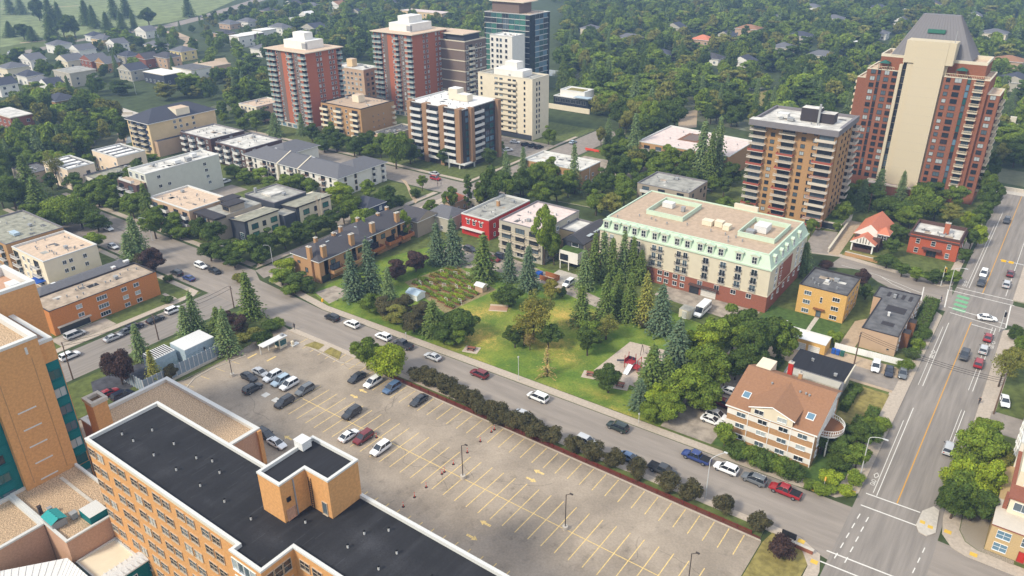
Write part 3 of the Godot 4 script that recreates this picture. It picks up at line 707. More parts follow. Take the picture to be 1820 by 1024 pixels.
	line(g, Vector2(-11.2, -228), Vector2(-11.2, -300), 0.14, y, wm); line(g, Vector2(-11.9, -228), Vector2(-11.9, -285), 0.12, y, wm); line(g, Vector2(-2.5, -172), Vector2(-2.2, -206.5), 0.14, y, wm); line(g, Vector2(-3.3, -172), Vector2(-2.9, -206.5), 0.12, y, wm); line(g, Vector2(-2.9, -146), Vector2(-2.7, -163), 0.14, y, wm); line(g, Vector2(-3.5, -146), Vector2(-3.3, -163), 0.1, y, wm)
	line(g, Vector2(-2.4, -228), Vector2(-2.4, -300), 0.14, y, wm)
	marking("lane_lines", g); g = G.new()
	for a in [[-12.9, -124.6, -4.0, -124.9], [-12.9, -120.9, -3.9, -121.1], [-14.6, -106.4, -2.0, -107.0], [-15.6, -103.4, -2.0, -104], [-15.9, -223.5, 0.1, -223.0], [-13.8, -212.4, -0.4, -210.4], [-12.9, -209.2, -0.2, -207.4], [-14.0, -226.4, -0.2, -226.2], [-7.4, -205.4, -2.6, -204.9]]: line(g, Vector2(a[0], a[1]), Vector2(a[2], a[3]), 0.28, y + 0.003, wm)
	for a in [[-15.6, -223.4, -14.6, -211.6], [-0.6, -222.6, -0.2, -208], [-21.4, -221.6, -20.4, -212.2]]: line(g, Vector2(a[0], a[1]), Vector2(a[2], a[3]), 0.28, y + 0.001, wm)
	line(g, Vector2(-34, -222.5), Vector2(-21, -217), 0.16, y, wm); line(g, Vector2(-33, -222.3), Vector2(-29, -218.6), 0.16, y, wm); line(g, Vector2(-29, -218.6), Vector2(-20.8, -214.4), 0.16, y, wm); line(g, Vector2(-44, -223.5), Vector2(-34, -222.5), 0.14, y, wm)
	for k in 5: line(g, Vector2(-12.4 - k * 0.15, -118.5 + k * 2.9), Vector2(-12.5 - k * 0.15, -117.0 + k * 2.9), 0.18, y, wm); line(g, Vector2(-11.0 - k * 0.1, -118.5 + k * 2.9), Vector2(-11.1 - k * 0.1, -117.0 + k * 2.9), 0.18, y, wm); line(g, Vector2(-1.7 - k * 0.2, -116.4 + k * 2.8), Vector2(-1.8 - k * 0.2, -115.0 + k * 2.8), 0.16, y, wm) if k < 4 else null
	for z in [-128.6, -183.0, -229.5, -196]:   # bicycle and diamond
		var x := -12.6 if z < -140 or z > -140 else 0.0
		if z == -196: x = -1.7
		for k in 2:
			var c := Vector2(x, z - 0.3 + k * 1.0)
			for s in 10: line(g, c + Vector2(cos(TAU * s / 10), sin(TAU * s / 10)) * 0.36, c + Vector2(cos(TAU * (s + 1) / 10), sin(TAU * (s + 1) / 10)) * 0.36, 0.12, y, wm)
		line(g, Vector2(x, z - 0.2), Vector2(x + 0.35, z + 0.3), 0.1, y, wm); line(g, Vector2(x + 0.35, z + 0.3), Vector2(x, z + 0.7), 0.1, y, wm)
		var d := Vector2(x, z - 2.2); for s in 4: line(g, d + [Vector2(0, -0.9), Vector2(0.4, 0), Vector2(0, 0.9), Vector2(-0.4, 0)][s], d + [Vector2(0, -0.9), Vector2(0.4, 0), Vector2(0, 0.9), Vector2(-0.4, 0)][(s + 1) % 4], 0.14, y, wm)
	marking("crossing_lines", g); g = G.new()
	for k in 4: g.poly(P2([-13.0 + k * 0.1, -221.8 + k * 2.9, -10.0 + k * 0.1, -221.4 + k * 2.9, -10.2 + k * 0.1, -219.8 + k * 2.9, -13.2 + k * 0.1, -220.2 + k * 2.9]), y + 0.002, M.green_paint)
	marking("green_crossing", g)
func arrow(g: G, p: Vector2, s: float, y: float):
	var m: Material = M.line_yellow
	g.poly(PackedVector2Array([p + Vector2(-1.1 * s, -0.24), p + Vector2(0.2 * s, -0.24), p + Vector2(0.2 * s, 0.24), p + Vector2(-1.1 * s, 0.24)]), y, m)
	g.poly(PackedVector2Array([p + Vector2(0.2 * s, -0.62), p + Vector2(1.2 * s, 0), p + Vector2(0.2 * s, 0.62)]), y, m)

func P2(a: Array) -> PackedVector2Array:
	var r := PackedVector2Array()
	for i in range(0, a.size(), 2): r.append(Vector2(a[i], a[i + 1]))
	return r
func build_hospital():
	# long main wing
	var n := thing("hospital_wing", "long orange brick hospital wing with black roof and white parapet", "building", Vector3(-73, 0, -44))
	shell(n, P2([-106.3, -37.3, -69.9, -37.3, -69.9, -36.2, -63.85, -36.2, -63.85, -41.05, -30, -41.05, -30, -52.75, -72.7, -52.75, -72.7, -49.0, -106.3, -49.0]), -0.2, 24.75, M.brick_orange, M.wing_roof, M.cap_white, 0.4, 0.25, 0.3)
	var rows := steps(22.2, -2.95, 8)
	for gx in [-103.95, -98.05, -92.5, -86.95, -81.3, -75.7]:
		wins(n, "S", -37.3, [gx - 1.12, gx + 1.12], rows, 1.7, 1.4, "frame_tan", 2, 2, GL)
	wins(n, "S", -41.05, [-62.0, -59.7, -56.3, -54.0, -50.4, -48.1, -44.6, -42.3, -38.6, -36.4], rows, 1.7, 1.4, "frame_tan", 2, 2, GL)
	for r in 7:
		wins(n, "S", -36.2, [-69.1, -67.9, -66.7, -65.5], [23.0 - r * 2.95 - 0.9], 1.05, 1.85, "frame_white", 1, 1, ["glass_mid", "glass_sky", "glass_pale"])
		wins(n, "E", -63.85, [-37.2, -38.5, -39.8], [22.1 - r * 2.95], 1.1, 1.75, "frame_tan", 1, 2, GD)
	wins(n, "S", -37.3, [-70.6], steps(22.0, -2.95, 7), 0.6, 1.5, "frame_tan", 1, 1, GD)
	wins(n, "E", -30.0, seq(-42, -52, 4), rows, 1.7, 1.4, "frame_tan", 2, 2, GL)
	band(n, "stone_course", "S", -37.3, -106.3, -69.9, 24.3, 24.6, 0.06, "cap_cream")
	# roof vents: white pipes with dark caps
	var vg := G.new(); vg.tube(Vector3(0, -0.1, 0), Vector3(0, 0.55, 0), 0.13, 0.13, 8, M.cap_white); vg.tube(Vector3(0, 0.55, 0), Vector3(0, 0.72, 0), 0.2, 0.12, 8, M.black_plastic)
	for a in [[-103.3, -41.3], [-100.4, -41.4], [-100.5, -44.5], [-94.8, -44.5], [-94.8, -41.3], [-89.2, -44.5], [-86.7, -45.4], [-89.2, -41.3], [-83.5, -41.3], [-83.7, -44.5], [-78.1, -41.3], [-72.5, -41.3], [-66.3, -45.0], [-58.7, -48.0], [-56.6, -50.2], [-58.7, -45.2], [-53.1, -48.0], [-53.1, -44.9], [-47, -47.6], [-42, -45]]:
		part(n, "roof_vent", vg.mesh(), Transform3D(Basis.IDENTITY, Vector3(a[0], 24.45, a[1]) - n.position))
	shell(n, P2([-72.7, -43.5, -68.35, -43.5, -68.35, -47.55, -64.0, -47.55, -64.0, -52.7, -72.68, -52.7]), 24.4, 30.5, M.brick_orange, M.roof_black, M.cap_white, 0.35, 0.22, 0.28, ["penthouse", "penthouse_roof", "penthouse_parapet"])
	var lg := G.new()
	for k in 12: lg.box(Vector3(-0.25, 0.3 + k * 0.36, 0.05), Vector3(0.25, 0.36 + k * 0.36, 0.1), M.metal_dark)
	for s in [-0.28, 0.25]: lg.box(Vector3(s, 0, 0.04), Vector3(s + 0.05, 5.0, 0.12), M.metal_dark)
	part(n, "ladder", lg.mesh(), fx(n, "S", -47.55, -67.6, 24.5))
	part(n, "roof_door", win_mesh(0.9, 2.0, "frame_tan", "glass_mid", 1, 1), fx(n, "S", -47.55, -65.2, 24.6))
	part(n, "roof_door", win_mesh(1.3, 1.6, "brick_pink", "brick_pink", 1, 1), fx(n, "E", -68.35, -44.6, 24.6))
	part(n, "window", win_mesh(0.5, 0.5, "frame_dark", "glass_dark", 1, 1), fx(n, "E", -68.35, -44.5, 27.5))
	blk(n, "downpipe", -68.34, -68.2, 24.5, 30.3, -45.6, -45.45, "metal_grey")
	roof_units(n, 30.3, [[-72.2, -50.6, 1.7, 1.5, 1.2, "metal_white"]])
	# low annex behind the wing
	n = thing("hospital_annex", "low brick annex with tan gravel roof and wide white parapet beside the parking lot", "building", Vector3(-123, 0, -58))
	shell(n, rect(-138.8, -108.4, -67.1, -49.03), -0.2, 7.75, M.brick_pink, M.roof_gravel, M.cap_white, 0.75, 0.28, 0.4)
	blk(n, "brick_pier", -108.42, -107.9, 0, 7.7, -67.1, -66.3, "brick_orange")
	roof_units(n, 7.4, [[-116.5, -57.2, 2.2, 1.6, 1.1, "metal_white"], [-124, -52, 1.2, 1.2, 0.8, "metal_grey"]])
	n = thing("chimney_stack", "square orange brick chimney stack with broken pale concrete top", "chimney", gp(187, 772, 9.6) * Vector3(1, 0, 1))
	var cg := G.new(); cg.box(Vector3(-1.5, 0, -1.3), Vector3(1.5, 17, 1.3), M.brick_orange); part(n, "shaft", cg.mesh())
	cg = G.new(); cg.box(Vector3(-1.7, 17, -1.5), Vector3(1.7, 17.7, -0.9), M.concrete); cg.box(Vector3(-1.7, 17, 0.9), Vector3(1.7, 17.7, 1.5), M.concrete); cg.box(Vector3(-1.7, 17, -0.9), Vector3(-1.0, 17.7, 0.9), M.concrete); cg.box(Vector3(1.0, 17, -0.9), Vector3(1.7, 17.7, 0.9), M.concrete)
	cg.box(Vector3(-1.5, 16.9, -1.3), Vector3(1.5, 17.05, 1.3), M.soil); part(n, "cap", cg.mesh())
	# tall tower with teal strips
	n = thing("hospital_tower", "tall orange brick hospital tower with teal glazed strips and white bars", "building", Vector3(-135, 0, -36))
	shell(n, rect(-146, -125.0, -43.6, -22), -0.2, 32.6, M.brick_orange, M.roof_pink, M.cap_white, 0.8, 0.5, 0.7)
	shell(n, rect(-146, -123.95, -41.2, -32.9), -0.2, 34.5, M.brick_orange, M.roof_gravel, M.cap_white, 0.8, 0.4, 0.6, ["stair_shaft", "shaft_roof", "shaft_parapet"])
	shell(n, rect(-150, -138.5, -48.4, -34), -0.2, 37.2, M.brick_orange, M.brick_pink, M.cap_white, 0.9, 0.5, 1.1, ["upper_block", "upper_roof", "upper_parapet"])
	roof_units(n, 36.2, [[-141, -45.8, 2.2, 1.6, 1.2, "metal_white"]])
	band(n, "teal_panel", "E", -125.0, -22.2, -32.85, 9.6, 29.0, 0.05, "teal"); band(n, "teal_panel", "E", -125.0, -41.25, -43.55, 10.4, 29.0, 0.05, "teal")
	for k in 7:
		var y := 26.3 - k * 3.45
		wins(n, "E", -124.95, [-42.4], [y - 0.6], 1.8, 1.7, "teal", 2, 1, ["glass_teal", "glass_mid", "glass_pale"])
		band(n, "spandrel", "E", -125.0, -41.4, -43.5, y + 1.2, y + 2.5, 0.1, "teal")
		for z in [-24, -26.2, -28.4, -30.6]: wins(n, "E", -124.95, [z], [y - 0.6], 2.0, 1.7, "teal", 2, 1, ["glass_teal", "glass_dark", "glass_mid"])
		band(n, "spandrel", "E", -125.0, -22.3, -32.6, y + 1.2, y + 2.5, 0.1, "teal")
	for k in 5: band(n, "white_bar", "E", -123.95, -35.2, -38.0, 23.2 - k * 3.3 - 0.1, 23.2 - k * 3.3 + 0.1, 0.12, "cap_white")
	band(n, "white_bar", "E", -123.95, -39.0, -39.35, 32.4, 33.6, 0.1, "cap_white")
	for z in [-34.2, -39.6]: band(n, "brick_groove", "E", -123.95, z - 0.06, z + 0.06, 10, 31.5, 0.03, "brick_brown")
	# lower roofs
	n = thing("hospital_low_block", "low hospital block with gravel roof, teal hut and pink brick wall", "building", Vector3(-115, 0, -33))
	shell(n, rect(-124.9, -106.65, -41.0, -30.7), -0.2, 9.45, M.brick_pink, M.roof_gravel, M.cap_white, 0.35, 0.2, 0.3)
	shell(n, rect(-124.9, -113.6, -30.6, -20), -0.2, 9.3, M.brick_pink, M.roof_gravel, M.cap_white, 0.5, 0.25, 0.3)
	var hg := G.new(); hg.box(Vector3(-1.5, 0, -1.1), Vector3(1.5, 1.3, 1.1), M.metal_grey)
	for s in [-1, 1]:
		hg.quad(Vector3(-1.7, 1.35, 1.25) if s > 0 else Vector3(1.7, 1.35, -1.25), Vector3(1.7, 1.35, 1.25) if s > 0 else Vector3(-1.7, 1.35, -1.25), Vector3(1.7 if s > 0 else -1.7, 1.9, 0), Vector3(-1.7 if s > 0 else 1.7, 1.9, 0), M.teal_roof)
	for k in 6: hg.box(Vector3(-1.6 + k * 0.62, 1.88, -0.06), Vector3(-1.52 + k * 0.62, 1.96, 0.06), M.teal)
	part(n, "roof_hut", hg.mesh(), Transform3D(Basis.IDENTITY, Vector3(-112.4, 9.2, -31.9) - n.position))
	hg = G.new(); hg.box(Vector3(-1.7, 0, -1.4), Vector3(1.7, 1.5, 1.4), M.teal, Transform3D.IDENTITY, M.cap_white); part(n, "mechanical_box", hg.mesh(), Transform3D(Basis.IDENTITY, Vector3(-109, 9.2, -36.3) - n.position))
	roof_units(n, 9.2, [[-111.2, -34.2, 0.9, 0.9, 1.0, "metal_grey"], [-116.6, -31.6, 0.5, 0.5, 1.3, "metal_dark"], [-115.5, -32.6, 0.6, 0.6, 0.9, "metal_grey"]])
	blk(n, "walkway", -122.8, -112.6, 9.15, 9.28, -38.0, -37.5, "concrete")
	n = thing("link_building", "low link building with ribbed white metal roof and teal walls", "building", Vector3(-104, 0, -30))
	var wg := G.new()
	var A := [Vector3(-112.5, 6.6, -23), Vector3(-106.9, 6.6, -30.2), Vector3(-99.5, 6.6, -30.2), Vector3(-98.0, 5.4, -27.2), Vector3(-104.6, 5.4, -27.2), Vector3(-109, 5.4, -21)]
	for i in 6: A[i] -= n.position
	wg.quad(A[0], A[5], A[4], A[1], M.metal_white); wg.quad(A[1], A[4], A[3], A[2], M.metal_white)
	for k in 9:
		var q: Vector3 = A[4].lerp(A[3], (k + 0.5) / 9.0); var r: Vector3 = A[1].lerp(A[2], (k + 0.5) / 9.0)
		wg.tube(q + Vector3(0, 0.03, 0), r + Vector3(0, 0.03, 0), 0.05, 0.05, 4, M.metal_white)
		q = A[5].lerp(A[4], (k + 0.5) / 9.0); r = A[0].lerp(A[1], (k + 0.5) / 9.0)
		wg.tube(q + Vector3(0, 0.03, 0), r + Vector3(0, 0.03, 0), 0.05, 0.05, 4, M.metal_white)
	part(n, "roof", wg.mesh())
	wg = G.new(); var dn := Vector3(0, -5.6, 0)
	wg.quad(A[4] + dn, A[3] + dn, A[3], A[4], M.teal); wg.quad(A[5] + dn, A[4] + dn, A[4], A[5], M.teal); wg.quad(A[3] + dn, A[2] + dn, A[2], A[3], M.teal); wg.quad(A[2] + dn, A[1] + dn, A[1], A[2], M.teal)
	part(n, "wall", wg.mesh())
	wins(n, "S", -27.2, [-103, -100.5], [2.6], 1.1, 1.2, "frame_white", 2, 2, GD)
	n = thing("link_pavilion", "small teal pavilion with white ribbed roof against the hospital wing", "building", Vector3(-98, 0, -33))
	shell(n, rect(-106.4, -99.0, -37.2, -31.0), -0.2, 5.4, M.white_wall, M.cream, M.cap_white, 0.2, 0.1, 0.2)
	blk(n, "teal_wall", -98.9, -96.6, -0.2, 6.6, -37.2, -27.4, "teal")
	hip(n, -98.9, -96.6, -37.0, -27.4, 6.7, 0.5, 0.25, "metal_white", "z", 0.0, "teal")
	for k in 12: blk(n, "roof_rib", -99.1, -96.4, 7.0, 7.06, -36.6 + k * 0.8, -36.52 + k * 0.8, "metal_white")
	wins(n, "E", -96.6, [-34.6, -31.8, -29], [4.2], 1.1, 1.2, "frame_white", 2, 1, GD)

func build_towers():
	var n: Node3D
	# ---- two red brick apartment towers
	for t in [["red brick apartment tower with glass balconies and white roof block, beside a tan block", -316.6, -289.4, -257.6, -236.6, 36.2, 14], ["taller red brick apartment tower with glass balconies, beside a brown banded tower", -294.6, -268.2, -310.7, -285.0, 40.0, 15]]:
		var x0: float = t[1]; var x1: float = t[2]; var z0: float = t[3]; var z1: float = t[4]; var h: float = t[5]; var k: int = t[6]
		n = rb("apartment_tower", t[0], x0, x1, z0, z1, h, "brick_bright", "roof_cream", "cap_cream", 0.3, 0.1, "tower", "red brick apartment towers")
		blk(n, "roof_slab", x0 - 1.2, x1 + 1.2, h + 0.12, h + 0.5, z0 - 1.2, z1 + 1.2, "cap_cream", "roof_cream")
		blk(n, "penthouse", x0 + 6.5, x1 - 5.5, h + 0.5, h + 4.2, z0 + 5, z1 - 5, "white_wall", "roof_white")
		blk(n, "lift_house", x0 + 10, x1 - 9, h + 4.2, h + 7.4, z0 + 8, z1 - 8, "white_wall", "roof_white")
		blk(n, "louvre", x1 - 8, x1 - 5.4, h + 0.9, h + 3.4, z1 - 6.2, z1 - 4.95, "metal_grey")
		var w := x1 - x0; var d := z1 - z0; var fh := (h - 2.6) / k; var ys := steps(2.6, fh, k)
		blk(n, "ground_floor", x0 - 0.3, x1 + 0.3, 0, 2.3, z0 - 0.3, z1 + 0.3, "concrete")
		wins(n, "S", z1 + 0.3, seq(x0, x1, 7), [0.3], 2.6, 1.7, "frame_white", 3, 1, GT)
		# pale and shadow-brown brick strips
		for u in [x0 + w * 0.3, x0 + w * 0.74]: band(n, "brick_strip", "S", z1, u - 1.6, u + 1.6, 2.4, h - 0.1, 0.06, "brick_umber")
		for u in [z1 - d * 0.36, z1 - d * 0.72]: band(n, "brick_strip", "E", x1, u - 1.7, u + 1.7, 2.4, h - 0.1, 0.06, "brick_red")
		balcs(n, "S", z1, [x0 + w * 0.16, x0 + w * 0.61], ys, w * 0.115, 1.3, "slab", "rail_metal", "glass", true, 1.0, fh - 0.6)
		balcs(n, "S", z1, [x0 + 1.5], ys, 2.6, 1.5, "slab", "rail_metal", "glass", true, 1.0, fh - 0.6)
		balcs(n, "S", z1, [x1 - 2.0], ys, 4.2, 1.6, "slab", "rail_metal", "glass", true, 1.0, fh - 0.6)
		balcs(n, "E", x1, [z0 + 1.5], ys, 2.6, 1.5, "slab", "rail_metal", "glass", true, 1.0, fh - 0.6)
		for u in [x0 + w * 0.255, x0 + w * 0.5, x0 + w * 0.745]: wins(n, "S", z1 + 0.06, [u], steps(3.3, fh, k), 0.8, 1.2, "frame_white", 1, 1, GL)
		for u in [z1 - d * 0.31, z1 - d * 0.41, z1 - d * 0.67, z1 - d * 0.77]: wins(n, "E", x1 + 0.06, [u], steps(3.3, fh, k), 0.9, 1.2, "frame_white", 1, 1, GL)
	# ---- brown tower with white bands
	n = rb("apartment_tower", "umber brick apartment tower with horizontal white bands and a recessed top floor", -276.0, -252.4, -322.5, -305.6, 35.6, "brick_umber", "roof_cream", "cap_cream", 0.3, 0.4, "tower")
	blk(n, "top_floor", -273.5, -255, 35.4, 38.6, -320.5, -308, "charcoal_wall", "roof_cream")
	blk(n, "top_slab", -276, -254, 38.6, 39.0, -321, -306.4, "cap_cream", "roof_cream")
	for k in 7:
		band(n, "white_band", "S", -305.6, -276, -252.4, 0.6 + k * 5.1, 1.05 + k * 5.1, 0.15, "cap_cream")
		band(n, "white_band", "E", -252.4, -305.75, -322.5, 0.6 + k * 5.1, 1.05 + k * 5.1, 0.15, "cap_cream")
	balcs(n, "S", -305.6, [-272.5], steps(1.3, 2.55, 13), 4.4, 1.4, "slab_white", "cap_cream", "solid", true, 1.0, 1.8)
	balcs(n, "E", -252.4, [-310.2], steps(1.3, 2.55, 13), 3.6, 1.3, "slab_white", "cap_cream", "solid", true, 1.0, 1.8)
	wins(n, "E", -252.4, [-307.3, -314.6, -318.2], steps(1.9, 2.55, 13), 1.1, 1.2, "frame_white", 1, 1, GL)
	# ---- plain white block
	n = rb("office_block", "plain white office block with small square dark windows between two towers", -272.5, -257.2, -364, -352, 32, "white_wall", "roof_white", "cap_white", 0.3, 0.3)
	wins(n, "S", -352, [-270.8, -267.3, -264.9, -261.2], steps(2.5, 2.95, 10), 1.5, 1.7, "frame_white", 1, 1, GD)
	# ---- glass tower
	n = rb("glass_tower", "dark teal glass office tower with pale floor lines and a recessed rooftop", -287.5, -255.6, -386.5, -366.7, 41.8, "glass_dark", "roof_cream", "cap_white", 0.5, 0.3, "tower")
	blk(n, "rooftop_block", -285, -266, 41.6, 47.5, -383, -371, "brick_umber", "roof_sand")
	blk(n, "rooftop_slab", -286, -262, 47.5, 47.9, -384, -369.5, "cap_cream", "roof_cream")
	blk(n, "roof_garden", -284, -274, 47.9, 48.3, -382, -376, "grass_dry")
	for k in 14:
		var y := 1.0 + k * 2.95
		wins(n, "S", -366.7, [-284.6, -280.7, -276.8], [y], 3.6, 2.5, "metal_grey", 4, 1, ["glass_teal", "glass_green", "glass_dark"])
		wins(n, "S", -366.7, [-272.4], [y], 3.6, 2.5, "metal_grey", 2, 1, ["glass_dark", "glass_sky", "glass_mid"])
		wins(n, "S", -366.7, [-268.3, -264.4, -260.5], [y], 3.6, 2.5, "metal_grey", 4, 1, ["glass_green", "glass_teal", "glass_teal"])
		wins(n, "E", -255.6, [-373.8, -377.8, -381.8], [y], 3.7, 2.5, "metal_grey", 3, 1, ["glass_teal", "glass_dark", "glass_sky"])
		band(n, "floor_line", "E", -255.6, -371.5, -384.5, y + 2.6, y + 2.85, 0.3, "cap_white")
		band(n, "floor_line", "S", -366.7, -287.5, -256, y + 2.62, y + 2.84, 0.22, "cap_white")
	# ---- cream slab block
	n = rb("apartment_block", "ten storey cream apartment block with recessed balconies and white rooftop boxes", -226.3, -195.8, -296, -282.8, 27.2, "cream", "roof_grey", "cap_cream", 0.4, 0.3)
	var ys2 := steps(2.9, 2.42, 10)
	balcs(n, "S", -282.8, [-210.5], ys2, 12.5, 0.9, "cream", "cream", "solid", false, 0.9)
	wins(n, "S", -282.8, [-215.8, -213.0, -208.3, -205.6], ys2, 1.6, 1.5, "frame_dark", 2, 1, GL, "window")
	wins(n, "S", -282.8, [-224.3], ys2, 0.9, 1.1, "frame_dark", 1, 1, GD)
	wins(n, "S", -282.8, [-200.0], steps(3.2, 2.42, 10), 0.7, 1.1, "frame_dark", 1, 1, GD)
	wins(n, "E", -195.8, [-286.2, -288.2], steps(2.5, 2.42, 10), 0.7, 1.3, "frame_dark", 1, 1, GD)
	band(n, "dark_base", "S", -282.8, -226, -196, 0, 2.3, 0.05, "charcoal_wall")
	blk(n, "penthouse", -219, -203, 26.9, 29.6, -293, -285.5, "white_wall", "roof_white")
	blk(n, "lift_house", -214, -207.5, 29.6, 32.8, -292.4, -287.5, "white_wall", "roof_white")
	blk(n, "roof_deck", -205.5, -202.8, 26.9, 28.5, -292, -287, "metal_white")
	# ---- white roofed block with brown piers
	n = rb("apartment_block", "eight storey apartment block with white roof, white balcony bands and brown brick piers", -223.5, -194.3, -255.5, -232.4, 23.9, "metal_dark", "roof_white", "cap_white", 0.3, 0.25)
	var y3 := steps(2.6, 2.66, 8)
	for a in [-223.2, -214.6, -205.6, -196.6]: blk(n, "brick_pier", a - (0.5 if a > -220 else 0.2), a + 1.9, 2.2 if a > -200 else 0, 24.3, -234.6, -230.9 if a > -200 else -231.6, "brick_pier")
	for a in [-218.3, -209.2, -200.2]: balcs(n, "S", -232.4, [a], y3, 5.6, 1.6, "slab_white", "slab_white", "solid", true, 0.95, 1.7)
	for a in [-237.6, -244.4]: pass
	for a in [-236.8, -254.4]: blk(n, "brick_pier", -195.2, -192.6, 2.2 if a > -240 else 0, 24.2, a - 1.0, a + 1.0, "brick_pier")
	balcs(n, "E", -194.3, [-241.5], y3, 6.2, 1.4, "slab_white", "slab_white", "solid", true, 0.95, 1.7)
	wins(n, "E", -194.3, [-235.0], y3, 2.0, 1.9, "charcoal_wall", 2, 1, GT); wins(n, "E", -194.3, [-248.0, -251.0], y3, 2.4, 1.9, "charcoal_wall", 2, 1, GT)
	for c in [[-196, -231.6], [-193.2, -237.5], [-201, -231]]: blk(n, "column", c[0] - 0.25, c[0] + 0.25, 0, 2.4, c[1] - 0.25, c[1] + 0.25, "cap_white")
	blk(n, "transfer_slab", -203, -192.6, 2.0, 2.5, -238, -230.7, "cap_white")
	blk(n, "lift_house", -212.5, -207.8, 23.7, 28.2, -250, -245.6, "cap_cream", "roof_white"); blk(n, "penthouse", -207.8, -202.3, 23.7, 26.4, -249, -245.4, "cap_cream", "roof_white")
	roof_vents(n, 23.6, -221, -197, -253, -235, 14)
	# ---- tan five storey block
	n = rb("apartment_block", "five storey brown brick block with sand roof and rounded white balconies", -282.3, -256.2, -257.5, -236.2, 15.3, "brick_brown", "roof_sand", "cap_dark", 0.5, 0.2)
	balcs(n, "S", -236.2, [-279.6, -270.6, -260.0], steps(2.4, 2.5, 5), 4.8, 1.3, "cream", "cream", "solid", true, 0.9, 1.7)
	wins(n, "S", -236.2, [-275.3, -265.6], steps(2.8, 2.5, 5), 1.0, 1.2, "frame_white", 1, 1, GL)
	wins(n, "E", -256.2, [-243.5, -246.8, -250], [5.6, 8.1, 10.6], 0.5, 0.6, "frame_tan", 1, 1, ["glass_pale", "glass_dark"])
	balcs(n, "E", -256.2, [-256.4], steps(2.4, 2.5, 5), 1.8, 1.0, "cream", "cream", "solid", false, 0.9)
	blk(n, "lift_house", -271.2, -267, 15.1, 18.4, -249.5, -245.6, "cream", "roof_cream")
	# ---- tan block between the towers
	n = rb("apartment_block", "tan and grey apartment block with pale roof half hidden between the red towers", -337, -312.6, -305, -293, 17.8, "tan_wall", "roof_pale", "cap_white", 0.3, 0.3)
	wins(n, "S", -293, seq(-336, -314, 7), steps(1.2, 2.7, 6), 1.5, 1.3, "frame_white", 2, 1, GL); wins(n, "E", -312.6, seq(-294, -304, 3), steps(1.2, 2.7, 6), 1.5, 1.3, "frame_dark", 2, 1, GL)
	blk(n, "lift_house", -330, -325.6, 17.6, 21.6, -301, -297.5, "beige", "roof_cream")
	# ---- beige six storey with hipped slate roof
	n = bare("apartment_block", "six storey beige apartment block with dark hipped roof and rounded balconies", -324.5, -187)
	blk(n, "wall", -333, -316, -0.2, 13.9, -203, -170.6, "beige")
	hip(n, -333, -316, -203, -170.6, 14.1, 4.2, 0.7, "shingle_slate", "z", 8.5)
	blk(n, "roof_dormer", -322.6, -316.5, 13.8, 17.6, -191, -184.5, "cream", "roof_cream")
	band(n, "dark_panel", "S", -170.6, -330.2, -318.6, 1.6, 13.4, 0.04, "navy")
	balcs(n, "S", -170.56, [-327.0, -321.2], steps(2.2, 2.4, 5), 3.6, 1.4, "cream", "rail_cream", "bars", true, 0.9, 1.7)
	for k in 5: wins(n, "S", -170.6, [-331.3, -318.2], [2.5 + k * 2.4], 1.3, 1.2, "navy", 2, 1, GL)
	wins(n, "E", -316, [-182.5, -185.3, -188.2, -191.6], steps(2.4, 2.4, 5), 1.2, 1.2, "frame_white", 2, 1, GD, "window", 0.25)
	blk(n, "lower_block", -315.9, -313.4, -0.2, 6.6, -184, -171.4, "tan_wall", "shingle_slate")
	# ---- pair of dark brick walk-ups
	for a in [["dark brick walk-up with pale flat roof beside the beige block", -311.4, -289.8, -198.6, -181.6], ["dark brick walk-up with stained pale roof beside the long white apartments", -284.4, -264.6, -198.6, -180.4]]:
		n = rb("walk_up", a[0], a[1], a[2], a[3], a[4], 9, "brick_dark", "roof_pale", "cap_grey", 0.3, 0.2)
		var w: float = a[2] - a[1]
		balcs(n, "S", a[4], [a[1] + w * 0.12, a[1] + w * 0.4, a[1] + w * 0.72], steps(1.4, 2.55, 3), 3.2, 1.3, "slab_white", "slab_white", "solid", true, 0.9, 1.7)
		wins(n, "S", a[4], [a[1] + w * 0.27, a[1] + w * 0.56, a[1] + w * 0.88], steps(1.9, 2.55, 3), 1.2, 1.2, "frame_white", 2, 1, GL)
		wins(n, "E", a[2], [a[4] - 4, a[4] - 10], steps(1.9, 2.55, 3), 1.2, 1.2, "frame_white", 2, 1, GL)
		roof_vents(n, 8.6, a[1] + 2, a[2] - 2, a[3] + 2, a[4] - 2, 6)
	# ---- brown brick tower with stacked balconies
	n = rb("apartment_tower", "thirteen storey brown brick tower with grey fascia and stacked concrete balconies", -84.2, -57.2, -270.5, -250.0, 32.2, "brick_brown", "roof_pale", "cap_grey", 0.5, 0.6, "tower")
	blk(n, "corner_bay", -62.4, -57.6, -0.2, 31.6, -249.98, -247.5, "brick_brown")
	blk(n, "fascia", -84.9, -56.6, 31.0, 32.9, -250.02, -246.4, "cap_grey", "roof_pale")
	blk(n, "fascia", -57.18, -56.6, 31.0, 32.9, -270.5, -250.05, "cap_grey")
	var y4 := steps(1.2, 2.32, 13)
	for k in 13:
		var y: float = y4[k]
		var rl: String = ["slab", "slab", "rail_red", "slab"][rng.randi() % 4]
		balcs(n, "S", -250.0, [-82.2, -72.6], [y], 5.4, 1.9, "slab", rl, "bars" if rl == "slab" else "solid", true, 0.75, 1.7)
		balcs(n, "S", -247.5, [-60.1], [y], 6.2, 1.9, "slab", rl, "bars" if k % 3 else "solid", true, 0.75, 1.7)
		balcs(n, "E", -57.2, [-268.0], [y], 4.6, 1.8, "slab", "slab", "solid", true, 0.75, 1.7)
	wins(n, "S", -250.0, [-77.6, -67.7, -64.1], steps(1.9, 2.32, 13), 1.3, 1.15, "frame_dark", 2, 1, GL)
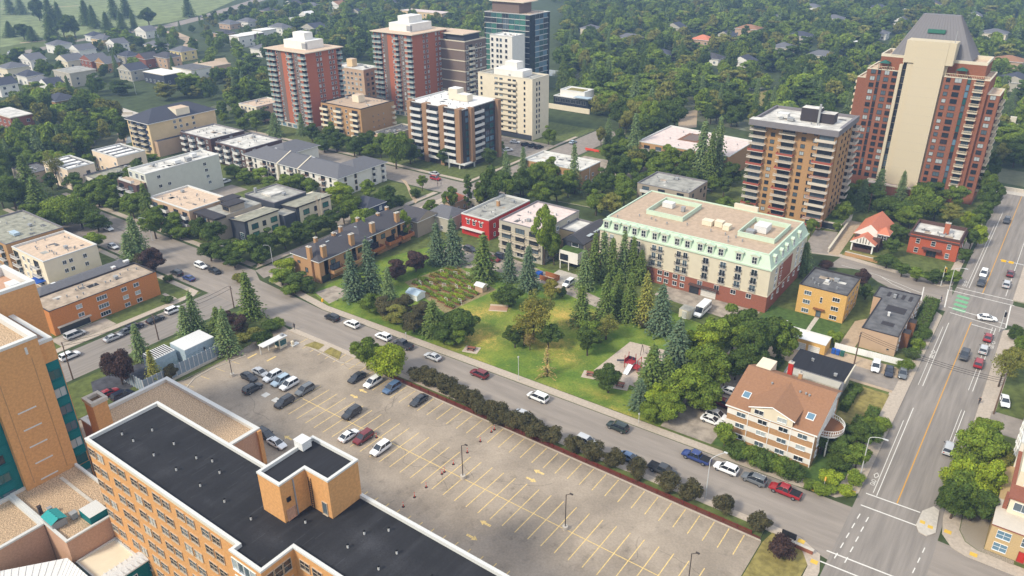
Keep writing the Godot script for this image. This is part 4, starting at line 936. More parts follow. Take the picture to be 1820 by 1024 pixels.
	wins(n, "E", -57.2, [-254.5, -258.6, -262.6], steps(1.9, 2.32, 13), 0.8, 1.0, "frame_dark", 1, 1, GD)
	blk(n, "lift_house", -71.8, -66.0, 32.0, 36.2, -261.5, -257.2, "metal_dark", "roof_pale"); blk(n, "machine_room", -65.9, -61.4, 32.0, 35.0, -262, -257.6, "metal_dark", "roof_pale")
	blk(n, "flue", -66.2, -65.6, 32, 38, -257.2, -256.6, "metal_grey")
	roof_units(n, 32.0, [[-77.5, -258, 3.4, 2.6, 1.3, "metal_white"], [-74, -254.5, 2, 1.2, 0.8, "metal_grey"]])
	# ---- tall red tower with pale shaft and metal pyramid roof
	n = thing("apartment_tower", "tall red brick tower with pale central shaft, grey pyramid roof and stepped terraces", "tower", Vector3(-44, 0, -309))
	shell(n, rect(-63.6, -52.4, -318, -301.5), -0.2, 42.6, M.brick_tower, M.roof_cream, M.cap_cream, 0.4, 0.2, 0.3, ["left_wing", "terrace", "terrace_edge"])
	shell(n, rect(-38.6, -25.0, -318, -300), -0.2, 42.6, M.brick_tower, M.roof_cream, M.cap_cream, 0.4, 0.2, 0.3, ["right_wing", "terrace", "terrace_edge"])
	shell(n, rect(-25.0, -21.2, -314, -301.5), -0.2, 38.0, M.brick_tower, M.roof_cream, M.cap_cream, 0.4, 0.2, 0.3, ["side_bay", "terrace", "terrace_edge"])
	shell(n, rect(-66.8, -63.6, -317, -303.5), -0.2, 39.0, M.brick_tower, M.roof_cream, M.cap_cream, 0.4, 0.2, 0.3, ["side_bay", "terrace", "terrace_edge"])
	shell(n, rect(-60.4, -52.4, -318, -304.5), 42.4, 46.8, M.brick_tower, M.roof_cream, M.cap_cream, 0.5, 0.9, 0.3, ["upper_wing", "upper_roof", "upper_cornice"])
	shell(n, rect(-38.6, -27.2, -318, -303.5), 42.4, 46.8, M.brick_tower, M.roof_cream, M.cap_cream, 0.5, 0.9, 0.3, ["upper_wing", "upper_roof", "upper_cornice"])
	blk(n, "core", -52.4, -38.6, -0.2, 46.0, -318, -301.2, "shaft")
	blk(n, "shaft", -48.9, -39.2, 3.2, 53.6, -303, -299.6, "shaft"); blk(n, "shaft_head", -52.3, -37.0, 46.2, 53.5, -306, -299.75, "shaft")
	for y in steps(6.4, 3.2, 15): band(n, "panel_joint", "S", -299.6, -48.9, -39.2, y, y + 0.06, 0.03, "concrete")
	blk(n, "shaft_flank", -50.9, -48.9, 3.2, 46.2, -302.4, -300.3, "shaft"); blk(n, "fin", -53.2, -52.2, 3.2, 45.2, -302, -300.2, "shaft")
	wins(n, "S", -301.2, [-51.55], steps(4.2, 2.32, 18), 1.1, 2.0, "frame_dark", 1, 2, GD)
	var pg := G.new(); var o := n.position
	var B := [Vector3(-57.5, 47.4, -322), Vector3(-32, 47.4, -322), Vector3(-32, 47.4, -304.4), Vector3(-57.5, 47.4, -304.4), Vector3(-51.0, 60.8, -315), Vector3(-39.5, 60.8, -315), Vector3(-39.5, 60.8, -312), Vector3(-51.0, 60.8, -312)]
	for i in 8: B[i] -= o
	pg.quad(B[3], B[2], B[6], B[7], M.metal_seam); pg.quad(B[2], B[1], B[5], B[6], M.metal_seam); pg.quad(B[1], B[0], B[4], B[5], M.metal_seam); pg.quad(B[0], B[3], B[7], B[4], M.metal_seam); pg.quad(B[7], B[6], B[5], B[4], M.metal_seam)
	for e in [[0, 1, 4, 5], [1, 2, 5, 6], [3, 2, 7, 6], [0, 3, 4, 7]]:
		for k in 17: pg.tube(B[e[0]].lerp(B[e[1]], (k + 0.5) / 17.0), B[e[2]].lerp(B[e[3]], (k + 0.5) / 17.0), 0.07, 0.07, 4, M.metal_seam, false)
	part(n, "pyramid_roof", pg.mesh())
	blk(n, "roof_skylight", -48, -42.5, 55.2, 56.4, -309.6, -308.2, "glass_green"); blk(n, "roof_base", -57, -32.5, 46.2, 47.4, -321.5, -304.8, "metal_dark")
	blk(n, "antenna", -38.0, -37.8, 53, 57.4, -301, -300.8, "metal_grey")
	var y5 := steps(4.0, 2.32, 17)
	wins(n, "S", -301.5, [-61.4, -56.9, -54.3], y5, 1.5, 1.35, "frame_dark", 2, 1, GL)
	wins(n, "S", -301.5, [-59.4], y5, 0.9, 1.9, "frame_dark", 1, 1, GD)
	wins(n, "S", -300, [-37.2], y5, 1.2, 1.2, "frame_dark", 1, 1, GL); wins(n, "S", -300, [-34.2], y5, 2.0, 1.4, "frame_dark", 2, 1, GL)
	wins(n, "S", -300, [-31.0], y5, 1.0, 2.0, "frame_dark", 1, 1, GT)
	balcs(n, "S", -300, [-27.8], y5, 3.0, 1.3, "cap_cream", "rail_cream", "bars", true, 0.9, 1.7)
	wins(n, "S", -301.5, [-23.1], steps(4.0, 2.32, 15), 1.6, 1.3, "frame_dark", 2, 1, GL)
	balcs(n, "E", -21.2, [-306.5, -311.5], steps(4.0, 2.32, 14), 2.6, 1.1, "cap_cream", "rail_cream", "solid", true, 0.8, 1.7)
	balcs(n, "W", -66.8, [-308], steps(4.0, 2.32, 15), 3.0, 1.1, "cap_cream", "rail_cream", "solid", true, 0.8, 1.7)
	for a in [[-63.4, -55, -301.9], [-38.4, -25.2, -300.4]]:
		var rg := G.new(); var k := int((a[1] - a[0]) / 0.5)
		for i in k + 1: rg.box(Vector3(a[0] + (a[1] - a[0]) * i / k, 42.7, a[2]) - o, Vector3(a[0] + (a[1] - a[0]) * i / k + 0.06, 43.7, a[2] + 0.06) - o, M.rail_cream)
		rg.box(Vector3(a[0], 43.7, a[2]) - o, Vector3(a[1], 43.8, a[2] + 0.1) - o, M.rail_cream)
		part(n, "terrace_railing", rg.mesh())
	for x in [-58.5, -34]:
		var ag := G.new()
		for i in 4: ag.tri(Vector3(0, 1.0, 0), Vector3(cos(TAU * i / 4 + 0.785), 0, sin(TAU * i / 4 + 0.785)) * 2.4, Vector3(cos(TAU * (i - 1) / 4 + 0.785), 0, sin(TAU * (i - 1) / 4 + 0.785)) * 2.4, M.awning)
		for i in 4: ag.box(Vector3(cos(TAU * i / 4 + 0.785) * 2.2 - 0.06, -2.2, sin(TAU * i / 4 + 0.785) * 2.2 - 0.06), Vector3(cos(TAU * i / 4 + 0.785) * 2.2 + 0.06, 0.05, sin(TAU * i / 4 + 0.785) * 2.2 + 0.06), M.awning)
		part(n, "gazebo", ag.mesh(), Transform3D(Basis.IDENTITY, Vector3(x, 44.9, -302.6 if x < -50 else -301.8) - o + Vector3(0, 0, -0.4)))
	shell(n, rect(-56, -36, -301.1, -296), -0.2, 3.3, M.brick_tower, M.roof_pink, M.cap_cream, 0.4, 0.3, 0.3, ["podium", "podium_roof", "podium_edge"])

func build_mid():
	var n: Node3D; var g: G
	# ---- mint mansard building
	n = bare("mansard_building", "long cream apartment building with mint mansard roof, dormers and brick lower floors", -77, -197)
	var x0 := -101.6; var x1 := -51.9; var z0 := -211.5; var z1 := -181.2
	blk(n, "wall", x0, x1, 4.6, 12.2, z0, z1, "stucco"); blk(n, "brick_base", x0 - 0.06, x1 + 0.06, -0.2, 4.6, z0, z1 + 0.06, "brick_lower")
	blk(n, "stone_course", x0 - 0.12, x1 + 0.14, 4.5, 4.75, z0, z1 + 0.14, "cap_cream"); blk(n, "cornice", x0 - 0.35, x1 + 0.35, 11.95, 12.3, z0, z1 + 0.35, "mint")
	g = G.new(); var o := n.position; var i := 1.3
	var a := [Vector3(x0, 12.3, z0), Vector3(x1, 12.3, z0), Vector3(x1, 12.3, z1), Vector3(x0, 12.3, z1), Vector3(x0 + i, 15.5, z0 + i), Vector3(x1 - i, 15.5, z0 + i), Vector3(x1 - i, 15.5, z1 - i), Vector3(x0 + i, 15.5, z1 - i)]
	for k in 8: a[k] -= o
	g.quad(a[3], a[2], a[6], a[7], M.mint); g.quad(a[2], a[1], a[5], a[6], M.mint); g.quad(a[1], a[0], a[4], a[5], M.mint); g.quad(a[0], a[3], a[7], a[4], M.mint)
	part(n, "mansard", g.mesh())
	shell(n, rect(x0 + i, x1 - i, z0 + i, z1 - i), 15.4, 15.6, M.mint, M.roof_sand, M.mint, 0.35, 0.15, 0.15, ["roof_curb", "roof", "roof_edge"])
	# dormers: box, arched hood and window
	var dg := G.new(); dg.box(Vector3(-0.85, 0.3, -1.3), Vector3(0.85, 2.35, 0.1), M.mint); dg.box(Vector3(-1.0, 2.35, -1.3), Vector3(1.0, 2.5, 0.25), M.cap_cream)
	dg.tri(Vector3(-1.0, 2.5, 0.25), Vector3(1.0, 2.5, 0.25), Vector3(0, 2.95, 0.25), M.mint); dg.quad(Vector3(1.0, 2.5, 0.25), Vector3(1.0, 2.5, -1.3), Vector3(0, 2.95, -1.3), Vector3(0, 2.95, 0.25), M.mint); dg.quad(Vector3(-1.0, 2.5, -1.3), Vector3(-1.0, 2.5, 0.25), Vector3(0, 2.95, 0.25), Vector3(0, 2.95, -1.3), M.mint)
	var dm := dg.mesh()
	for u in [-99.7, -96.5, -93.6, -90.7, -87.9, -84.5, -81.6, -77.8, -74.8, -71.2, -68.4, -65.4, -60.6, -56.4]:
		var d := part(n, "dormer", dm, fx(n, "S", z1, u, 12.25, -0.2) * Transform3D(Basis.from_scale(Vector3(1.2, 1.12, 1.1)), Vector3.ZERO)); part(d, "window", win_mesh(1.0, 1.6, "frame_white", "glass_dark", 2, 2), Transform3D(Basis.IDENTITY, Vector3(0, 0.55, 0.11)))
	for u in [-185, -190, -194, -199, -204.5]:
		var d := part(n, "dormer", dm, fx(n, "E", x1, u, 12.3, -0.3)); part(d, "window", win_mesh(1.0, 1.6, "frame_white", "glass_dark", 2, 2), Transform3D(Basis.IDENTITY, Vector3(0, 0.55, 0.11)))
	for y in [9.6, 7.3, 5.2]:
		for u in [-98.6, -90.2, -83.4, -76.0]:
			wins(n, "S", z1, [u - 0.95, u + 0.95], [y], 1.15, 1.65, "frame_white", 2, 1, GL); balcs(n, "S", z1, [u], [y - 0.1], 3.9, 0.5, "slab", "frame_dark", "bars", false, 0.85)
		for u in [-69.2, -64.4, -60.2, -56.0]:
			wins(n, "S", z1, [u], [y], 1.5, 1.65, "frame_white", 2, 1, GD); balcs(n, "S", z1, [u], [y - 0.1], 1.9, 0.45, "slab", "frame_dark", "bars", false, 0.85)
		wins(n, "E", x1, [-186, -190, -203, -207], [y], 1.2, 1.4, "frame_white", 2, 1, GL)
	wins(n, "S", z1 + 0.06, [-98, -95.8, -90, -87.6, -82, -80, -77.4, -75.2, -70.2, -65.4, -60.8, -56.6], [3.0], 1.3, 1.2, "frame_white", 2, 1, GL)
	wins(n, "S", z1 + 0.06, [-98, -95.8, -90, -87.6, -82, -80, -77.4, -75.2], [0.9], 1.2, 1.2, "frame_white", 2, 1, GD)
	wins(n, "E", x1 + 0.06, seq(-183, -209, 6), [2.6], 1.2, 1.2, "frame_white", 2, 1, GD)
	part(n, "garage_door", win_mesh(4.2, 2.3, "concrete", "slab_white", 1, 4), fx(n, "S", z1 + 0.06, -67.5, 0.1)); part(n, "garage_door", win_mesh(2.6, 2.4, "metal_dark", "glass_dark", 1, 1), fx(n, "S", z1 + 0.06, -71.6, 0.1))
	band(n, "brick_panel", "E", x1, -188.5, -199, 4.6, 10.6, 0.07, "brick_lower")
	blk(n, "canopy", -73, -64.8, 2.75, 3.0, z1 + 0.06, z1 + 1.3, "brick_dark")
	for t in [[-92.5, -81.2, -204.5, -191.5], [-64.8, -54.8, -203.5, -190.5]]:
		shell(n, rect(t[0], t[1], t[2], t[3]), 15.3, 16.7, M.mint, M.roof_sand, M.mint, 0.25, 0.1, 1.2, ["roof_screen", "screen_floor", "screen_edge"])
	roof_units(n, 15.5, [[-89.5, -200, 3.2, 2.2, 1.4, "metal_white"], [-84.5, -199, 1.0, 1.0, 1.3, "metal_grey"], [-60.5, -197.5, 3.4, 4.2, 1.8, "metal_white"], [-62.5, -194, 2, 2, 0.9, "metal_grey"]])
	roof_units(n, 15.4, [[-74.5, -193.6, 2.8, 2.2, 1.3, "cream"], [-71.4, -194.2, 2.2, 2.0, 1.5, "cream"], [-68.8, -193.2, 1.8, 2.4, 1.3, "cream"]])
	blk(n, "roof_gable", -73.5, -66.5, 15.3, 17.0, -211, -210, "cap_cream")
	roof_vents(n, 15.5, -99, -55, -190, -184, 12)
	# ---- orange-roofed apartments on the corner
	n = bare("corner_apartments", "three storey brown and white banded apartments with orange shingle roof and round deck", -31.8, -133.5)
	x0 = -40.2; x1 = -23.4; z0 = -141.3; z1 = -125.7
	blk(n, "wall", x0, x1, -0.2, 7.6, z0, z1, "brick_tan")
	for k in 3:
		band(n, "white_band", "S", z1, x0, x1, 0.6 + k * 2.55, 1.75 + k * 2.55, 0.08, "white_wall")
		wins(n, "S", z1 + 0.08, [-37.4, -33.2, -29.2, -25.6], [0.7 + k * 2.55], 1.7, 0.95, "frame_white", 2, 1, GL)
	for x in [-36, -31.8, -27.8, -23.5]: blk(n, "downpipe", x - 0.06, x + 0.06, 0, 7.5, z1, z1 + 0.14, "frame_white")
	wins(n, "E", x1, [-128.5, -132, -138.5], [0.9, 3.4, 5.9], 1.1, 1.3, "frame_white", 2, 1, GD)
	blk(n, "side_panel", x1, x1 + 0.1, 5.0, 7.6, -139.5, -127.5, "white_wall")
	g = G.new(); var R: Material = M.shingle_brown
	var q := [Vector3(x0 - 0.4, 7.7, z1 + 0.4), Vector3(x1 + 0.4, 7.7, z1 + 0.4), Vector3(x1 + 0.4, 11.0, -136.5), Vector3(x0 - 0.4, 11.0, -136.5), Vector3(x1 + 0.4, 8.6, z0 - 0.3), Vector3(x0 - 0.4, 8.6, z0 - 0.3)]
	for k in 6: q[k] -= n.position
	g.quad(q[0], q[1], q[2], q[3], R); g.quad(q[3], q[2], q[4], q[5], R)
	g.box(q[0] - Vector3(0, 0.35, 0.25), q[1], M.frame_white)
	part(n, "roof", g.mesh())
	g = G.new(); var dn := Vector3(0, -3.4, 0)
	g.tri(q[1] - Vector3(0.4, 0, 0), q[4] - Vector3(0.4, 0, 0), q[2] - Vector3(0.4, 0, 0), M.white_wall); g.quad(q[1] - Vector3(0.4, 0.4, 0), q[4] - Vector3(0.4, 1.4, 0), q[4] - Vector3(0.4, 0, 0), q[1] - Vector3(0.4, 0, 0), M.white_wall)
	g.tri(q[0] + Vector3(0.4, 0, 0), q[3] + Vector3(0.4, 0, 0), q[5] + Vector3(0.4, 0, 0), M.white_wall)
	part(n, "gable_wall", g.mesh())
	# the broad cross gable
	g = G.new(); var c := [Vector3(-35.6, 7.6, z1 + 0.45), Vector3(-27.6, 7.6, z1 + 0.45), Vector3(-27.6, 9.2, z1 + 0.45), Vector3(-31.6, 10.6, z1 + 0.45), Vector3(-35.6, 9.2, z1 + 0.45), Vector3(-31.6, 10.6, -135.6), Vector3(-27.2, 9.0, -131.2), Vector3(-36.0, 9.0, -131.2)]
	for k in 8: c[k] -= n.position
	g.quad(c[0], c[1], c[2], c[4], M.cream); g.tri(c[4], c[2], c[3], M.cream)
	part(n, "gable_wall", g.mesh())
	g = G.new(); var up := Vector3(0, 0.12, 0.35)
	g.quad(c[3] + up, c[2] + up + Vector3(0.4, -0.14, 0), c[6] + Vector3(0, 0.1, 0), c[5] + Vector3(0, 0.1, 0), R); g.quad(c[4] + up + Vector3(-0.4, -0.14, 0), c[3] + up, c[5] + Vector3(0, 0.1, 0), c[7] + Vector3(0, 0.1, 0), R)
	g.tube(c[4] + up + Vector3(-0.4, -0.2, 0), c[3] + up + Vector3(0, -0.06, 0), 0.12, 0.12, 4, M.frame_white); g.tube(c[3] + up + Vector3(0, -0.06, 0), c[2] + up + Vector3(0.4, -0.2, 0), 0.12, 0.12, 4, M.frame_white)
	part(n, "gable_roof", g.mesh())
	wins(n, "S", z1 + 0.45, [-34.0, -29.6], [8.0], 1.7, 0.95, "frame_white", 2, 1, ["glass_dark", "glass_pale"])
	for x in [-37.9, -25.5]:
		g = G.new(); g.box(Vector3(-0.75, 0, -0.85), Vector3(0.75, 0.16, 0.85), M.frame_white); g.box(Vector3(-0.62, 0.16, -0.72), Vector3(0.62, 0.2, 0.72), M.glass_sky)
		part(n, "skylight", g.mesh(), Transform3D(Basis(Vector3.RIGHT, 0.29), Vector3(x, 8.78, -129.0) - n.position))
	roof_vents(n, 9.9, -38, -26, -134, -133.4, 4)
	chimney(n, -31, -139.6, 8, 10.9, 0.7, 0.7, "brick_tan"); chimney(n, -33.6, -141.6, 6, 11.4, 0.9, 0.8, "red_paint")
	blk(n, "rear_box", -39.6, -36.6, 7.6, 10.4, -142.2, -138, "cream")
	g = G.new()   # the round deck on columns
	var dp := PackedVector2Array()
	for k in 13: dp.append(Vector2(sin(PI * k / 12) * 3.4, -cos(PI * k / 12) * 3.4))
	g.poly(dp, 4.9, M.wood); g.sides(dp, 4.5, 4.9, M.slab_white); g.poly(dp, 4.5, M.slab_white, false)
	part(n, "deck", g.mesh(), Transform3D(Basis.IDENTITY, Vector3(x1 + 0.02, 0, -133.5) - n.position))
	g = G.new()
	for k in 25:
		var t := PI * k / 24; g.box(Vector3(sin(t) * 3.3 - 0.04, 4.9, -cos(t) * 3.3 - 0.04), Vector3(sin(t) * 3.3 + 0.04, 5.9, -cos(t) * 3.3 + 0.04), M.frame_white)
		if k < 24:
			var t2 := PI * (k + 1) / 24
			for y in [5.9, 5.2]: g.tube(Vector3(sin(t) * 3.3, y, -cos(t) * 3.3), Vector3(sin(t2) * 3.3, y, -cos(t2) * 3.3), 0.06, 0.06, 4, M.frame_white)
	part(n, "deck_railing", g.mesh(), Transform3D(Basis.IDENTITY, Vector3(x1 + 0.02, 0, -133.5) - n.position))
	for t in [0.35, 1.1, 1.9, 2.7]:
		g = G.new(); g.tube(Vector3.ZERO, Vector3(0, 4.5, 0), 0.16, 0.16, 8, M.frame_white); part(n, "column", g.mesh(), Transform3D(Basis.IDENTITY, Vector3(x1 + sin(t) * 3.1, 0, -133.5 - cos(t) * 3.1) - n.position))
	# ---- tan brick three-storey
	n = rb("walk_up", "three storey tan brick walk-up with plain grey roof beside the avenue crossing street", -45.8, -34.0, -199.7, -186.8, 7.8, "brick_tan3", "roof_dark", "cap_dark", 0.15, 0.1)
	wins(n, "S", -186.8, [-43.4, -36.4], [0.5, 3.0, 5.5], 1.7, 1.05, "frame_white", 3, 1, GL); wins(n, "S", -186.8, [-39.9], [4.2], 0.5, 1.5, "frame_white", 1, 2, GD)
	wins(n, "E", -34.0, [-189.5, -193.2, -197], [0.5, 3.0, 5.5], 1.2, 1.05, "frame_tan", 2, 1, GD)
	part(n, "door", win_mesh(1.2, 2.0, "wood", "glass_mid", 1, 1), fx(n, "S", -186.8, -40.0, 0.1)); blk(n, "door_hood", -41.4, -38.6, 2.3, 2.5, -186.79, -185.9, "wood")
	roof_units(n, 7.5, [[-40.5, -192.5, 0.8, 0.8, 0.5, "metal_white"]])
	# ---- brown flat with patched dark roof
	n = thing("rooming_house", "brown stucco building with patched black roof, stairs and porches beside the hedge", "building", Vector3(-24, 0, -190))
	shell(n, P2([-27.7, -177.3, -19.7, -177.3, -19.7, -203.4, -29.6, -203.4, -29.6, -196.2, -27.7, -196.2]), -0.2, 5.2, M.tan_wall, M.roof_dark, M.cap_dark, 0.15, 0.12, 0.15)
	blk(n, "tar_patch", -25.5, -21, 5.06, 5.09, -193.6, -190, "cap_dark"); blk(n, "tar_patch", -24.6, -21.8, 5.06, 5.09, -184, -182, "cap_dark")
	for k in 4: blk(n, "tar_patch", -27 + k * 1.7, -26.2 + k * 1.7, 5.06, 5.09, -201.5, -198.5, "cap_dark")
	roof_units(n, 5.05, [[-24, -187.2, 0.5, 0.5, 0.9, "metal_white"], [-25, -198.4, 0.6, 0.6, 0.8, "metal_grey"]])
	for z in [-183.2, -189.6]: blk(n, "porch", -19.7, -18.0, 0, 4.3, z - 1.2, z + 1.2, "wood", "cap_dark")
	wins(n, "E", -19.7, [-180, -186.4, -193, -197, -200.5], [0.6, 3.0], 0.9, 1.2, "frame_white", 1, 2, GL)
	wins(n, "S", -177.3, [-21.3], [1.2], 0.5, 0.5, "frame_tan", 1, 1, GD)
	# ---- red brick square
	n = rb("brick_house", "square red brick house with white flat roof, brown cornice and chimney", -30.6, -17.3, -256.5, -244.4, 6.2, "brick_house", "roof_pale", "brick_dark", 0.3, 0.7, "house")
	blk(n, "cornice", -31.1, -16.8, 5.5, 5.8, -257, -243.9, "brick_dark")
	wins(n, "S", -244.4, [-28.2, -19.8], [0.7, 3.6], 1.0, 1.4, "frame_white", 1, 2, GD); wins(n, "S", -244.4, [-24], [3.6], 1.1, 1.4, "frame_white", 1, 2, GD)
	part(n, "door", win_mesh(2.6, 2.0, "wood", "glass_dark", 3, 1), fx(n, "S", -244.4, -24, 0.1)); blk(n, "porch_roof", -26.6, -21.4, 2.6, 2.8, -244.39, -242.6, "brick_dark")
	wins(n, "E", -17.3, [-247, -251, -254.5], [0.7, 3.6], 1.0, 1.4, "frame_white", 1, 2, GD); chimney(n, -22, -250.5, 6, 9.3, 1.4, 1.0, "brick_bright")
	roof_units(n, 5.9, [[-22.6, -247.4, 0.9, 0.9, 0.4, "metal_white"]])
	# ---- terracotta house
	n = bare("gabled_house", "dark brick house with terracotta roof and half-timbered white porch gable", -41, -246, "house")
	blk(n, "wall", -45, -37.6, -0.2, 4.0, -253, -239, "brick_dark")
	hip(n, -45.2, -37.4, -254.6, -241.4, 4.0, 3.6, 0.6, "tile_terra", "z", 0.0, "white_wall", "tile_terra")
	hip(n, -44.9, -38.6, -241.3, -236.6, 2.9, 2.3, 0.5, "tile_terra", "z", 0.0, "white_wall")
	for x in [-43.4, -42.5, -41.7, -40.9, -40.0]: blk(n, "timber", x - 0.09, x + 0.09, 3.0, 3.5 + 1.5 * (1.0 - absf(x + 41.7) / 2.6), -236.1, -236.0, "cap_dark")
	for x in [-44.8, -38.9]: blk(n, "porch_post", x - 0.2, x + 0.2, 0, 2.8, -237, -236.6, "frame_white")
	blk(n, "porch_wall", -44.8, -38.8, 0, 1.0, -237, -236.7, "brick_dark")
	blk(n, "dormer", -38.9, -35.9, 2.8, 5.4, -244.6, -240.8, "brick_dark"); hip(n, -38.9, -35.9, -244.6, -240.8, 5.4, 1.6, 0.4, "tile_terra", "x", 1.7)
	wins(n, "S", -240.8, [-38.1, -36.7], [3.5], 0.8, 1.3, "frame_white", 1, 2, GL)
	# ---- long garage, black roofed building
	n = rb("garage", "low tan garage with long bright white roof and two doors", -44.6, -33.0, -172.6, -167.8, 3.0, "brick_tan3", "roof_white", "cap_white", 0.1, 0.06, "garage")
	for x in [-38.6, -35.4]: part(n, "garage_door", win_mesh(2.5, 1.9, "frame_white", "slab_white", 1, 4), fx(n, "S", -167.8, x, 0.05))
	part(n, "lean_to", box_mesh(Vector3(3.2, 0.2, 2.6), "metal_white"), Transform3D(Basis.IDENTITY, Vector3(-45.6, 2.9, -173.6) - n.position))
	n = bare("flat_roof_house", "low building with black membrane roof and grey shingle apron", -30.5, -154.5)
	blk(n, "wall", -36.2, -25.2, -0.2, 4.4, -159.8, -149.0, "grey_wall")
	g = G.new(); g.quad(Vector3(-36.7, 4.5, -151.9) - n.position, Vector3(-24.8, 4.5, -151.9) - n.position, Vector3(-24.8, 4.7, -160.2) - n.position, Vector3(-36.7, 4.7, -160.2) - n.position, M.roof_black); part(n, "roof", g.mesh())
	g = G.new(); g.quad(Vector3(-36.9, 3.5, -148.3) - n.position, Vector3(-24.4, 3.5, -148.3) - n.position, Vector3(-24.8, 4.48, -151.9) - n.position, Vector3(-36.7, 4.48, -151.9) - n.position, M.shingle_grey); part(n, "shingle_apron", g.mesh())
	blk(n, "roof_edge", -24.85, -24.6, 4.2, 4.75, -160.2, -151.9, "cap_cream"); roof_vents(n, 4.6, -35, -31, -158, -155, 2); roof_units(n, 4.6, [[-27.0, -153, 0.6, 0.5, 0.5, "metal_grey"]])
	# ---- black and white modern house
	n = bare("modern_house", "narrow modern house with black gable, white box front and dark roof", -108, -183, "house")
	blk(n, "wall", -111.8, -104.8, -0.2, 7.6, -193, -177.6, "charcoal_wall"); blk(n, "side_wall", -104.79, -104.6, -0.2, 7.5, -192, -177.7, "taupe")
	hip(n, -111.8, -104.8, -193, -177.6, 7.7, 2.2, 0.3, "shingle_dark", "z", 0.0, "charcoal_wall", "cap_dark")
	blk(n, "front_box", -110.7, -104.4, 2.6, 6.1, -177.59, -173.9, "white_wall", "grass_lush"); part(n, "window", win_mesh(2.6, 1.7, "frame_dark", "glass_dark", 3, 1), fx(n, "S", -173.9, -109, 3.2))
	for x in [-110.5, -107.6]: blk(n, "post", x, x + 0.25, 0, 2.6, -174.2, -173.95, "white_wall")
	part(n, "window", win_mesh(2.2, 1.8, "frame_white", "glass_dark", 1, 1), fx(n, "S", -177.6, -107.6, 6.3)); blk(n, "skylight", -106.6, -105.2, 8.6, 8.75, -184, -181.5, "glass_pale")
	for k in 3: blk(n, "skylight", -106.4, -105.4, 8.6, 8.75, -186 - k, -185.5 - k, "glass_pale")
	# ---- red building and grey balconied apartments
	n = rb("red_building", "bright red painted building with pale grey roof and white ornaments", -151.4, -140.2, -201.2, -178.7, 6.7, "red_paint", "roof_grey", "cap_white", 0.25, 0.3)
	wins(n, "S", -178.7, [-148.6, -146.2, -143.4], [3.9], 1.0, 1.3, "frame_white", 1, 2, GL); wins(n, "E", -140.2, [-181.5, -184.5], [0.8, 3.7], 0.9, 1.3, "frame_white", 1, 2, GL)
	for x in [-149.2, -147.9, -146.6, -145.3, -144.0, -142.7]: blk(n, "ornament", x - 0.35, x + 0.35, 5.35, 5.75, -178.7, -178.55, "cap_white")
	blk(n, "step_canopy", -151, -142, 2.4, 2.6, -178.69, -177.2, "slab_white"); chimney(n, -146.5, -192, 6.4, 8.2, 0.9, 0.9, "brick_tan"); roof_vents(n, 6.3, -149, -142, -198, -182, 3)
	n = rb("walk_up", "four storey grey apartment block with balcony rows and stained pale roof", -131.7, -116.0, -193.2, -172.9, 10.8, "grey_wall", "roof_pink", "cap_grey", 0.2, 0.15)
	balcs(n, "S", -172.9, [-129, -124, -119], steps(2.6, 2.5, 3), 4.4, 1.2, "slab", "rail_cream", "bars", true, 0.9, 1.8)
	wins(n, "S", -172.9, [-129, -124, -119], [0.6], 2.2, 1.2, "frame_white", 2, 1, GD); wins(n, "E", -116, [-176, -181, -187], steps(0.9, 2.5, 4), 1.2, 1.2, "frame_white", 2, 1, GL)
	tier(n, -115.99, -109.5, -0.2, 8.6, -192, -182, "beige", "roof_pale", "cap_grey"); roof_vents(n, 10.5, -130, -118, -191, -175, 6)
	# ---- flat blocks behind
	n = rb("walk_up", "three storey brown stone apartment block with weathered pale grey roof", -117.3, -97.9, -249.7, -234.2, 8.3, "taupe", "roof_grey", "cap_grey", 0.2, 0.15)
	wins(n, "E", -97.9, seq(-236, -249, 4), steps(0.8, 2.6, 3), 1.0, 1.1, "frame_dark", 1, 1, GD, "window", 0.4); balcs(n, "S", -234.2, [-114, -108, -101], steps(0.6, 2.6, 3), 3.4, 1.2, "slab", "slab_white", "solid", true, 0.9, 1.7)
	n = rb("walk_up", "low brick block with pale stained roof and white rim behind the poplars", -167.9, -141.7, -250.5, -236.5, 7.5, "brick_brown", "roof_pale", "cap_white", 0.3, 0.3)
	wins(n, "S", -236.5, seq(-167, -143, 8), [1.0, 3.6], 1.4, 1.2, "frame_white", 2, 1, GL); wins(n, "E", -141.7, [-240, -245], [1.0, 3.6], 1.2, 1.2, "frame_white", 2, 1, GD); blk(n, "downpipe", -141.7, -141.5, 0, 7.4, -242.6, -242.4, "cap_white")
	n = thing("courtyard_apartments", "brick apartments with pinkish white roof around a small courtyard", "building", Vector3(-121, 0, -294))
	shell(n, P2([-140.5, -278.6, -101.8, -278.6, -101.8, -305, -140.5, -309]), -0.2, 9.3, M.brick_brown, M.roof_pink, M.cap_white, 0.3, 0.25, 0.3)
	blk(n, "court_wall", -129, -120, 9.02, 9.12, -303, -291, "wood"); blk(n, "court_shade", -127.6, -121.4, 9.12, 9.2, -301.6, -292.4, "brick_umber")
	balcs(n, "S", -278.6, seq(-139, -103, 7), steps(1.0, 2.7, 3), 3.4, 1.2, "slab", "slab", "bars", true, 0.9, 1.8); roof_vents(n, 9.0, -138, -104, -303, -281, 9)
	# ---- modern low building with green roof
	n = rb("modern_pavilion", "low modern building with planted brown-green roof and white rim", -224, -203, -356, -343.3, 6.0, "glass_dark", "roof_white", "cap_white", 0.8, 0.3)
	tier(n, -222, -207, 5.6, 9.0, -356, -346.5, "white_wall", "roof_white", "cap_white", 0.6, 0.2); blk(n, "planted_roof", -219.5, -209.5, 8.75, 8.95, -354, -348.5, "grass_dry")
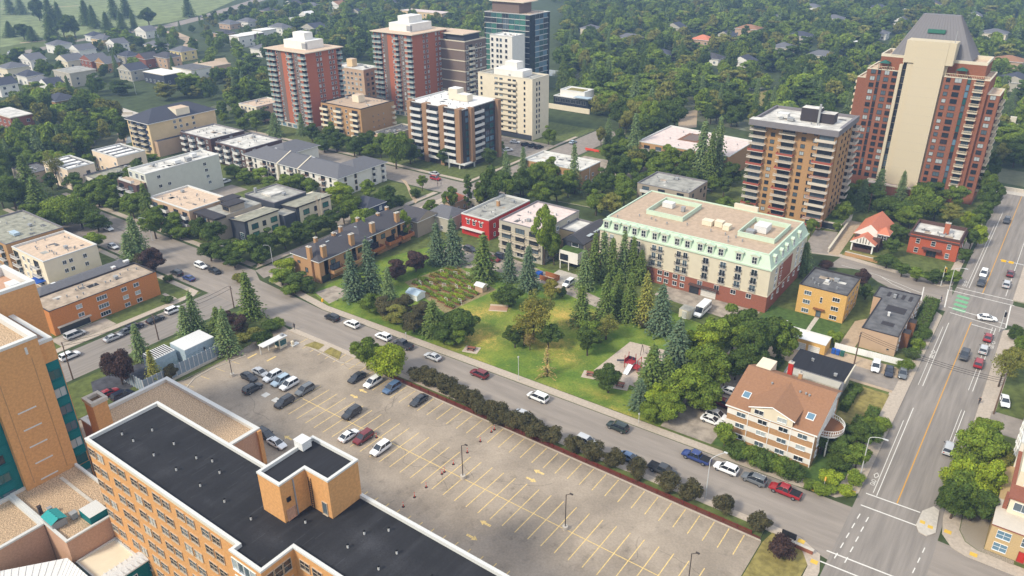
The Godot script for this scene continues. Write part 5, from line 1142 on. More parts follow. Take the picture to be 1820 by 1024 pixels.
	blk(n, "white_wall", -225, -200, 0, 2.6, -340.4, -340, "cream"); wins(n, "S", -343.3, seq(-223, -204, 6), [3.4], 2.6, 1.9, "metal_grey", 2, 1, GD); blk(n, "canopy", -211, -202, 7.0, 7.2, -346, -341.5, "metal_blue")
	# ---- long white apartments with grey shingle roofs
	n = bare("shingled_apartments", "long white three storey apartments with grey hipped roofs and dark slots", -237, -192)
	blk(n, "wall", -264, -210, -0.2, 7.4, -191, -179.4, "white_wall"); blk(n, "wall", -222.5, -210.2, -0.2, 7.3, -204, -190.9, "white_wall"); blk(n, "wall", -264, -250, -0.2, 7.3, -205, -190.9, "white_wall")
	hip(n, -264, -210, -192, -179.4, 7.5, 2.8, 0.8, "shingle_grey", "x", 6.5); hip(n, -222.5, -210.2, -204, -188, 7.45, 2.7, 0.8, "shingle_grey", "z", 6.0); hip(n, -264, -250, -205, -188, 7.45, 2.7, 0.8, "shingle_grey", "z", 6.0)
	for x in [-243.2, -231.2]:
		g = G.new(); g.quad(Vector3(-0.3, 0, 0.9), Vector3(0.3, 0, 0.9), Vector3(0.3, 3.3, -6.6), Vector3(-0.3, 3.3, -6.6), M.cap_cream); g.box(Vector3(-0.3, -7, 0.2), Vector3(0.3, 0.1, 0.9), M.cap_cream); part(n, "fire_wall", g.mesh(), Transform3D(Basis.IDENTITY, Vector3(x, 7.5, -179.4) - n.position))
	for u in [-261, -252, -247, -236, -227, -218]: balcs(n, "S", -179.4, [u], [0.5, 2.95, 5.2], 2.8, 1.1, "slab_white", "wood", "bars", true, 0.9, 1.6)
	for u in [-257.6, -249.6, -240, -233, -223.2, -214]: wins(n, "S", -179.4, [u], [0.7, 3.1, 5.4], 0.9, 1.4, "frame_dark", 1, 1, GD)
	for u in [-183, -188]: wins(n, "E", -210, [u], [0.7, 3.1, 5.4], 1.0, 1.5, "wood", 1, 1, GD)
	balcs(n, "E", -210.2, [-197.5, -202.3], [0.5, 2.95, 5.2], 1.8, 1.0, "slab_white", "slab_white", "solid", true, 0.9, 1.6); roof_units(n, 9.4, [[-231, -186.4, 1.4, 0.9, 0.5, "metal_white"], [-222, -186, 0.8, 0.8, 0.4, "metal_white"], [-253, -186.2, 1, 1, 0.5, "metal_white"]])
	n = rb("low_block", "low block with grey roof and white rim between two apartment towers", -253.1, -243, -258.5, -239, 4.8, "tan_wall", "roof_dark", "cap_cream", 0.3, 0.2); wins(n, "S", -239, seq(-252.5, -243.5, 4), [1.2], 1.4, 1.8, "frame_white", 2, 1, GL)
	n = rb("low_block", "small cream walk-up with pale roof beside the first red tower", -341, -327, -250.4, -233, 7.8, "cream", "roof_cream", "cap_white", 0.3, 0.2); wins(n, "S", -233, seq(-340, -328, 4), [1, 3.4, 5.8], 1.4, 1.2, "frame_white", 2, 1, GL); wins(n, "E", -327, seq(-234, -249, 4), [1, 3.4, 5.8], 1.4, 1.2, "frame_white", 2, 1, GD)
func box_mesh(s: Vector3, m: String) -> Mesh:
	var g := G.new(); g.cbox(Vector3.ZERO, s, M[m]); return g.mesh()

func build_left():
	var n: Node3D; var g: G
	# ---- brick townhouses with chimneys
	n = bare("townhouse_row", "brown brick townhouses with dark shingle roof, tall chimneys and timber balconies", -166, -146)
	blk(n, "wall", -170.9, -159.9, -0.2, 6.9, -145, -126.5, "brick_tan"); blk(n, "wall", -172.4, -161.3, -0.2, 7.2, -165, -144.9, "brick_tan")
	hip(n, -170.9, -159.9, -146, -126.5, 6.9, 2.9, 0.6, "shingle_dark", "z", 4.5); hip(n, -172.4, -161.3, -165, -144, 7.25, 2.9, 0.6, "shingle_dark", "z", 4.5)
	blk(n, "entry_bay", -173.5, -170.8, -0.2, 5.6, -137, -131, "brick_tan", "shingle_dark"); blk(n, "entry_bay", -175, -172.3, -0.2, 6, -158, -151, "brick_tan", "shingle_dark")
	for z in [-129, -139.6, -149.4, -160]: chimney(n, -160.4 if z > -144 else -161.8, z, 0, 10.6, 1.0, 1.5, "brick_tan")
	chimney(n, -163.2, -126.3, 0, 10.6, 1.5, 0.9, "brick_tan")
	for a in [[-167, -132], [-165.5, -137.5], [-167.5, -142], [-168.6, -150], [-166.4, -156.5], [-168, -162]]: chimney(n, a[0], a[1], 7.2, 10.5, 0.9, 0.9, "brick_tan")
	for z in [-131.5, -136.5, -142]: wins(n, "E", -159.9, [z], [4.3], 1.6, 1.4, "frame_dark", 2, 1, GD)
	for z in [-148, -153, -157.5, -162.5]: wins(n, "E", -161.3, [z], [4.6], 1.6, 1.4, "frame_dark", 2, 1, GD)
	balcs(n, "E", -159.9, [-132, -138.5], [2.4], 5.0, 2.4, "wood", "brick_tan", "solid", true, 1.0, 1.8); balcs(n, "E", -161.3, [-149, -156, -162], [2.4], 4.8, 2.4, "wood", "fence_wood", "solid", true, 1.0, 1.8)
	wins(n, "S", -126.5, [-168.6], [4.4], 1.0, 0.6, "frame_dark", 1, 1, GD); wins(n, "S", -126.5, [-165.6], [2.2], 1.0, 1.3, "frame_dark", 1, 1, GD); part(n, "garage_door", win_mesh(3.0, 2.0, "metal_dark", "glass_dark", 1, 1), fx(n, "E", -159.9, -128.4, 0.05))
	for a in [[-164.6, -134], [-164.9, -139], [-166, -147], [-166.2, -153]]: blk(n, "skylight", a[0] - 0.5, a[0] + 0.5, 9.25, 9.4, a[1] - 0.6, a[1] + 0.6, "glass_pale")
	n = bare("grey_house", "dark roofed grey house behind the end of the brick townhouses", -165, -172, "house")
	blk(n, "wall", -169, -160.5, -0.2, 5.4, -177, -167.5, "taupe"); hip(n, -169, -160.5, -177, -167.5, 5.5, 2.4, 0.5, "shingle_dark", "x", 0.0, "taupe"); wins(n, "S", -167.5, [-167, -163], [0.8, 3.2], 1.2, 1.2, "frame_white", 2, 1, GD)
	# ---- modern black and cream townhouses
	n = bare("modern_townhouses", "modern townhouses with cream fronts, charcoal walls and slanted grey roofs", -208, -146)
	blk(n, "side_block", -220.5, -210.2, -0.2, 7.9, -146, -128.4, "taupe", "roof_grey"); blk(n, "roof_band", -221, -209.6, 7.4, 8.1, -132, -127.7, "cap_dark")
	for x in [-219.3, -216.6, -213.9]: blk(n, "pilaster", x - 0.25, x + 0.25, 0, 7.4, -128.4, -127.7, "taupe")
	wins(n, "S", -128.4, [-218.0, -215.2], [0.5, 3.9], 2.0, 3.0, "frame_dark", 2, 2, ["glass_dark", "glass_teal", "glass_sky"])
	for a in [[-219.5, -215.8, -142, -137], [-214.8, -210.8, -140, -134.4]]:
		blk(n, "roof_pavilion", a[0], a[1], 7.9, 10.0, a[2], a[3], "taupe"); blk(n, "pavilion_roof", a[0] - 0.4, a[1] + 0.4, 10.0, 10.35, a[2] - 0.4, a[3] + 0.5, "cap_dark"); wins(n, "S", a[3], seq(a[0] + 0.3, a[1] - 0.3, 3), [8.4], 0.8, 1.1, "frame_dark", 1, 1, GD)
	for a in [[-209.8, -202.4, -146.5, -134.6], [-208.5, -199.2, -166, -152.5]]:
		blk(n, "cream_wing", a[0], a[1], -0.2, 6.6, a[2], a[3], "cream"); blk(n, "charcoal_wall", a[0] - 0.1, a[1] - 0.25, -0.2, 6.7, a[3], a[3] + 1.2, "charcoal_wall")
		g = G.new(); var o := n.position
		var q := [Vector3(a[0] - 0.4, 6.5, a[3] + 1.6) - o, Vector3(a[1] + 0.5, 7.3, a[3] + 1.6) - o, Vector3(a[1] + 0.5, 7.3, a[2] - 0.3) - o, Vector3(a[0] - 0.4, 6.5, a[2] - 0.3) - o]
		g.quad(q[0], q[1], q[2], q[3], M.roof_moss); var e := Vector3(0, -0.4, 0)
		g.quad(q[0] + e, q[1] + e, q[1], q[0], M.cap_dark); g.quad(q[1] + e, q[2] + e, q[2], q[1], M.cap_dark); g.quad(q[3] + e, q[2] + e, q[1] + e, q[0] + e, M.cap_dark); part(n, "slant_roof", g.mesh())
		var d: float = a[3] - a[2]
		wins(n, "E", a[1], [a[3] - d * 0.2, a[3] - d * 0.82], [0.8, 3.6], 2.4, 1.7, "frame_dark", 2, 1, ["glass_green", "glass_teal"]); wins(n, "E", a[1], [a[3] - d * 0.5], [0.8, 3.6], 1.2, 1.6, "frame_dark", 1, 1, ["glass_green", "glass_dark"])
		wins(n, "S", a[3] + 1.2, [(a[0] + a[1]) / 2 + 1.5], [0.6], 2.0, 2.2, "frame_white", 2, 3, ["glass_teal"])
	blk(n, "charcoal_wing", -206, -199.9, -0.2, 5.4, -152.4, -146.6, "charcoal_wall", "roof_grey")
	shell(n, rect(-222.5, -206.8, -162, -148.6), -0.2, 7.8, M.charcoal_wall, M.roof_grey, M.cap_grey, 0.3, 0.15, 0.2, ["rear_wing", "rear_roof", "rear_parapet"])
	blk(n, "roof_screen", -218, -213, 7.6, 8.2, -158, -152, "roof_pale"); roof_units(n, 7.6, [[-221, -152, 0.8, 0.8, 1.6, "metal_grey"], [-211, -156, 1.2, 1, 0.7, "metal_grey"]])
	# ---- cream-roofed apartment left of them
	n = rb("walk_up", "sand roofed three storey apartment with wooden balconies beside the modern townhouses", -244.5, -221.4, -141.5, -126.6, 8.6, "tan_wall", "roof_cream", "cap_white", 0.4, 0.25); balcs(n, "S", -126.6, [-241, -235, -229, -224], [0.8, 3.3, 5.8], 3.4, 1.2, "slab_white", "slab_white", "solid", true, 0.9, 1.7); wins(n, "E", -221.4, seq(-128, -140, 3), [1, 3.5, 6], 1.2, 1.2, "frame_white", 2, 1, GL); roof_vents(n, 8.3, -242, -224, -140, -129, 5)
	# ---- pale grey long block with dark brick end
	n = rb("apartment_block", "long pale grey apartment block with dark brick balcony end and white rooftop units", -267.5, -256.4, -163, -133.3, 12.6, "pale_grey", "roof_pale", "cap_white", 0.3, 0.25)
	blk(n, "brick_end", -269.5, -257.0, -0.2, 9.6, -133.29, -129.6, "brick_dark", "roof_sand"); balcs(n, "S", -129.6, [-267, -261], [1.4, 4.0, 6.6], 3.8, 1.3, "slab_white", "slab_white", "bars", true, 0.9, 1.8); balcs(n, "S", -130.8, [-264], [9.6], 8.0, 1.2, "slab_white", "slab_white", "solid", false, 0.9); wins(n, "S", -133.3, [-266, -262, -258.5], [10.2], 1.8, 1.8, "frame_white", 2, 1, GD)
	for a in [[-138, 10], [-138, 6.6], [-141.5, 6.6], [-156.5, 10], [-156.8, 7.6], [-157, 5.2], [-157.4, 2.8]]: wins(n, "E", -256.4, [a[0]], [a[1]], 1.2, 1.1, "frame_white", 2, 1, GD)
	roof_units(n, 12.4, [[-260.5, -148, 2.6, 2.4, 1.0, "metal_white"], [-259, -152, 1.6, 2, 1.1, "metal_grey"], [-262, -156, 2, 2, 1.2, "metal_white"], [-264, -141, 1, 1, 0.6, "metal_grey"]])
	# ---- peach boxes
	for a in [["peach stucco box with striped white and grey roof beside the dark shed", -319.8, -301.1, -137.8, -127.3], ["peach stucco box with striped white and grey roof below the beige block", -319.5, -300.8, -158.7, -146.5]]:
		n = rb("stucco_house", a[0], a[1], a[2], a[3], a[4], 7.8, "peach", "roof_dark", "cap_white", 0.3, 0.25, "house")
		for k in 4: blk(n, "roof_strip", a[1] + 1.2 + k * 4.4, a[1] + 3.4 + k * 4.4, 7.5, 7.75, a[3] + 1.5, a[4] - 1.5, "roof_white")
		wins(n, "S", a[4], seq(a[1], a[2], 5), [1.0, 4.4], 1.3, 1.3, "frame_white", 2, 1, GD, "window", 0.3); wins(n, "E", a[2], [a[3] + 3, a[3] + 8], [1.0, 4.4], 1.3, 1.3, "frame_dark", 2, 1, GD, "window", 0.4)
	n = rb("low_block", "low white walled building with blotched pinkish brown roof", -301.0, -293.4, -153, -132.7, 4.4, "white_wall", "roof_moss", "cap_grey", 0.2, 0.15); wins(n, "S", -132.7, [-299.4, -297, -294.8], [1.6], 1.0, 1.2, "frame_dark", 1, 1, GD); wins(n, "E", -293.4, seq(-134, -152, 6), [1.6], 1.2, 1.0, "frame_dark", 1, 1, GD)
	n = rb("low_block", "dark roofed shed half hidden by trees beside the peach box", -335.5, -321, -131, -121.5, 4.0, "taupe", "roof_dark", "cap_dark", 0.2, 0.1, "shed")
	# ---- orange brick apartment with garage
	n = rb("walk_up", "orange brick three storey apartment with open garage bay and flat stained roof", -201.8, -191.2, -96.3, -67.8, 6.9, "brick_apart", "roof_tan", "cap_dark", 0.15, 0.08)
	wins(n, "E", -191.2, [-74.9], [2.6, 4.9], 1.4, 1.0, "frame_white", 2, 1, GL); wins(n, "E", -191.2, [-80.8], [0.4, 2.6, 4.9], 2.6, 1.1, "frame_white", 4, 1, GL); wins(n, "E", -191.2, [-86.8, -90.2], [0.4, 2.6, 4.9], 1.4, 1.0, "frame_white", 2, 1, GL); part(n, "garage_bay", win_mesh(7.6, 1.9, "concrete", "glass_dark", 1, 1), fx(n, "E", -191.2, -72.8, 0.05)); blk(n, "bay_lintel", -191.2, -190.5, 2.0, 2.25, -77, -68.6, "concrete")
	roof_vents(n, 6.5, -200, -193, -94, -70, 7); blk(n, "tar_patch", -198.6, -196.8, 6.56, 6.6, -83.5, -80.8, "roof_black")
	n = bare("long_bungalow", "long low building with dark grey hipped shingle roof behind the orange apartment", -208, -84)
	blk(n, "wall", -213.5, -204.2, -0.2, 4.0, -98, -71, "cream"); hip(n, -213.5, -204.2, -98, -71, 4.1, 1.9, 0.5, "shingle_grey", "z", 3.5); wins(n, "S", -71, seq(-213, -205, 5), [0.6], 0.7, 2.2, "cream", 1, 1, GD); roof_units(n, 5.0, [[-209.6, -77.6, 1.4, 1.0, 0.5, "metal_white"], [-206.8, -92.6, 1, 1, 0.5, "metal_white"], [-208, -97, 1, 1.4, 0.5, "metal_white"]])
	n = rb("walk_up", "cream three storey walk-up with sand roof and white balconies", -238, -219.2, -95.2, -80.1, 8.4, "cream", "roof_cream", "cap_white", 0.25, 0.25); balcs(n, "S", -80.1, [-236, -224], [0.7, 3.2, 5.7], 3.6, 1.2, "slab_white", "slab_white", "bars", true, 0.9, 1.8); wins(n, "S", -80.1, [-231.6, -228.6], [0.9, 3.4, 5.9], 1.2, 1.3, "frame_white", 2, 1, GL); wins(n, "E", -219.2, [-85.4, -87.2, -91.2], [3.4, 5.9], 1.0, 1.1, "frame_white", 2, 1, GD); roof_vents(n, 8.1, -236, -222, -93, -83, 8)
	blk(n, "canopy", -226, -221, 2.2, 2.4, -80.1, -77.6, "blue_plastic")
	n = rb("walk_up", "long red brick walk-up with mossy grey roof and white balconies", -266.3, -240.2, -96, -79.5, 8.8, "brick_brown", "roof_moss", "cap_grey", 0.2, 0.15); balcs(n, "S", -79.5, seq(-266, -241, 4), [0.8, 3.4, 6.0], 3.6, 1.2, "slab_white", "slab_white", "bars", true, 0.9, 1.7); wins(n, "E", -240.2, [-84, -91], [1.2, 3.8, 6.4], 1.2, 1.2, "frame_white", 2, 1, GL); roof_units(n, 8.5, [[-247, -85, 3.4, 1.6, 0.7, "metal_blue"]])
	n = rb("walk_up", "brick walk-up with pale roof at the end of the mossy roofed block", -275, -268, -88, -78, 8.6, "brick_dark", "roof_grey", "cap_grey", 0.2, 0.15); wins(n, "E", -268, [-80, -84], [1.2, 3.8, 6.4], 1.2, 1.2, "frame_white", 2, 1, GL)
	# ---- navy house and small houses
	n = bare("navy_house", "small navy blue house with grey hipped roof and white trim", -194.5, -183.5, "house"); var p := gp(655, 388)
	n.position = Vector3(p.x, 0, p.z); p = n.position
	blk(n, "wall", p.x - 4.2, p.x + 4.2, -0.2, 5.6, p.z - 4.4, p.z + 4.4, "navy"); hip(n, p.x - 4.2, p.x + 4.2, p.z - 4.4, p.z + 4.4, 5.7, 2.2, 0.4, "shingle_slate", "x", 3.0); wins(n, "E", p.x + 4.2, [p.z - 2, p.z + 1.8], [0.9, 3.4], 1.1, 1.3, "frame_white", 2, 2, GL); wins(n, "S", p.z + 4.4, [p.x - 2, p.x + 2], [0.9, 3.4], 1.1, 1.3, "frame_white", 2, 2, GL); blk(n, "porch", p.x + 4.2, p.x + 6.2, 0, 0.6, p.z - 4, p.z + 4.2, "frame_white")
	var small := [["grey house with mid grey hipped roof beside the red building", 795, 402, 4.6, 4.6, 5.0, "grey_wall", "shingle_grey"], ["tiny house with orange roof behind the grey hipped house", 810, 372, 2.6, 3.2, 4.0, "tan_wall", "tile_terra"], ["grey cottage roof among the trees behind the red building", 862, 368, 5, 4.5, 4.4, "grey_wall", "shingle_grey"]]
	for a in small:
		var s := gp(a[1], a[2]); s.y = 0; n = bare("small_house", a[0], s.x, s.z, "house")
		blk(n, "wall", s.x - a[3], s.x + a[3], -0.2, a[5], s.z - a[4], s.z + a[4], a[6]); hip(n, s.x - a[3], s.x + a[3], s.z - a[4], s.z + a[4], a[5] + 0.1, 2.2, 0.4, a[7], "x", 2.6); wins(n, "S", s.z + a[4], [s.x - 1.6, s.x + 1.6], [0.8], 1.0, 1.2, "frame_white", 2, 1, GD); wins(n, "E", s.x + a[3], [s.z - 1.6, s.z + 1.6], [0.8], 1.0, 1.2, "frame_white", 2, 1, GD)
	# ---- right edge row
	n = bare("row_house", "tan stone corner row house with white windows and red trimmed terraces", 11, -128); n.position = Vector3(11, 0, -128)
	blk(n, "wall", 6.2, 16, -0.2, 5.2, -140, -121.6, "tan_stone"); blk(n, "red_terrace", 6.1, 16, 5.2, 5.45, -129, -121.5, "brick_red", "slab"); blk(n, "upper_wall", 7.6, 16, 5.2, 8.6, -140, -126, "cream"); blk(n, "red_pier", 6.9, 7.5, 5.4, 8.4, -127.4, -126.6, "brick_red"); blk(n, "top_wall", 7.8, 16, 8.6, 11.6, -140, -129.5, "cream"); blk(n, "red_fascia", 7.2, 16, 8.4, 8.75, -140, -125.6, "brick_red")
	wins(n, "S", -121.6, [8.1], [0.7, 3.2], 1.9, 1.5, "frame_white", 2, 2, ["glass_sky", "glass_mid"]); wins(n, "S", -121.6, [11.4], [3.2], 1.6, 1.6, "frame_white", 2, 2, ["glass_mid"]); wins(n, "S", -126, [9.4], [6.3], 2.2, 1.5, "frame_white", 2, 1, GL); wins(n, "S", -129.5, [9.8], [9.2], 2.0, 1.5, "frame_white", 2, 2, GL)
	for x in [11.2, 13.6]: part(n, "door", win_mesh(1.0, 2.0, "brick_red", "red_paint", 1, 1), fx(n, "S", -121.6, x, 0.1))
	n = bare("row_house", "pale row house with grey flat roof and white trim beside the tan stone one", 12, -150); n.position = Vector3(12, 0, -150)
	shell(n, rect(7.2, 18, -158, -140.1), -0.2, 10.4, M.white_wall, M.roof_grey, M.cap_white, 0.3, 0.2); wins(n, "W", 7.2, seq(-142, -157, 5), [1.0, 4.0, 7.2], 1.0, 1.4, "frame_white", 2, 2, GL)
	n = bare("garage", "dark timber garage beside the white parked car across the avenue", 12, -170, "garage"); n.position = Vector3(12, 0, -170); blk(n, "wall", 7.5, 15, -0.2, 3.2, -177, -165, "cap_dark", "roof_dark"); blk(n, "roof", 7.2, 15.3, 3.2, 3.5, -177.3, -164.7, "shingle_grey")
	# ---- houses beyond the river and on the far left
	var far := [
		["white house with steep slate roof at the riverside", 12, 168, 6, 5, 6.5, "white_wall", "shingle_slate", 1], ["white house with dark roof behind the riverside cottages", 57, 148, 6.5, 5, 5.5, "white_wall", "shingle_slate", 0], ["low cottage with brown roof beside a white gable", 80, 156, 8, 5, 4.2, "tan_wall", "shingle_grey", 0], ["small house with slate roof and white gable near the bridge", 95, 162, 6, 4.5, 4.4, "white_wall", "shingle_slate", 1], ["large pale grey flat-roofed house with glass terraces", 138, 148, 10, 8, 8, "grey_wall", "roof_grey", 2], ["brick house with grey gable behind the grey flat-roofed house", 172, 122, 7, 6, 6.5, "brick_red", "shingle_grey", 1], ["brown gabled house beside the brick house", 195, 126, 6, 5, 6, "brick_brown", "shingle_grey", 1], ["white house with dark gables among tall spruces", 212, 92, 7, 5, 6.5, "white_wall", "shingle_grey", 1], ["beige bungalow with grey roof by the hillside road", 185, 78, 9, 5, 4.5, "beige", "shingle_grey", 0], ["small white bungalow with dark roof beside the hillside road", 170, 72, 6, 5, 4.5, "white_wall", "shingle_slate", 0], ["house with steep brown gable behind the big tree", 265, 118, 6, 5, 6, "brick_red", "shingle_dark", 1], ["yellow house with pale grey hipped roof", 328, 105, 7, 6, 6.5, "yellow_wall", "shingle_grey", 0], ["white modern house with large windows and slate flat roof", 345, 143, 10, 7, 8, "white_wall", "roof_dark", 2], ["tan modern house with flat roof beside the white modern house", 385, 135, 8, 6, 7.5, "tan_wall", "roof_sand", 2], ["long dark house with white curved roof", 292, 146, 11, 6, 6, "charcoal_wall", "roof_white", 2], ["white terrace house with flat roof, first of its row", 432, 82, 6, 7, 8, "white_wall", "roof_white", 2], ["brown and white terrace house with flat roof, second of its row", 450, 78, 6, 7, 8, "brick_umber", "roof_white", 2], ["white terrace house with flat roof, last of its row", 472, 72, 6, 7, 8.5, "white_wall", "roof_white", 2], ["bungalow with pale grey hipped roof above the terrace row", 442, 46, 8, 6, 4.5, "white_wall", "shingle_grey", 0], ["grey roofed bungalow beside the pale hipped bungalow", 410, 50, 8, 6, 4.5, "tan_wall", "shingle_grey", 0], ["white house with sharp gable on the far slope", 522, 18, 8, 6, 6.5, "white_wall", "shingle_dark", 1], ["wide bungalow with grey hipped roof on the far slope", 557, 18, 10, 7, 5, "tan_wall", "shingle_grey", 0], ["red and white house on the far slope", 602, 22, 8, 6, 8, "white_wall", "shingle_brown", 1], ["white boxy house below the far slope", 530, 48, 6, 5, 7.5, "white_wall", "roof_white", 2], ["pair of small white gabled houses", 548, 38, 6, 5, 6, "white_wall", "roof_white", 1], ["long school-like building with pink roof", 757, 34, 26, 7, 7, "beige", "roof_pink", 2], ["house with orange hipped roof in the woods", 1248, 86, 7, 6, 7, "tan_wall", "tile_terra", 0], ["dark slate roofed house in the woods", 1175, 106, 8, 6, 4.5, "grey_wall", "shingle_slate", 0], ["brown roofed house in the woods", 1330, 62, 9, 7, 5.5, "tan_wall", "shingle_brown", 0], ["dark roofed bungalow beside the wooded street", 1262, 112, 8, 6, 4, "white_wall", "shingle_dark", 0], ["slate roofed house with white gable beside the wooded street", 1320, 122, 8, 6, 5, "white_wall", "shingle_slate", 1], ["white house among dense trees near the tall tower", 1520, 88, 7, 6, 5, "white_wall", "roof_white", 2], ["grey bungalow roof near the tall tower", 1555, 68, 9, 6, 4.5, "white_wall", "shingle_grey", 0], ["pale house at the edge of the woods", 1600, 50, 6, 5, 6, "white_wall", "shingle_grey", 1], ["grey roofed house half hidden at the woods", 1380, 42, 7, 6, 5, "white_wall", "shingle_grey", 0], ["slate roofed house behind the tall tower", 1800, 158, 9, 8, 5, "grey_wall", "shingle_slate", 1], ["pinkish roofed house behind the tall tower", 1790, 120, 8, 7, 5, "tan_wall", "shingle_brown", 0], ["pale roofed house on the wooded ridge", 1620, 28, 8, 6, 5, "white_wall", "roof_white", 2], ["white house among spruces on the wooded ridge", 1728, 38, 7, 6, 5, "white_wall", "shingle_grey", 1], ["flat roofed brick walk-up by the riverside trees", 25, 226, 12, 5, 7, "brick_red", "roof_pale", 2], ["brown hipped roof house by the bridge", 112, 192, 7, 6, 5.5, "brick_tan", "shingle_slate", 0]]
	mat("yellow_wall", 226, 206, 146, 0.85, "mott", 8)
	for q in [[28, 135], [62, 122], [108, 92], [128, 118], [150, 100], [232, 112], [300, 118], [262, 66], [280, 90], [240, 140], [400, 70], [470, 98], [500, 62], [585, 42], [640, 30], [480, 28], [560, 62], [690, 12], [1050, 62], [1120, 78], [1290, 74], [1440, 22], [1480, 46], [1680, 58], [1655, 20], [1560, 22], [1765, 72], [1420, 78], [1390, 100], [1200, 60], [1460, 110]]:
		var k := rng.randi() % 4
		far.append([["white house with grey roof half hidden by trees beyond the river", "tan house with dark roof half hidden by trees beyond the river", "cream house with grey roof half hidden by trees beyond the river", "grey house with slate roof half hidden by trees beyond the river"][k], q[0], q[1], rng.randf_range(6, 9), rng.randf_range(5, 7), rng.randf_range(4.5, 7), ["white_wall", "tan_wall", "cream", "grey_wall"][k], ["shingle_grey", "shingle_dark", "shingle_grey", "shingle_slate"][k], rng.randi() % 2])
	for a in far:
		var s := gp(a[1], a[2]); s.y = 0; var w: float = a[3]; var d: float = a[4]; var h: float = a[5]
		n = bare("detached_house", a[0], s.x, s.z, "house", "houses beyond the apartment blocks")
		blk(n, "wall", s.x - w, s.x + w, -0.3, h, s.z - d, s.z + d, a[6])
		if a[8] == 2: blk(n, "roof", s.x - w - 0.3, s.x + w + 0.3, h, h + 0.4, s.z - d - 0.3, s.z + d + 0.3, "cap_cream", a[7])
		elif a[8] == 1: hip(n, s.x - w, s.x + w, s.z - d, s.z + d, h, 3.4, 0.5, a[7], "z", 0.0, a[6])
		else: hip(n, s.x - w, s.x + w, s.z - d, s.z + d, h, 2.8, 0.6, a[7], "x")
		var k := int(w / 2.2)
		wins(n, "S", s.z + d, seq(s.x - w, s.x + w, k), steps(1.0, 3.0, int(h / 3.2)), 1.4, 1.4, "frame_white", 2, 1, GD); wins(n, "E", s.x + w, [s.z - d * 0.5, s.z + d * 0.5], steps(1.0, 3.0, int(h / 3.2)), 1.4, 1.4, "frame_white", 2, 1, GD)

# ---------------------------------------------------------------- street furniture, park things, people
func lot_lamp(at: Vector3, label: String, sign_ := false):
	var n := thing("parking_lamp", label, "lamp post", at, 0.0, "parking lot lamps")
	var g := G.new(); g.tube(Vector3(0, 0, 0), Vector3(0, 0.75, 0), 0.5, 0.48, 14, M.concrete); part(n, "base", g.mesh())
	g = G.new(); g.tube(Vector3(0, 0.7, 0), Vector3(0, 7.6, 0), 0.09, 0.07, 8, M.pole_dark); g.tube(Vector3(0, 7.55, 0), Vector3(0.55, 7.75, -0.3), 0.05, 0.05, 6, M.pole_dark); part(n, "pole", g.mesh())
	g = G.new(); g.cbox(Vector3(0.75, 7.8, -0.42), Vector3(0.6, 0.12, 0.3), M.pole_dark); part(n, "lamp_head", g.mesh())
	if sign_:
		g = G.new(); g.cbox(Vector3(0, 1.7, 0.1), Vector3(0.75, 0.85, 0.06), M.blue_plastic); part(n, "blue_sign", g.mesh())
func street_lamp(at: Vector3, h: float, dir: Vector3, label: String):
	var n := thing("street_lamp", label, "lamp post", at, 0.0, "street lamps")
	var g := G.new(); g.tube(Vector3.ZERO, Vector3(0, h - 1.0, 0), 0.11, 0.07, 8, M.pole_grey); var p := Vector3(0, h - 1.0, 0)
	for k in 6:
		var t := (k + 1) / 6.0; var q := Vector3(0, h - 1.0, 0) + dir * 2.6 * sin(t * PI / 2) * t + Vector3(0, sin(t * PI / 2), 0)
		g.tube(p, q, 0.06, 0.055, 6, M.pole_grey, false); p = q
	part(n, "pole", g.mesh()); g = G.new(); g.box(p - Vector3(0.12, 0.1, 0.12), p + dir * 0.7 + Vector3(0.12, 0.04, 0.12), M.pole_grey); part(n, "lamp_head", g.mesh())
func post_lamp(at: Vector3, h: float, label: String):
	var n := thing("park_lamp", label, "lamp post", at, 0.0, "park lamps"); var g := G.new(); g.tube(Vector3.ZERO, Vector3(0, h, 0), 0.07, 0.06, 8, M.pole_grey); part(n, "pole", g.mesh())
	g = G.new(); g.tube(Vector3(0, h, 0), Vector3(0, h + 0.35, 0), 0.1, 0.22, 8, M.pole_grey); g.tube(Vector3(0, h + 0.35, 0), Vector3(0, h + 0.45, 0), 0.24, 0.1, 8, M.pole_grey); part(n, "lamp_head", g.mesh())
func utility_pole(at: Vector3, h: float, arm: Vector3, label: String) -> Vector3:
	var n := thing("utility_pole", label, "pole", at, 0.0, "wooden utility poles"); var g := G.new(); g.tube(Vector3.ZERO, Vector3(0, h, 0), 0.17, 0.11, 8, M.pole_wood); part(n, "pole", g.mesh())
	g = G.new(); g.tube(Vector3(0, h - 0.6, 0) - arm * 1.1, Vector3(0, h - 0.6, 0) + arm * 1.1, 0.07, 0.07, 5, M.pole_wood)
	for s in [-1, -0.4, 0.4, 1]: g.tube(Vector3(0, h - 0.55, 0) + arm * s, Vector3(0, h - 0.3, 0) + arm * s, 0.05, 0.04, 6, M.metal_grey)
	part(n, "crossarm", g.mesh()); return at + Vector3(0, h - 0.3, 0)
func wire(a: Vector3, b: Vector3, sag: float, label: String):
	var g := G.new(); var p := a
	for k in 14:
		var t := (k + 1) / 14.0; var q := a.lerp(b, t) - Vector3(0, sag * 4 * t * (1 - t), 0); g.tube(p, q, 0.045, 0.045, 4, M.wire, false); p = q
	var o := single("overhead_wire", g.mesh(), label, "wire", Vector3.ZERO, 0.0, "overhead wires")
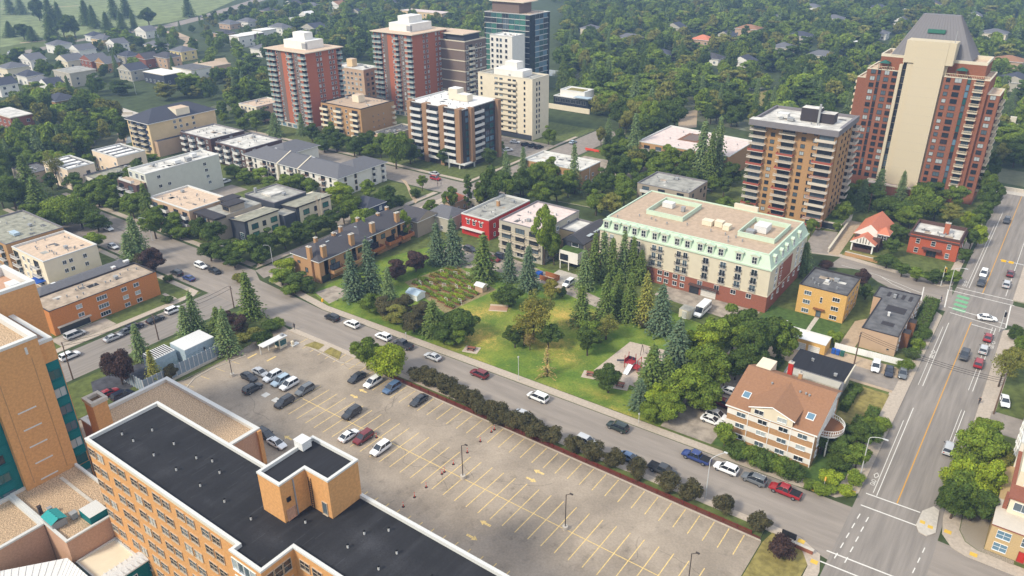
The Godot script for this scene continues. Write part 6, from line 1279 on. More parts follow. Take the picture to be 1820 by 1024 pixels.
func capsule_body(bones: Array, cell: float) -> ArrayMesh:
	# tapered capsules joined with a smooth minimum and meshed as surface nets; colour by nearest bone
	var lo := Vector3(9, 9, 9); var hi := -lo
	for b in bones:
		for i in 2: lo = lo.min(b[i] - Vector3.ONE * (b[2 + i] + cell * 2)); hi = hi.max(b[i] + Vector3.ONE * (b[2 + i] + cell * 2))
	var nx := int((hi.x - lo.x) / cell) + 2; var ny := int((hi.y - lo.y) / cell) + 2; var nz := int((hi.z - lo.z) / cell) + 2
	var f := PackedFloat32Array(); f.resize(nx * ny * nz); var cn := {}
	for z in nz:
		for y in ny:
			for x in nx:
				var p := lo + Vector3(x, y, z) * cell; var d := 1.0
				for b in bones:
					var ab: Vector3 = b[1] - b[0]; var t: float = clampf((p - b[0]).dot(ab) / ab.length_squared(), 0, 1)
					var e: float = (p - b[0] - ab * t).length() - lerpf(b[2], b[3], t); var k := 0.035
					var hh := clampf(0.5 + 0.5 * (d - e) / k, 0, 1); d = lerpf(d, e, hh) - k * hh * (1 - hh)
				f[x + nx * (y + ny * z)] = d
	var vid := {}; var vs := PackedVector3Array(); var cs := PackedColorArray()
	for z in nz - 1:
		for y in ny - 1:
			for x in nx - 1:
				var s := Vector3.ZERO; var c := 0
				for e in [[0, 0, 0, 1, 0, 0], [0, 0, 0, 0, 1, 0], [0, 0, 0, 0, 0, 1], [1, 0, 0, 1, 1, 0], [1, 0, 0, 1, 0, 1], [0, 1, 0, 1, 1, 0], [0, 1, 0, 0, 1, 1], [0, 0, 1, 1, 0, 1], [0, 0, 1, 0, 1, 1], [1, 1, 0, 1, 1, 1], [1, 0, 1, 1, 1, 1], [0, 1, 1, 1, 1, 1]]:
					var a := f[x + e[0] + nx * (y + e[1] + ny * (z + e[2]))]; var b := f[x + e[3] + nx * (y + e[4] + ny * (z + e[5]))]
					if (a < 0) != (b < 0): s += Vector3(e[0], e[1], e[2]).lerp(Vector3(e[3], e[4], e[5]), a / (a - b)); c += 1
				if c:
					var p := lo + (Vector3(x, y, z) + s / c) * cell; vid[Vector3i(x, y, z)] = vs.size(); vs.append(p)
					var best := 9.0; var col := Color.WHITE
					for b in bones:
						var ab: Vector3 = b[1] - b[0]; var t: float = clampf((p - b[0]).dot(ab) / ab.length_squared(), 0, 1); var e: float = (p - b[0] - ab * t).length() - lerpf(b[2], b[3], t)
						if e < best: best = e; col = b[4]
					cs.append(col)
	var st := SurfaceTool.new(); st.begin(Mesh.PRIMITIVE_TRIANGLES)
	for k in vid:
		var i: Vector3i = k
		for ax_ in 3:
			var u := Vector3i.ZERO; u[ax_] = 1; var v1 := Vector3i.ZERO; v1[(ax_ + 1) % 3] = 1; var v2 := Vector3i.ZERO; v2[(ax_ + 2) % 3] = 1
			var a := f[i.x + nx * (i.y + ny * i.z)]; var j := i + u; var b := f[j.x + nx * (j.y + ny * j.z)]
			if (a < 0) == (b < 0) or not (vid.has(i - v1) and vid.has(i - v2) and vid.has(i - v1 - v2)): continue
			var q := [vid[i], vid[i - v1], vid[i - v1 - v2], vid[i - v2]]
			if b < 0: q.reverse()
			for t in [0, 1, 2, 0, 2, 3]: st.set_smooth_group(0); st.set_color(cs[q[t]]); st.add_vertex(vs[q[t]])
	st.generate_normals(); return st.commit()
func person(at: Vector3, turn: float, top: Color, legs: Color, hair: Color, label: String, stride := 0.2):
	var skin := Color(0.45, 0.27, 0.18); var B := []
	B.append([Vector3(0, 0.98, 0), Vector3(0, 1.22, 0), 0.135, 0.12, top]); B.append([Vector3(0, 1.22, 0), Vector3(0, 1.4, 0), 0.13, 0.12, top]); B.append([Vector3(0, 1.4, -0.16), Vector3(0, 1.4, 0.16), 0.07, 0.07, top])
	B.append([Vector3(0, 1.42, 0), Vector3(0.01, 1.55, 0), 0.055, 0.05, skin]); B.append([Vector3(0.02, 1.6, 0), Vector3(0.02, 1.68, 0), 0.085, 0.095, skin]); B.append([Vector3(-0.025, 1.68, 0), Vector3(-0.01, 1.72, 0), 0.1, 0.09, hair])
	for s in [-1, 1]:
		var k: float = stride * s
		B.append([Vector3(0, 0.94, s * 0.09), Vector3(k * 0.6, 0.5, s * 0.1), 0.095, 0.065, legs]); B.append([Vector3(k * 0.6, 0.5, s * 0.1), Vector3(k * 0.9 - 0.05, 0.09, s * 0.1), 0.062, 0.042, legs]); B.append([Vector3(k * 0.9 - 0.05, 0.05, s * 0.1), Vector3(k * 0.9 + 0.13, 0.04, s * 0.1), 0.045, 0.035, Color(0.03, 0.03, 0.03)])
		B.append([Vector3(0, 1.39, s * 0.2), Vector3(-k * 0.5, 1.12, s * 0.25), 0.055, 0.045, top]); B.append([Vector3(-k * 0.5, 1.12, s * 0.25), Vector3(-k * 0.5 + 0.1, 0.9, s * 0.24), 0.042, 0.032, skin])
		B.append([Vector3(-k * 0.5 + 0.11, 0.88, s * 0.24), Vector3(-k * 0.5 + 0.14, 0.79, s * 0.24), 0.034, 0.022, skin])
	var m := StandardMaterial3D.new(); m.vertex_color_use_as_albedo = true; m.roughness = 0.9
	var me := capsule_body(B, 0.032); me.surface_set_material(0, m)
	var o := single("person", me, label, "person", at, turn)
func build_misc():
	var g: G; var n: Node3D
	lot_lamp(Vector3(-52.1, -0.12, -85.5), "dark lot lamp post on round concrete base between bare stalls"); lot_lamp(Vector3(-74.6, -0.12, -85.5), "dark lot lamp post beside the row of red posts"); lot_lamp(Vector3(-29.7, -0.12, -85.5), "dark lot lamp post carrying a blue sign", true)
	lot_lamp(gp(413, 668) + Vector3(0, -0.12, 0), "dark lot lamp post beside the cluster of parked cars")
	# red flexible posts
	var cg := G.new(); cg.tube(Vector3.ZERO, Vector3(0, 0.06, 0), 0.3, 0.24, 10, M.black_plastic); cg.tube(Vector3(0, 0.05, 0), Vector3(0, 1.1, 0), 0.075, 0.055, 8, M.cone); cg.tube(Vector3(0, 0.7, 0), Vector3(0, 0.85, 0), 0.078, 0.075, 8, M.cap_white)
	for z in [-100.8, -99.8, -96.1, -91.9, -87.6, -84.9, -84.2, -79.7, -76.5, -73.5]: single("marker_post", cg.mesh(), "red marker post standing on the pale seam across the parking lot", "marker post", Vector3(-78.9 - z * 0.0 + (z + 100) * 0.018, -0.12, z), 0.0, "red marker posts across the lot")
	single("marker_post", cg.mesh(), "red marker post lying near the parked white compact", "marker post", gp(669, 777) + Vector3(0, -0.1, 0), 0.0)
	# low red fence behind the shrubs
	n = thing("timber_fence", "long low dark red timber rail fence along the parking lot", "fence", Vector3(-68, 0, -102.75))
	for k in 35:
		var x := -111.0 + k * 2.5; g = G.new(); g.box(Vector3(-0.07, 0, -0.07), Vector3(0.07, 0.85, 0.07), M.fence_red); part(n, "post", g.mesh() if k == 0 else cache["fp"], Transform3D(Basis.IDENTITY, Vector3(x + 68, 0, 0)))
		if k == 0: cache["fp"] = n.get_child(0).mesh
		if k < 34:
			for y in [0.3, 0.6]:
				if not cache.has("rail"): var q := G.new(); q.box(Vector3(0, -0.09, -0.1), Vector3(2.5, 0.09, -0.05), M.fence_red); cache["rail"] = q.mesh()
				part(n, "rail", cache["rail"], Transform3D(Basis.IDENTITY, Vector3(x + 68, y, 0)))
	# street lamps, poles and wires
	street_lamp(gp(1253.5, 886), 9.5, Vector3(0.6, 0, -0.8), "grey street lamp behind the shrub row facing the corner apartments"); street_lamp(gp(1530, 842), 9, Vector3(0.9, 0, 0.0), "curved grey street lamp at the corner garden by the avenue"); street_lamp(gp(485, 470), 6.5, Vector3(-0.3, 0, 0.5), "grey street lamp by the dark trees of the townhouses"); street_lamp(gp(271, 428), 8, Vector3(-0.6, 0, 0.6), "curved street lamp beside the spruce on the leafy street"); street_lamp(gp(1687, 515), 7, Vector3(0.9, 0, 0.0), "curved street lamp at the signal crossing"); street_lamp(gp(798, 300), 7, Vector3(-0.7, 0, 0.4), "street lamp by the brown pier block"); street_lamp(gp(242, 168), 8, Vector3(0.6, 0, 0.3), "street lamp near the small river bridge")
	post_lamp(gp(921.6, 676), 5.8, "slim grey lamp in the park lawn by the dry tree"); post_lamp(gp(722, 604), 1.6, "short grey lamp at the park edge by the pickup"); post_lamp(gp(1135, 752), 2.0, "short grey lamp at the park corner")
	var U := [[129.5, 674, 9.5, Vector3(1, 0, 0.2), "wooden utility pole by the hospital tower"], [282, 604, 7, Vector3(1, 0, 0.2), "wooden utility pole by the black sedan"], [416, 547, 6.5, Vector3(1, 0, 0.2), "wooden utility pole by the tall spruce near the junction"]]
	var tops := []
	for u in U: tops.append(utility_pole(gp(u[0], u[1]), u[2], u[3], u[4]))
	for i in 2:
		for s in [-0.9, 0.9]: wire(tops[i] + U[i][3] * s, tops[i + 1] + U[i][3] * s, 0.9, "thin overhead wire along the side street")
	var t1 := utility_pole(gp(1518, 648), 8.5, Vector3(0, 0, 1), "wooden utility pole by the blue bins"); var t2 := utility_pole(gp(1766, 736), 10, Vector3(0, 0, 1), "wooden utility pole by the white sedan across the avenue"); utility_pole(gp(1285, 690), 9, Vector3(0, 0, 1), "wooden utility pole in the gravel yard"); utility_pole(gp(1543, 378), 7, Vector3(1, 0, 0), "pale pole with crossarm below the tall tower")
	for s in [-0.9, 0.0, 0.9]: wire(t1 + Vector3(0, 0, s), t2 + Vector3(0, -1.6, s), 1.0, "dark overhead wire crossing the avenue")
	# signals
	for a in [[1672, 508, "yellow traffic signal on a pale pole beside the hedge of shrubs", 1.0], [1776, 590, "dark traffic signal at the pavement of the crossing", 0.0]]:
		n = thing("traffic_signal", a[2], "traffic light", gp(a[0], a[1])); g = G.new(); g.tube(Vector3.ZERO, Vector3(0, 6, 0), 0.12, 0.09, 8, M.pole_grey); part(n, "pole", g.mesh())
		g = G.new(); g.cbox(Vector3(0.25, 5.0, 0.2), Vector3(0.5, 1.2, 0.4), M.signal_yellow if a[3] > 0 else M.black_plastic); g.cbox(Vector3(0.25, 5.0, 0.42), Vector3(0.35, 1.05, 0.04), M.black_plastic); part(n, "signal_head", g.mesh())
	n = thing("overhead_signal", "yellow overhead signal on a long arm above the avenue", "traffic light", gp(1822, 510)); g = G.new(); g.tube(Vector3.ZERO, Vector3(0, 6.2, 0), 0.15, 0.1, 8, M.pole_grey); g.tube(Vector3(0, 6.1, 0), Vector3(-7.5, 6.3, 0), 0.09, 0.06, 6, M.pole_grey); part(n, "mast", g.mesh())
	for x in [-4.8, -6.6]: g = G.new(); g.cbox(Vector3(x, 6.2, 0.1), Vector3(1.2, 0.5, 0.4), M.signal_yellow); part(n, "signal_head", g.mesh())
	n = thing("yellow_sign", "yellow sign on a post by the driveway of the brick townhouses", "sign", gp(574.4, 545)); g = G.new(); g.tube(Vector3.ZERO, Vector3(0, 1.8, 0), 0.05, 0.05, 6, M.pole_grey); part(n, "post", g.mesh()); g = G.new(); g.cbox(Vector3(0, 1.9, 0), Vector3(0.5, 0.8, 0.4), M.yellow_box); part(n, "sign_box", g.mesh())
	n = thing("yellow_sign", "narrow yellow sign in the corner garden", "sign", gp(1464, 866)); g = G.new(); g.tube(Vector3.ZERO, Vector3(0, 2.2, 0), 0.04, 0.04, 6, M.pole_grey); part(n, "post", g.mesh()); g = G.new(); g.cbox(Vector3(0.02, 1.9, 0), Vector3(0.3, 0.9, 0.06), M.yellow_box); part(n, "sign_board", g.mesh())
	n = thing("notice_board", "black notice board at the lot corner near the plum shrub", "sign", gp(1401, 960)); g = G.new(); g.cbox(Vector3(0, 1.2, 0), Vector3(2.4, 1.1, 0.2), M.black_plastic); part(n, "board", g.mesh()); g = G.new(); g.box(Vector3(-1.0, 0, -0.08), Vector3(-0.85, 0.7, 0.08), M.black_plastic); g.box(Vector3(0.85, 0, -0.08), Vector3(1.0, 0.7, 0.08), M.black_plastic); part(n, "legs", g.mesh())
	n = thing("brick_planter_wall", "low red brick wall behind the plum shrub at the lot corner", "wall", gp(1420, 975)); g = G.new(); g.box(Vector3(-2.2, 0, -0.2), Vector3(2.2, 0.8, 0.2), M.brick_red); part(n, "wall", g.mesh()); g = G.new(); g.box(Vector3(-2.3, 0.8, -0.26), Vector3(2.3, 0.9, 0.26), M.concrete); part(n, "coping", g.mesh())
	# pay booth
	var pb := gp(500, 615); n = thing("pay_booth", "small teal pay booth with long white canopy at the lot entrance", "booth", Vector3(pb.x, -0.12, pb.z)); g = G.new(); g.box(Vector3(-0.9, 0, -1.1), Vector3(0.9, 2.4, 1.1), M.cream); part(n, "wall", g.mesh()); part(n, "window", win_mesh(1.3, 1.2, "teal", "glass_teal", 2, 1), Transform3D(Basis.IDENTITY, Vector3(0, 0.9, 1.1))); part(n, "window", win_mesh(1.6, 1.2, "teal", "glass_teal", 2, 1), Transform3D(Basis(Vector3(0, 0, -1), Vector3.UP, Vector3(1, 0, 0)), Vector3(0.9, 0.9, 0)))
	g = G.new(); g.box(Vector3(-1.1, 2.5, -1.5), Vector3(0.9, 2.7, 5.6), M.metal_white); g.cbox(Vector3(0, 3.0, -0.6), Vector3(0.7, 0.5, 0.7), M.metal_grey); part(n, "canopy", g.mesh())
	for z in [3.0, 5.3]: g = G.new(); g.box(Vector3(-1.0, 0, z - 0.1), Vector3(-0.8, 2.5, z + 0.1), M.cap_white); part(n, "canopy_post", g.mesh())
	g = G.new(); g.box(Vector3(1.6, 0, -2.2), Vector3(2.2, 1.2, -1.6), M.cream); g.box(Vector3(1.4, 0, -3.4), Vector3(2.6, 0.25, -1.4), M.cap_white); part(n, "gate_unit", g.mesh())
	# generators behind a screen
	for a in [[-154.2, -82.4, 6.2, 8.0, 4.4, "large pale blue generator enclosure behind the panel screen"], [-156.0, -75.0, 4.8, 5.6, 4.1, "smaller pale blue generator enclosure with slatted top"]]:
		n = thing("generator", a[5], "generator", Vector3(a[0], 0.03, a[1])); var w: float = a[2] / 2; var d: float = a[3] / 2; var h: float = a[4]
		for k in 3: g = G.new(); g.box(Vector3(-w + 0.05 * k, h * k / 3.0, -d + 0.05 * k), Vector3(w - 0.05 * k, h * (k + 1) / 3.0 - 0.06, d - 0.05 * k), M.metal_blue); part(n, "casing", g.mesh())
		g = G.new(); g.box(Vector3(-w + 0.15, h - 0.06, -d + 0.15), Vector3(w - 0.15, h + 0.05, d - 0.15), M.metal_white); part(n, "top", g.mesh())
		if h < 4.2:
			for k in 11: g = G.new(); g.box(Vector3(-w + 0.4, h + 0.05, -d + 0.5 + k * 0.56), Vector3(w - 0.4, h + 0.14, -d + 0.72 + k * 0.56), M.metal_dark); part(n, "slat", g.mesh())
		else:
			g = G.new(); g.box(Vector3(w - 0.1, h * 0.35, -1.0), Vector3(w + 0.12, h * 0.7, -0.7), M.metal_dark); part(n, "handle", g.mesh())
	n = thing("panel_screen", "tall blue-grey panel screen fence around the generators", "fence", Vector3(-149.2, 0.03, -76)); var pm := G.new(); pm.box(Vector3(-0.04, 0.2, -0.52), Vector3(0.04, 3.3, 0.52), M.metal_panel); var pm_ := pm.mesh(); var po := G.new(); po.box(Vector3(-0.08, 0, -0.05), Vector3(0.08, 3.45, 0.05), M.metal_white); var po_ := po.mesh()
	for k in 19:
		part(n, "panel", pm_, Transform3D(Basis.IDENTITY, Vector3(0, 0, 9.4 - k * 1.13 - 0.56))); part(n, "post", po_, Transform3D(Basis.IDENTITY, Vector3(0, 0, 9.4 - k * 1.13)))
	for k in 8: part(n, "panel", pm_, Transform3D(Basis(Vector3.UP, PI / 2), Vector3(-0.6 - k * 1.13, 0, 9.4))); part(n, "post", po_, Transform3D(Basis(Vector3.UP, PI / 2), Vector3(-1.13 - k * 1.13, 0, 9.4)))
	g = G.new(); g.box(Vector3(0.05, 0, -11.8), Vector3(0.5, 0.5, 9.4), M.concrete); part(n, "plinth", g.mesh())
	# white fence, walls
	n = thing("board_fence", "long white board fence above the three parked cars", "fence", Vector3(-24, 0, -173.0)); var bm := G.new(); bm.box(Vector3(-0.24, 0.05, -0.03), Vector3(0.24, 1.7, 0.03), M.frame_white); var bmm := bm.mesh()
	for k in 33: part(n, "board", bmm, Transform3D(Basis.IDENTITY, Vector3(-7.8 + k * 0.49, rng.randf() * 0.03, 0.0 - k * 0.035)))
	g = G.new(); g.box(Vector3(-8, 0.4, -0.12), Vector3(8.2, 0.5, -0.04), M.frame_white, Transform3D(Basis(Vector3.UP, 0.071), Vector3(0, 0, -0.58))); part(n, "rail", g.mesh())
	n = thing("garden_wall", "low tan brick wall in front of the terracotta roofed house", "wall", Vector3(-40.6, 0, -231.2), -0.06); g = G.new(); g.box(Vector3(-4.6, 0, -0.2), Vector3(4.8, 1.1, 0.2), M.brick_tan); part(n, "wall", g.mesh()); g = G.new(); g.box(Vector3(-4.7, 1.1, -0.25), Vector3(4.9, 1.2, 0.25), M.concrete); part(n, "coping", g.mesh())
	n = thing("ramp_wall", "pale concrete wall beside the parkade ramp", "wall", Vector3(-50.6, 0, -246), 0.05); g = G.new(); g.box(Vector3(-0.2, 0, -16), Vector3(0.2, 1.3, 15.5), M.concrete); part(n, "wall", g.mesh()); g = G.new(); g.box(Vector3(-0.3, 1.3, -16), Vector3(0.3, 1.42, 15.5), M.cap_cream); part(n, "coping", g.mesh())
	n = thing("parkade_entry", "concrete parkade entrance with a grass roof beside the brown tower", "building", Vector3(-55.5, 0, -256)); g = G.new(); g.box(Vector3(-5, 0, -8), Vector3(4, 2.6, 6), M.concrete, Transform3D.IDENTITY, M.grass_lush); part(n, "wall", g.mesh()); part(n, "portal", win_mesh(4.6, 2.0, "concrete", "glass_dark", 1, 1), Transform3D(Basis.IDENTITY, Vector3(0, 0.1, 6.0)))
	for k in 3: n = thing("waste_bin", "blue wheeled bin by the white fence" if k < 2 else "green wheeled bin by the white fence", "bin", Vector3(-31.6 + k * 1.0, 0.04, -170.6), 0.0, "wheeled bins by the white fence"); g = G.new(); g.box(Vector3(-0.4, 0.1, -0.4), Vector3(0.4, 1.2, 0.4), M.blue_plastic if k < 2 else M.awning); part(n, "body", g.mesh()); g = G.new(); g.box(Vector3(-0.44, 1.2, -0.44), Vector3(0.44, 1.28, 0.44), M.blue_plastic if k < 2 else M.awning); part(n, "lid", g.mesh())
	n = thing("storage_shed", "small pale shed beside the shuttle bus", "shed", gp(1220, 562)); g = G.new(); g.box(Vector3(-1.5, 0, -1.5), Vector3(1.5, 2.4, 1.5), M.cap_cream, Transform3D.IDENTITY, M.roof_grey); part(n, "wall", g.mesh()); part(n, "door", win_mesh(1.1, 1.9, "frame_white", "slab_white", 2, 1), Transform3D(Basis.IDENTITY, Vector3(0, 0.1, 1.5)))
	# ---- playground
	n = thing("play_structure", "red and blue play structure with two white slides on the playground pad", "playground", Vector3(-67.5, 0.06, -137.6)); 
	for a in [[-1.2, -1.0], [0.6, -1.0], [-1.2, 0.9], [0.6, 0.9], [2.2, -0.6], [2.2, 1.2]]: g = G.new(); g.tube(Vector3(a[0], 0, a[1]), Vector3(a[0], 3.3, a[1]), 0.08, 0.08, 6, M.play_red); part(n, "post", g.mesh())
	g = G.new(); g.box(Vector3(-1.3, 1.3, -1.1), Vector3(0.7, 1.42, 1.0), M.play_red); g.box(Vector3(0.6, 0.8, -0.7), Vector3(2.3, 0.9, 1.3), M.play_red); part(n, "deck", g.mesh()); g = G.new(); g.box(Vector3(-1.3, 1.42, -1.1), Vector3(0.7, 2.2, -1.02), M.p_navy); g.box(Vector3(-1.3, 1.42, -1.1), Vector3(-1.22, 2.2, 1.0), M.play_red); part(n, "panel", g.mesh())
	for z in [0.5, 1.1]: g = G.new(); g.quad(Vector3(-0.6 + z, 0.12, 3.6), Vector3(0.0 + z - 0.1, 0.12, 3.6), Vector3(0.0 + z - 0.1, 1.4, 1.0), Vector3(-0.6 + z, 1.4, 1.0), M.slide); g.tube(Vector3(-0.6 + z, 0.2, 3.6), Vector3(-0.6 + z, 1.5, 1.0), 0.06, 0.06, 5, M.slide); g.tube(Vector3(-0.1 + z, 0.2, 3.6), Vector3(-0.1 + z, 1.5, 1.0), 0.06, 0.06, 5, M.slide); part(n, "slide", g.mesh())
	g = G.new(); g.tube(Vector3(-1.3, 1.4, 0), Vector3(-3.4, 0.9, 0.4), 0.25, 0.25, 8, M.p_navy); part(n, "tube_bridge", g.mesh()); g = G.new(); g.tube(Vector3(2.2, 3.2, -0.6), Vector3(2.2, 3.2, 1.2), 0.07, 0.07, 6, M.cone); g.tube(Vector3(3.4, 0, 0.4), Vector3(2.2, 2.4, 0.4), 0.06, 0.06, 6, M.cone); part(n, "climbing_bars", g.mesh())
	n = thing("swing_set", "dark metal swing frame on the playground pad", "swing", Vector3(-66, 0.06, -144.4)); 
	for x in [-2.2, 2.2]: g = G.new(); g.tube(Vector3(x, 0, -0.9), Vector3(x, 2.6, 0), 0.06, 0.06, 6, M.pole_dark); g.tube(Vector3(x, 0, 0.9), Vector3(x, 2.6, 0), 0.06, 0.06, 6, M.pole_dark); part(n, "leg_pair", g.mesh())
	g = G.new(); g.tube(Vector3(-2.3, 2.6, 0), Vector3(2.3, 2.6, 0), 0.06, 0.06, 6, M.frame_tan); part(n, "crossbar", g.mesh())
	for x in [-1, 1]: g = G.new(); g.tube(Vector3(x - 0.2, 2.6, 0), Vector3(x - 0.2, 0.6, 0), 0.02, 0.02, 4, M.metal_dark); g.tube(Vector3(x + 0.2, 2.6, 0), Vector3(x + 0.2, 0.6, 0), 0.02, 0.02, 4, M.metal_dark); g.box(Vector3(x - 0.25, 0.55, -0.1), Vector3(x + 0.25, 0.6, 0.1), M.black_plastic); part(n, "swing_seat", g.mesh())
	for a in [[1050, 667, "picnic table on a pale pad in the park lawn"], [1102, 686, "picnic table beside the dark green tree by the playground"], [838, 622, "picnic table near the dense park shrubs"]]:
		n = thing("picnic_table", a[2], "table", gp(a[0], a[1]) + Vector3(0, 0.03, 0), 0.3, "picnic tables"); g = G.new(); g.box(Vector3(-1.9, 0, -1.5), Vector3(1.9, 0.05, 1.5), M.pad); part(n, "pad", g.mesh()); g = G.new(); g.box(Vector3(-1.0, 0.7, -0.4), Vector3(1.0, 0.77, 0.4), M.brick_red); part(n, "table_top", g.mesh())
		for s in [-1, 1]: g = G.new(); g.box(Vector3(-1.0, 0.42, s * 0.62), Vector3(1.0, 0.47, s * 0.88), M.brick_red); part(n, "bench", g.mesh()); g = G.new(); g.box(Vector3(s * 0.7 - 0.05, 0.05, -0.8), Vector3(s * 0.7 + 0.05, 0.7, 0.8), M.metal_dark); part(n, "leg", g.mesh())
	n = thing("seating_nook", "small red paved nook with pale kerb at the lawn's garden end", "seating", gp(886, 549) + Vector3(0, 0.03, 0), 0.5); g = G.new(); g.box(Vector3(-2.4, 0, -1.3), Vector3(2.4, 0.08, 1.3), M.brick_pink); part(n, "paving", g.mesh()); g = G.new(); g.box(Vector3(-2.4, 0, -1.5), Vector3(2.4, 0.5, -1.3), M.cap_cream); g.box(Vector3(-2.4, 0, 1.3), Vector3(2.4, 0.14, 1.5), M.cap_cream); part(n, "kerb", g.mesh())
	# ---- community garden
	var c0 := g2(728, 505); var c1 := g2(800, 474); var c2 := g2(872, 512); var c3 := g2(800, 552)
	var soil := G.new(); soil.box(Vector3(-1.5, 0, -0.6), Vector3(1.5, 0.3, 0.6), M.wood, Transform3D.IDENTITY, M.soil); var soil_m := soil.mesh()
	var veg := []
	for k in 4:
		g = G.new(); var r := RandomNumberGenerator.new(); r.seed = 900 + k
		for q in 240: leaf(g, Vector3(r.randf_range(-1.4, 1.4), 0.3 + r.randf() * (0.35 + 0.15 * k), r.randf_range(-0.5, 0.5)), Vector3(r.randfn() * 0.6, 1, r.randfn() * 0.6).normalized(), 0.2, M.leaf_fresh, r)
		veg.append(g.mesh())
	var fg := G.new()
	for s in [-0.55, 0.55]: fg.tube(Vector3(s, 0, 0), Vector3(s, 1.7, 0), 0.04, 0.04, 5, M.frame_white)
	for y in [0.8, 1.2, 1.7]: fg.tube(Vector3(-0.55, y, 0), Vector3(0.55, y, 0), 0.035, 0.035, 5, M.frame_white)
	var fm := fg.mesh(); var tv := ["leaf_fresh", "leaf_mid", "leaf_bright", "leaf_yellow", "leaf_bright", "leaf_fresh"]
	for i in 7:
		for j in 6:
			var p := c0.lerp(c1, (i + 0.5) / 7).lerp(c3.lerp(c2, (i + 0.5) / 7), (j + 0.5) / 6) + Vector2(rng.randf_range(-0.3, 0.3), rng.randf_range(-0.2, 0.2))
			n = thing("garden_bed", "raised vegetable bed with leafy plants in the community garden", "garden bed", Vector3(p.x, 0.03, p.y), 0.0, "community garden beds")
			part(n, "box", soil_m); part(n, "plants", veg[rng.randi() % 4], Transform3D(Basis.IDENTITY.scaled(Vector3(1, rng.randf_range(0.7, 1.6), 1)), Vector3.ZERO), M[tv[rng.randi() % 6]])
			if (i * 5 + j * 3) % 4 == 0: part(n, "trellis", fm, Transform3D(Basis(Vector3.UP, rng.randf_range(-0.4, 0.4)), Vector3(1.3, 0, 0)))
	sheet("garden_soil", PackedVector2Array([c0 + Vector2(-2, 0), c1 + Vector2(0, -2), c2 + Vector2(2, 0), c3 + Vector2(0, 2)]), 0.036, M.garden)
	n = thing("garden_tent", "white tarpaulin shelter at the edge of the community garden", "shelter", gp(739, 529)); g = G.new(); g.box(Vector3(-2, 0, -1.6), Vector3(2, 1.7, 1.6), M.tarp); part(n, "wall", g.mesh()); hip(n, n.position.x - 2, n.position.x + 2, n.position.z - 1.6, n.position.z + 1.6, 1.75, 0.7, 0.2, "metal_blue", "x", 0.0, "tarp")
	n = thing("garden_shed", "small tan garden shed with white roof", "shed", gp(855, 517)); g = G.new(); g.box(Vector3(-1.3, 0, -1), Vector3(1.3, 1.9, 1), M.tan_wall); part(n, "wall", g.mesh()); hip(n, n.position.x - 1.3, n.position.x + 1.3, n.position.z - 1, n.position.z + 1, 1.95, 0.5, 0.25, "roof_white", "x", 0.0, "tan_wall")
	# bare pole sculpture by the townhouses
	n = thing("pole_cluster", "cluster of tall bare tan poles beside the brick townhouses", "sculpture", gp(571, 402)); 
	for k in 4: g = G.new(); g.tube(Vector3(k * 0.5 - 0.7, 0, rng.randf() - 0.5), Vector3(k * 0.6 - 0.9, 8.0 + rng.randf() * 3, rng.randf() - 0.5), 0.12, 0.09, 6, M.frame_tan); part(n, "pole", g.mesh())
	# bus stop shelter bits near the junction and bridge railings
	n = thing("bridge_railing", "pale concrete bridge parapet at the end of the avenue", "railing", Vector3(-8, 0, -327)); g = G.new(); g.box(Vector3(-9, -0.1, -0.3), Vector3(9, 0.9, 0.3), M.concrete); part(n, "parapet", g.mesh()); g = G.new(); g.box(Vector3(-9, 0.9, -0.4), Vector3(9, 1.0, 0.4), M.cap_cream); part(n, "coping", g.mesh())
	var fb := gp(1770, 228); n = thing("footbridge", "pale concrete footbridge over the river behind the tall tower", "bridge", Vector3(fb.x, 0, fb.z)); g = G.new(); g.box(Vector3(-14, 2.2, -1.6), Vector3(30, 3.0, 1.6), M.concrete); part(n, "deck", g.mesh()); 
	for x in [-8.0, 6.0, 20.0]: g = G.new(); g.box(Vector3(x - 0.8, -0.1, -1.4), Vector3(x + 0.8, 2.2, 1.4), M.concrete); part(n, "pier", g.mesh())
	g = G.new(); g.box(Vector3(4.6, 3.0, -1.2), Vector3(7.2, 6.2, 1.2), M.cap_cream); part(n, "pylon", g.mesh())
	var bb := gp(200, 200); n = thing("river_bridge", "low concrete bridge wall beside the crossing blue car", "bridge", Vector3(bb.x, 0, bb.z), 0.52); g = G.new(); g.box(Vector3(-13, -0.1, 2.6), Vector3(13, 1.0, 3.0), M.concrete); part(n, "parapet", g.mesh()); g = G.new(); g.box(Vector3(-13, 1.0, 2.5), Vector3(13, 1.1, 3.1), M.cap_cream); part(n, "coping", g.mesh())
	n = thing("orange_barrier", "orange construction barrier by the bridge road", "barrier", gp(1058, 270)); g = G.new(); g.box(Vector3(-5, 0.2, -0.15), Vector3(5, 1.1, 0.15), M.cone); part(n, "panel", g.mesh())
	for x in [-4, 0, 4]: g = G.new(); g.box(Vector3(x - 0.2, 0, -0.4), Vector3(x + 0.2, 0.3, 0.4), M.cone); part(n, "foot", g.mesh())
	n = thing("wood_enclosure", "timber enclosure beside the driveway of the black and white house", "fence", gp(977, 497)); g = G.new(); g.box(Vector3(-2.4, 0, -1.6), Vector3(2.4, 1.4, -1.4), M.fence_wood); g.box(Vector3(-2.4, 0, 1.4), Vector3(2.4, 1.4, 1.6), M.fence_wood); g.box(Vector3(2.2, 0, -1.4), Vector3(2.4, 1.4, 1.4), M.fence_wood); part(n, "panel", g.mesh()); g = G.new(); g.box(Vector3(-4.6, 0, -1), Vector3(-3, 1.3, 0.8), M.blue_plastic); part(n, "blue_bin", g.mesh())
	# ---- people
	person(gp(523.5, 585), 2.6, Color(0.02, 0.02, 0.025), Color(0.03, 0.03, 0.04), Color(0.02, 0.015, 0.01), "person in black walking on the pavement by the pay booth", 0.25)
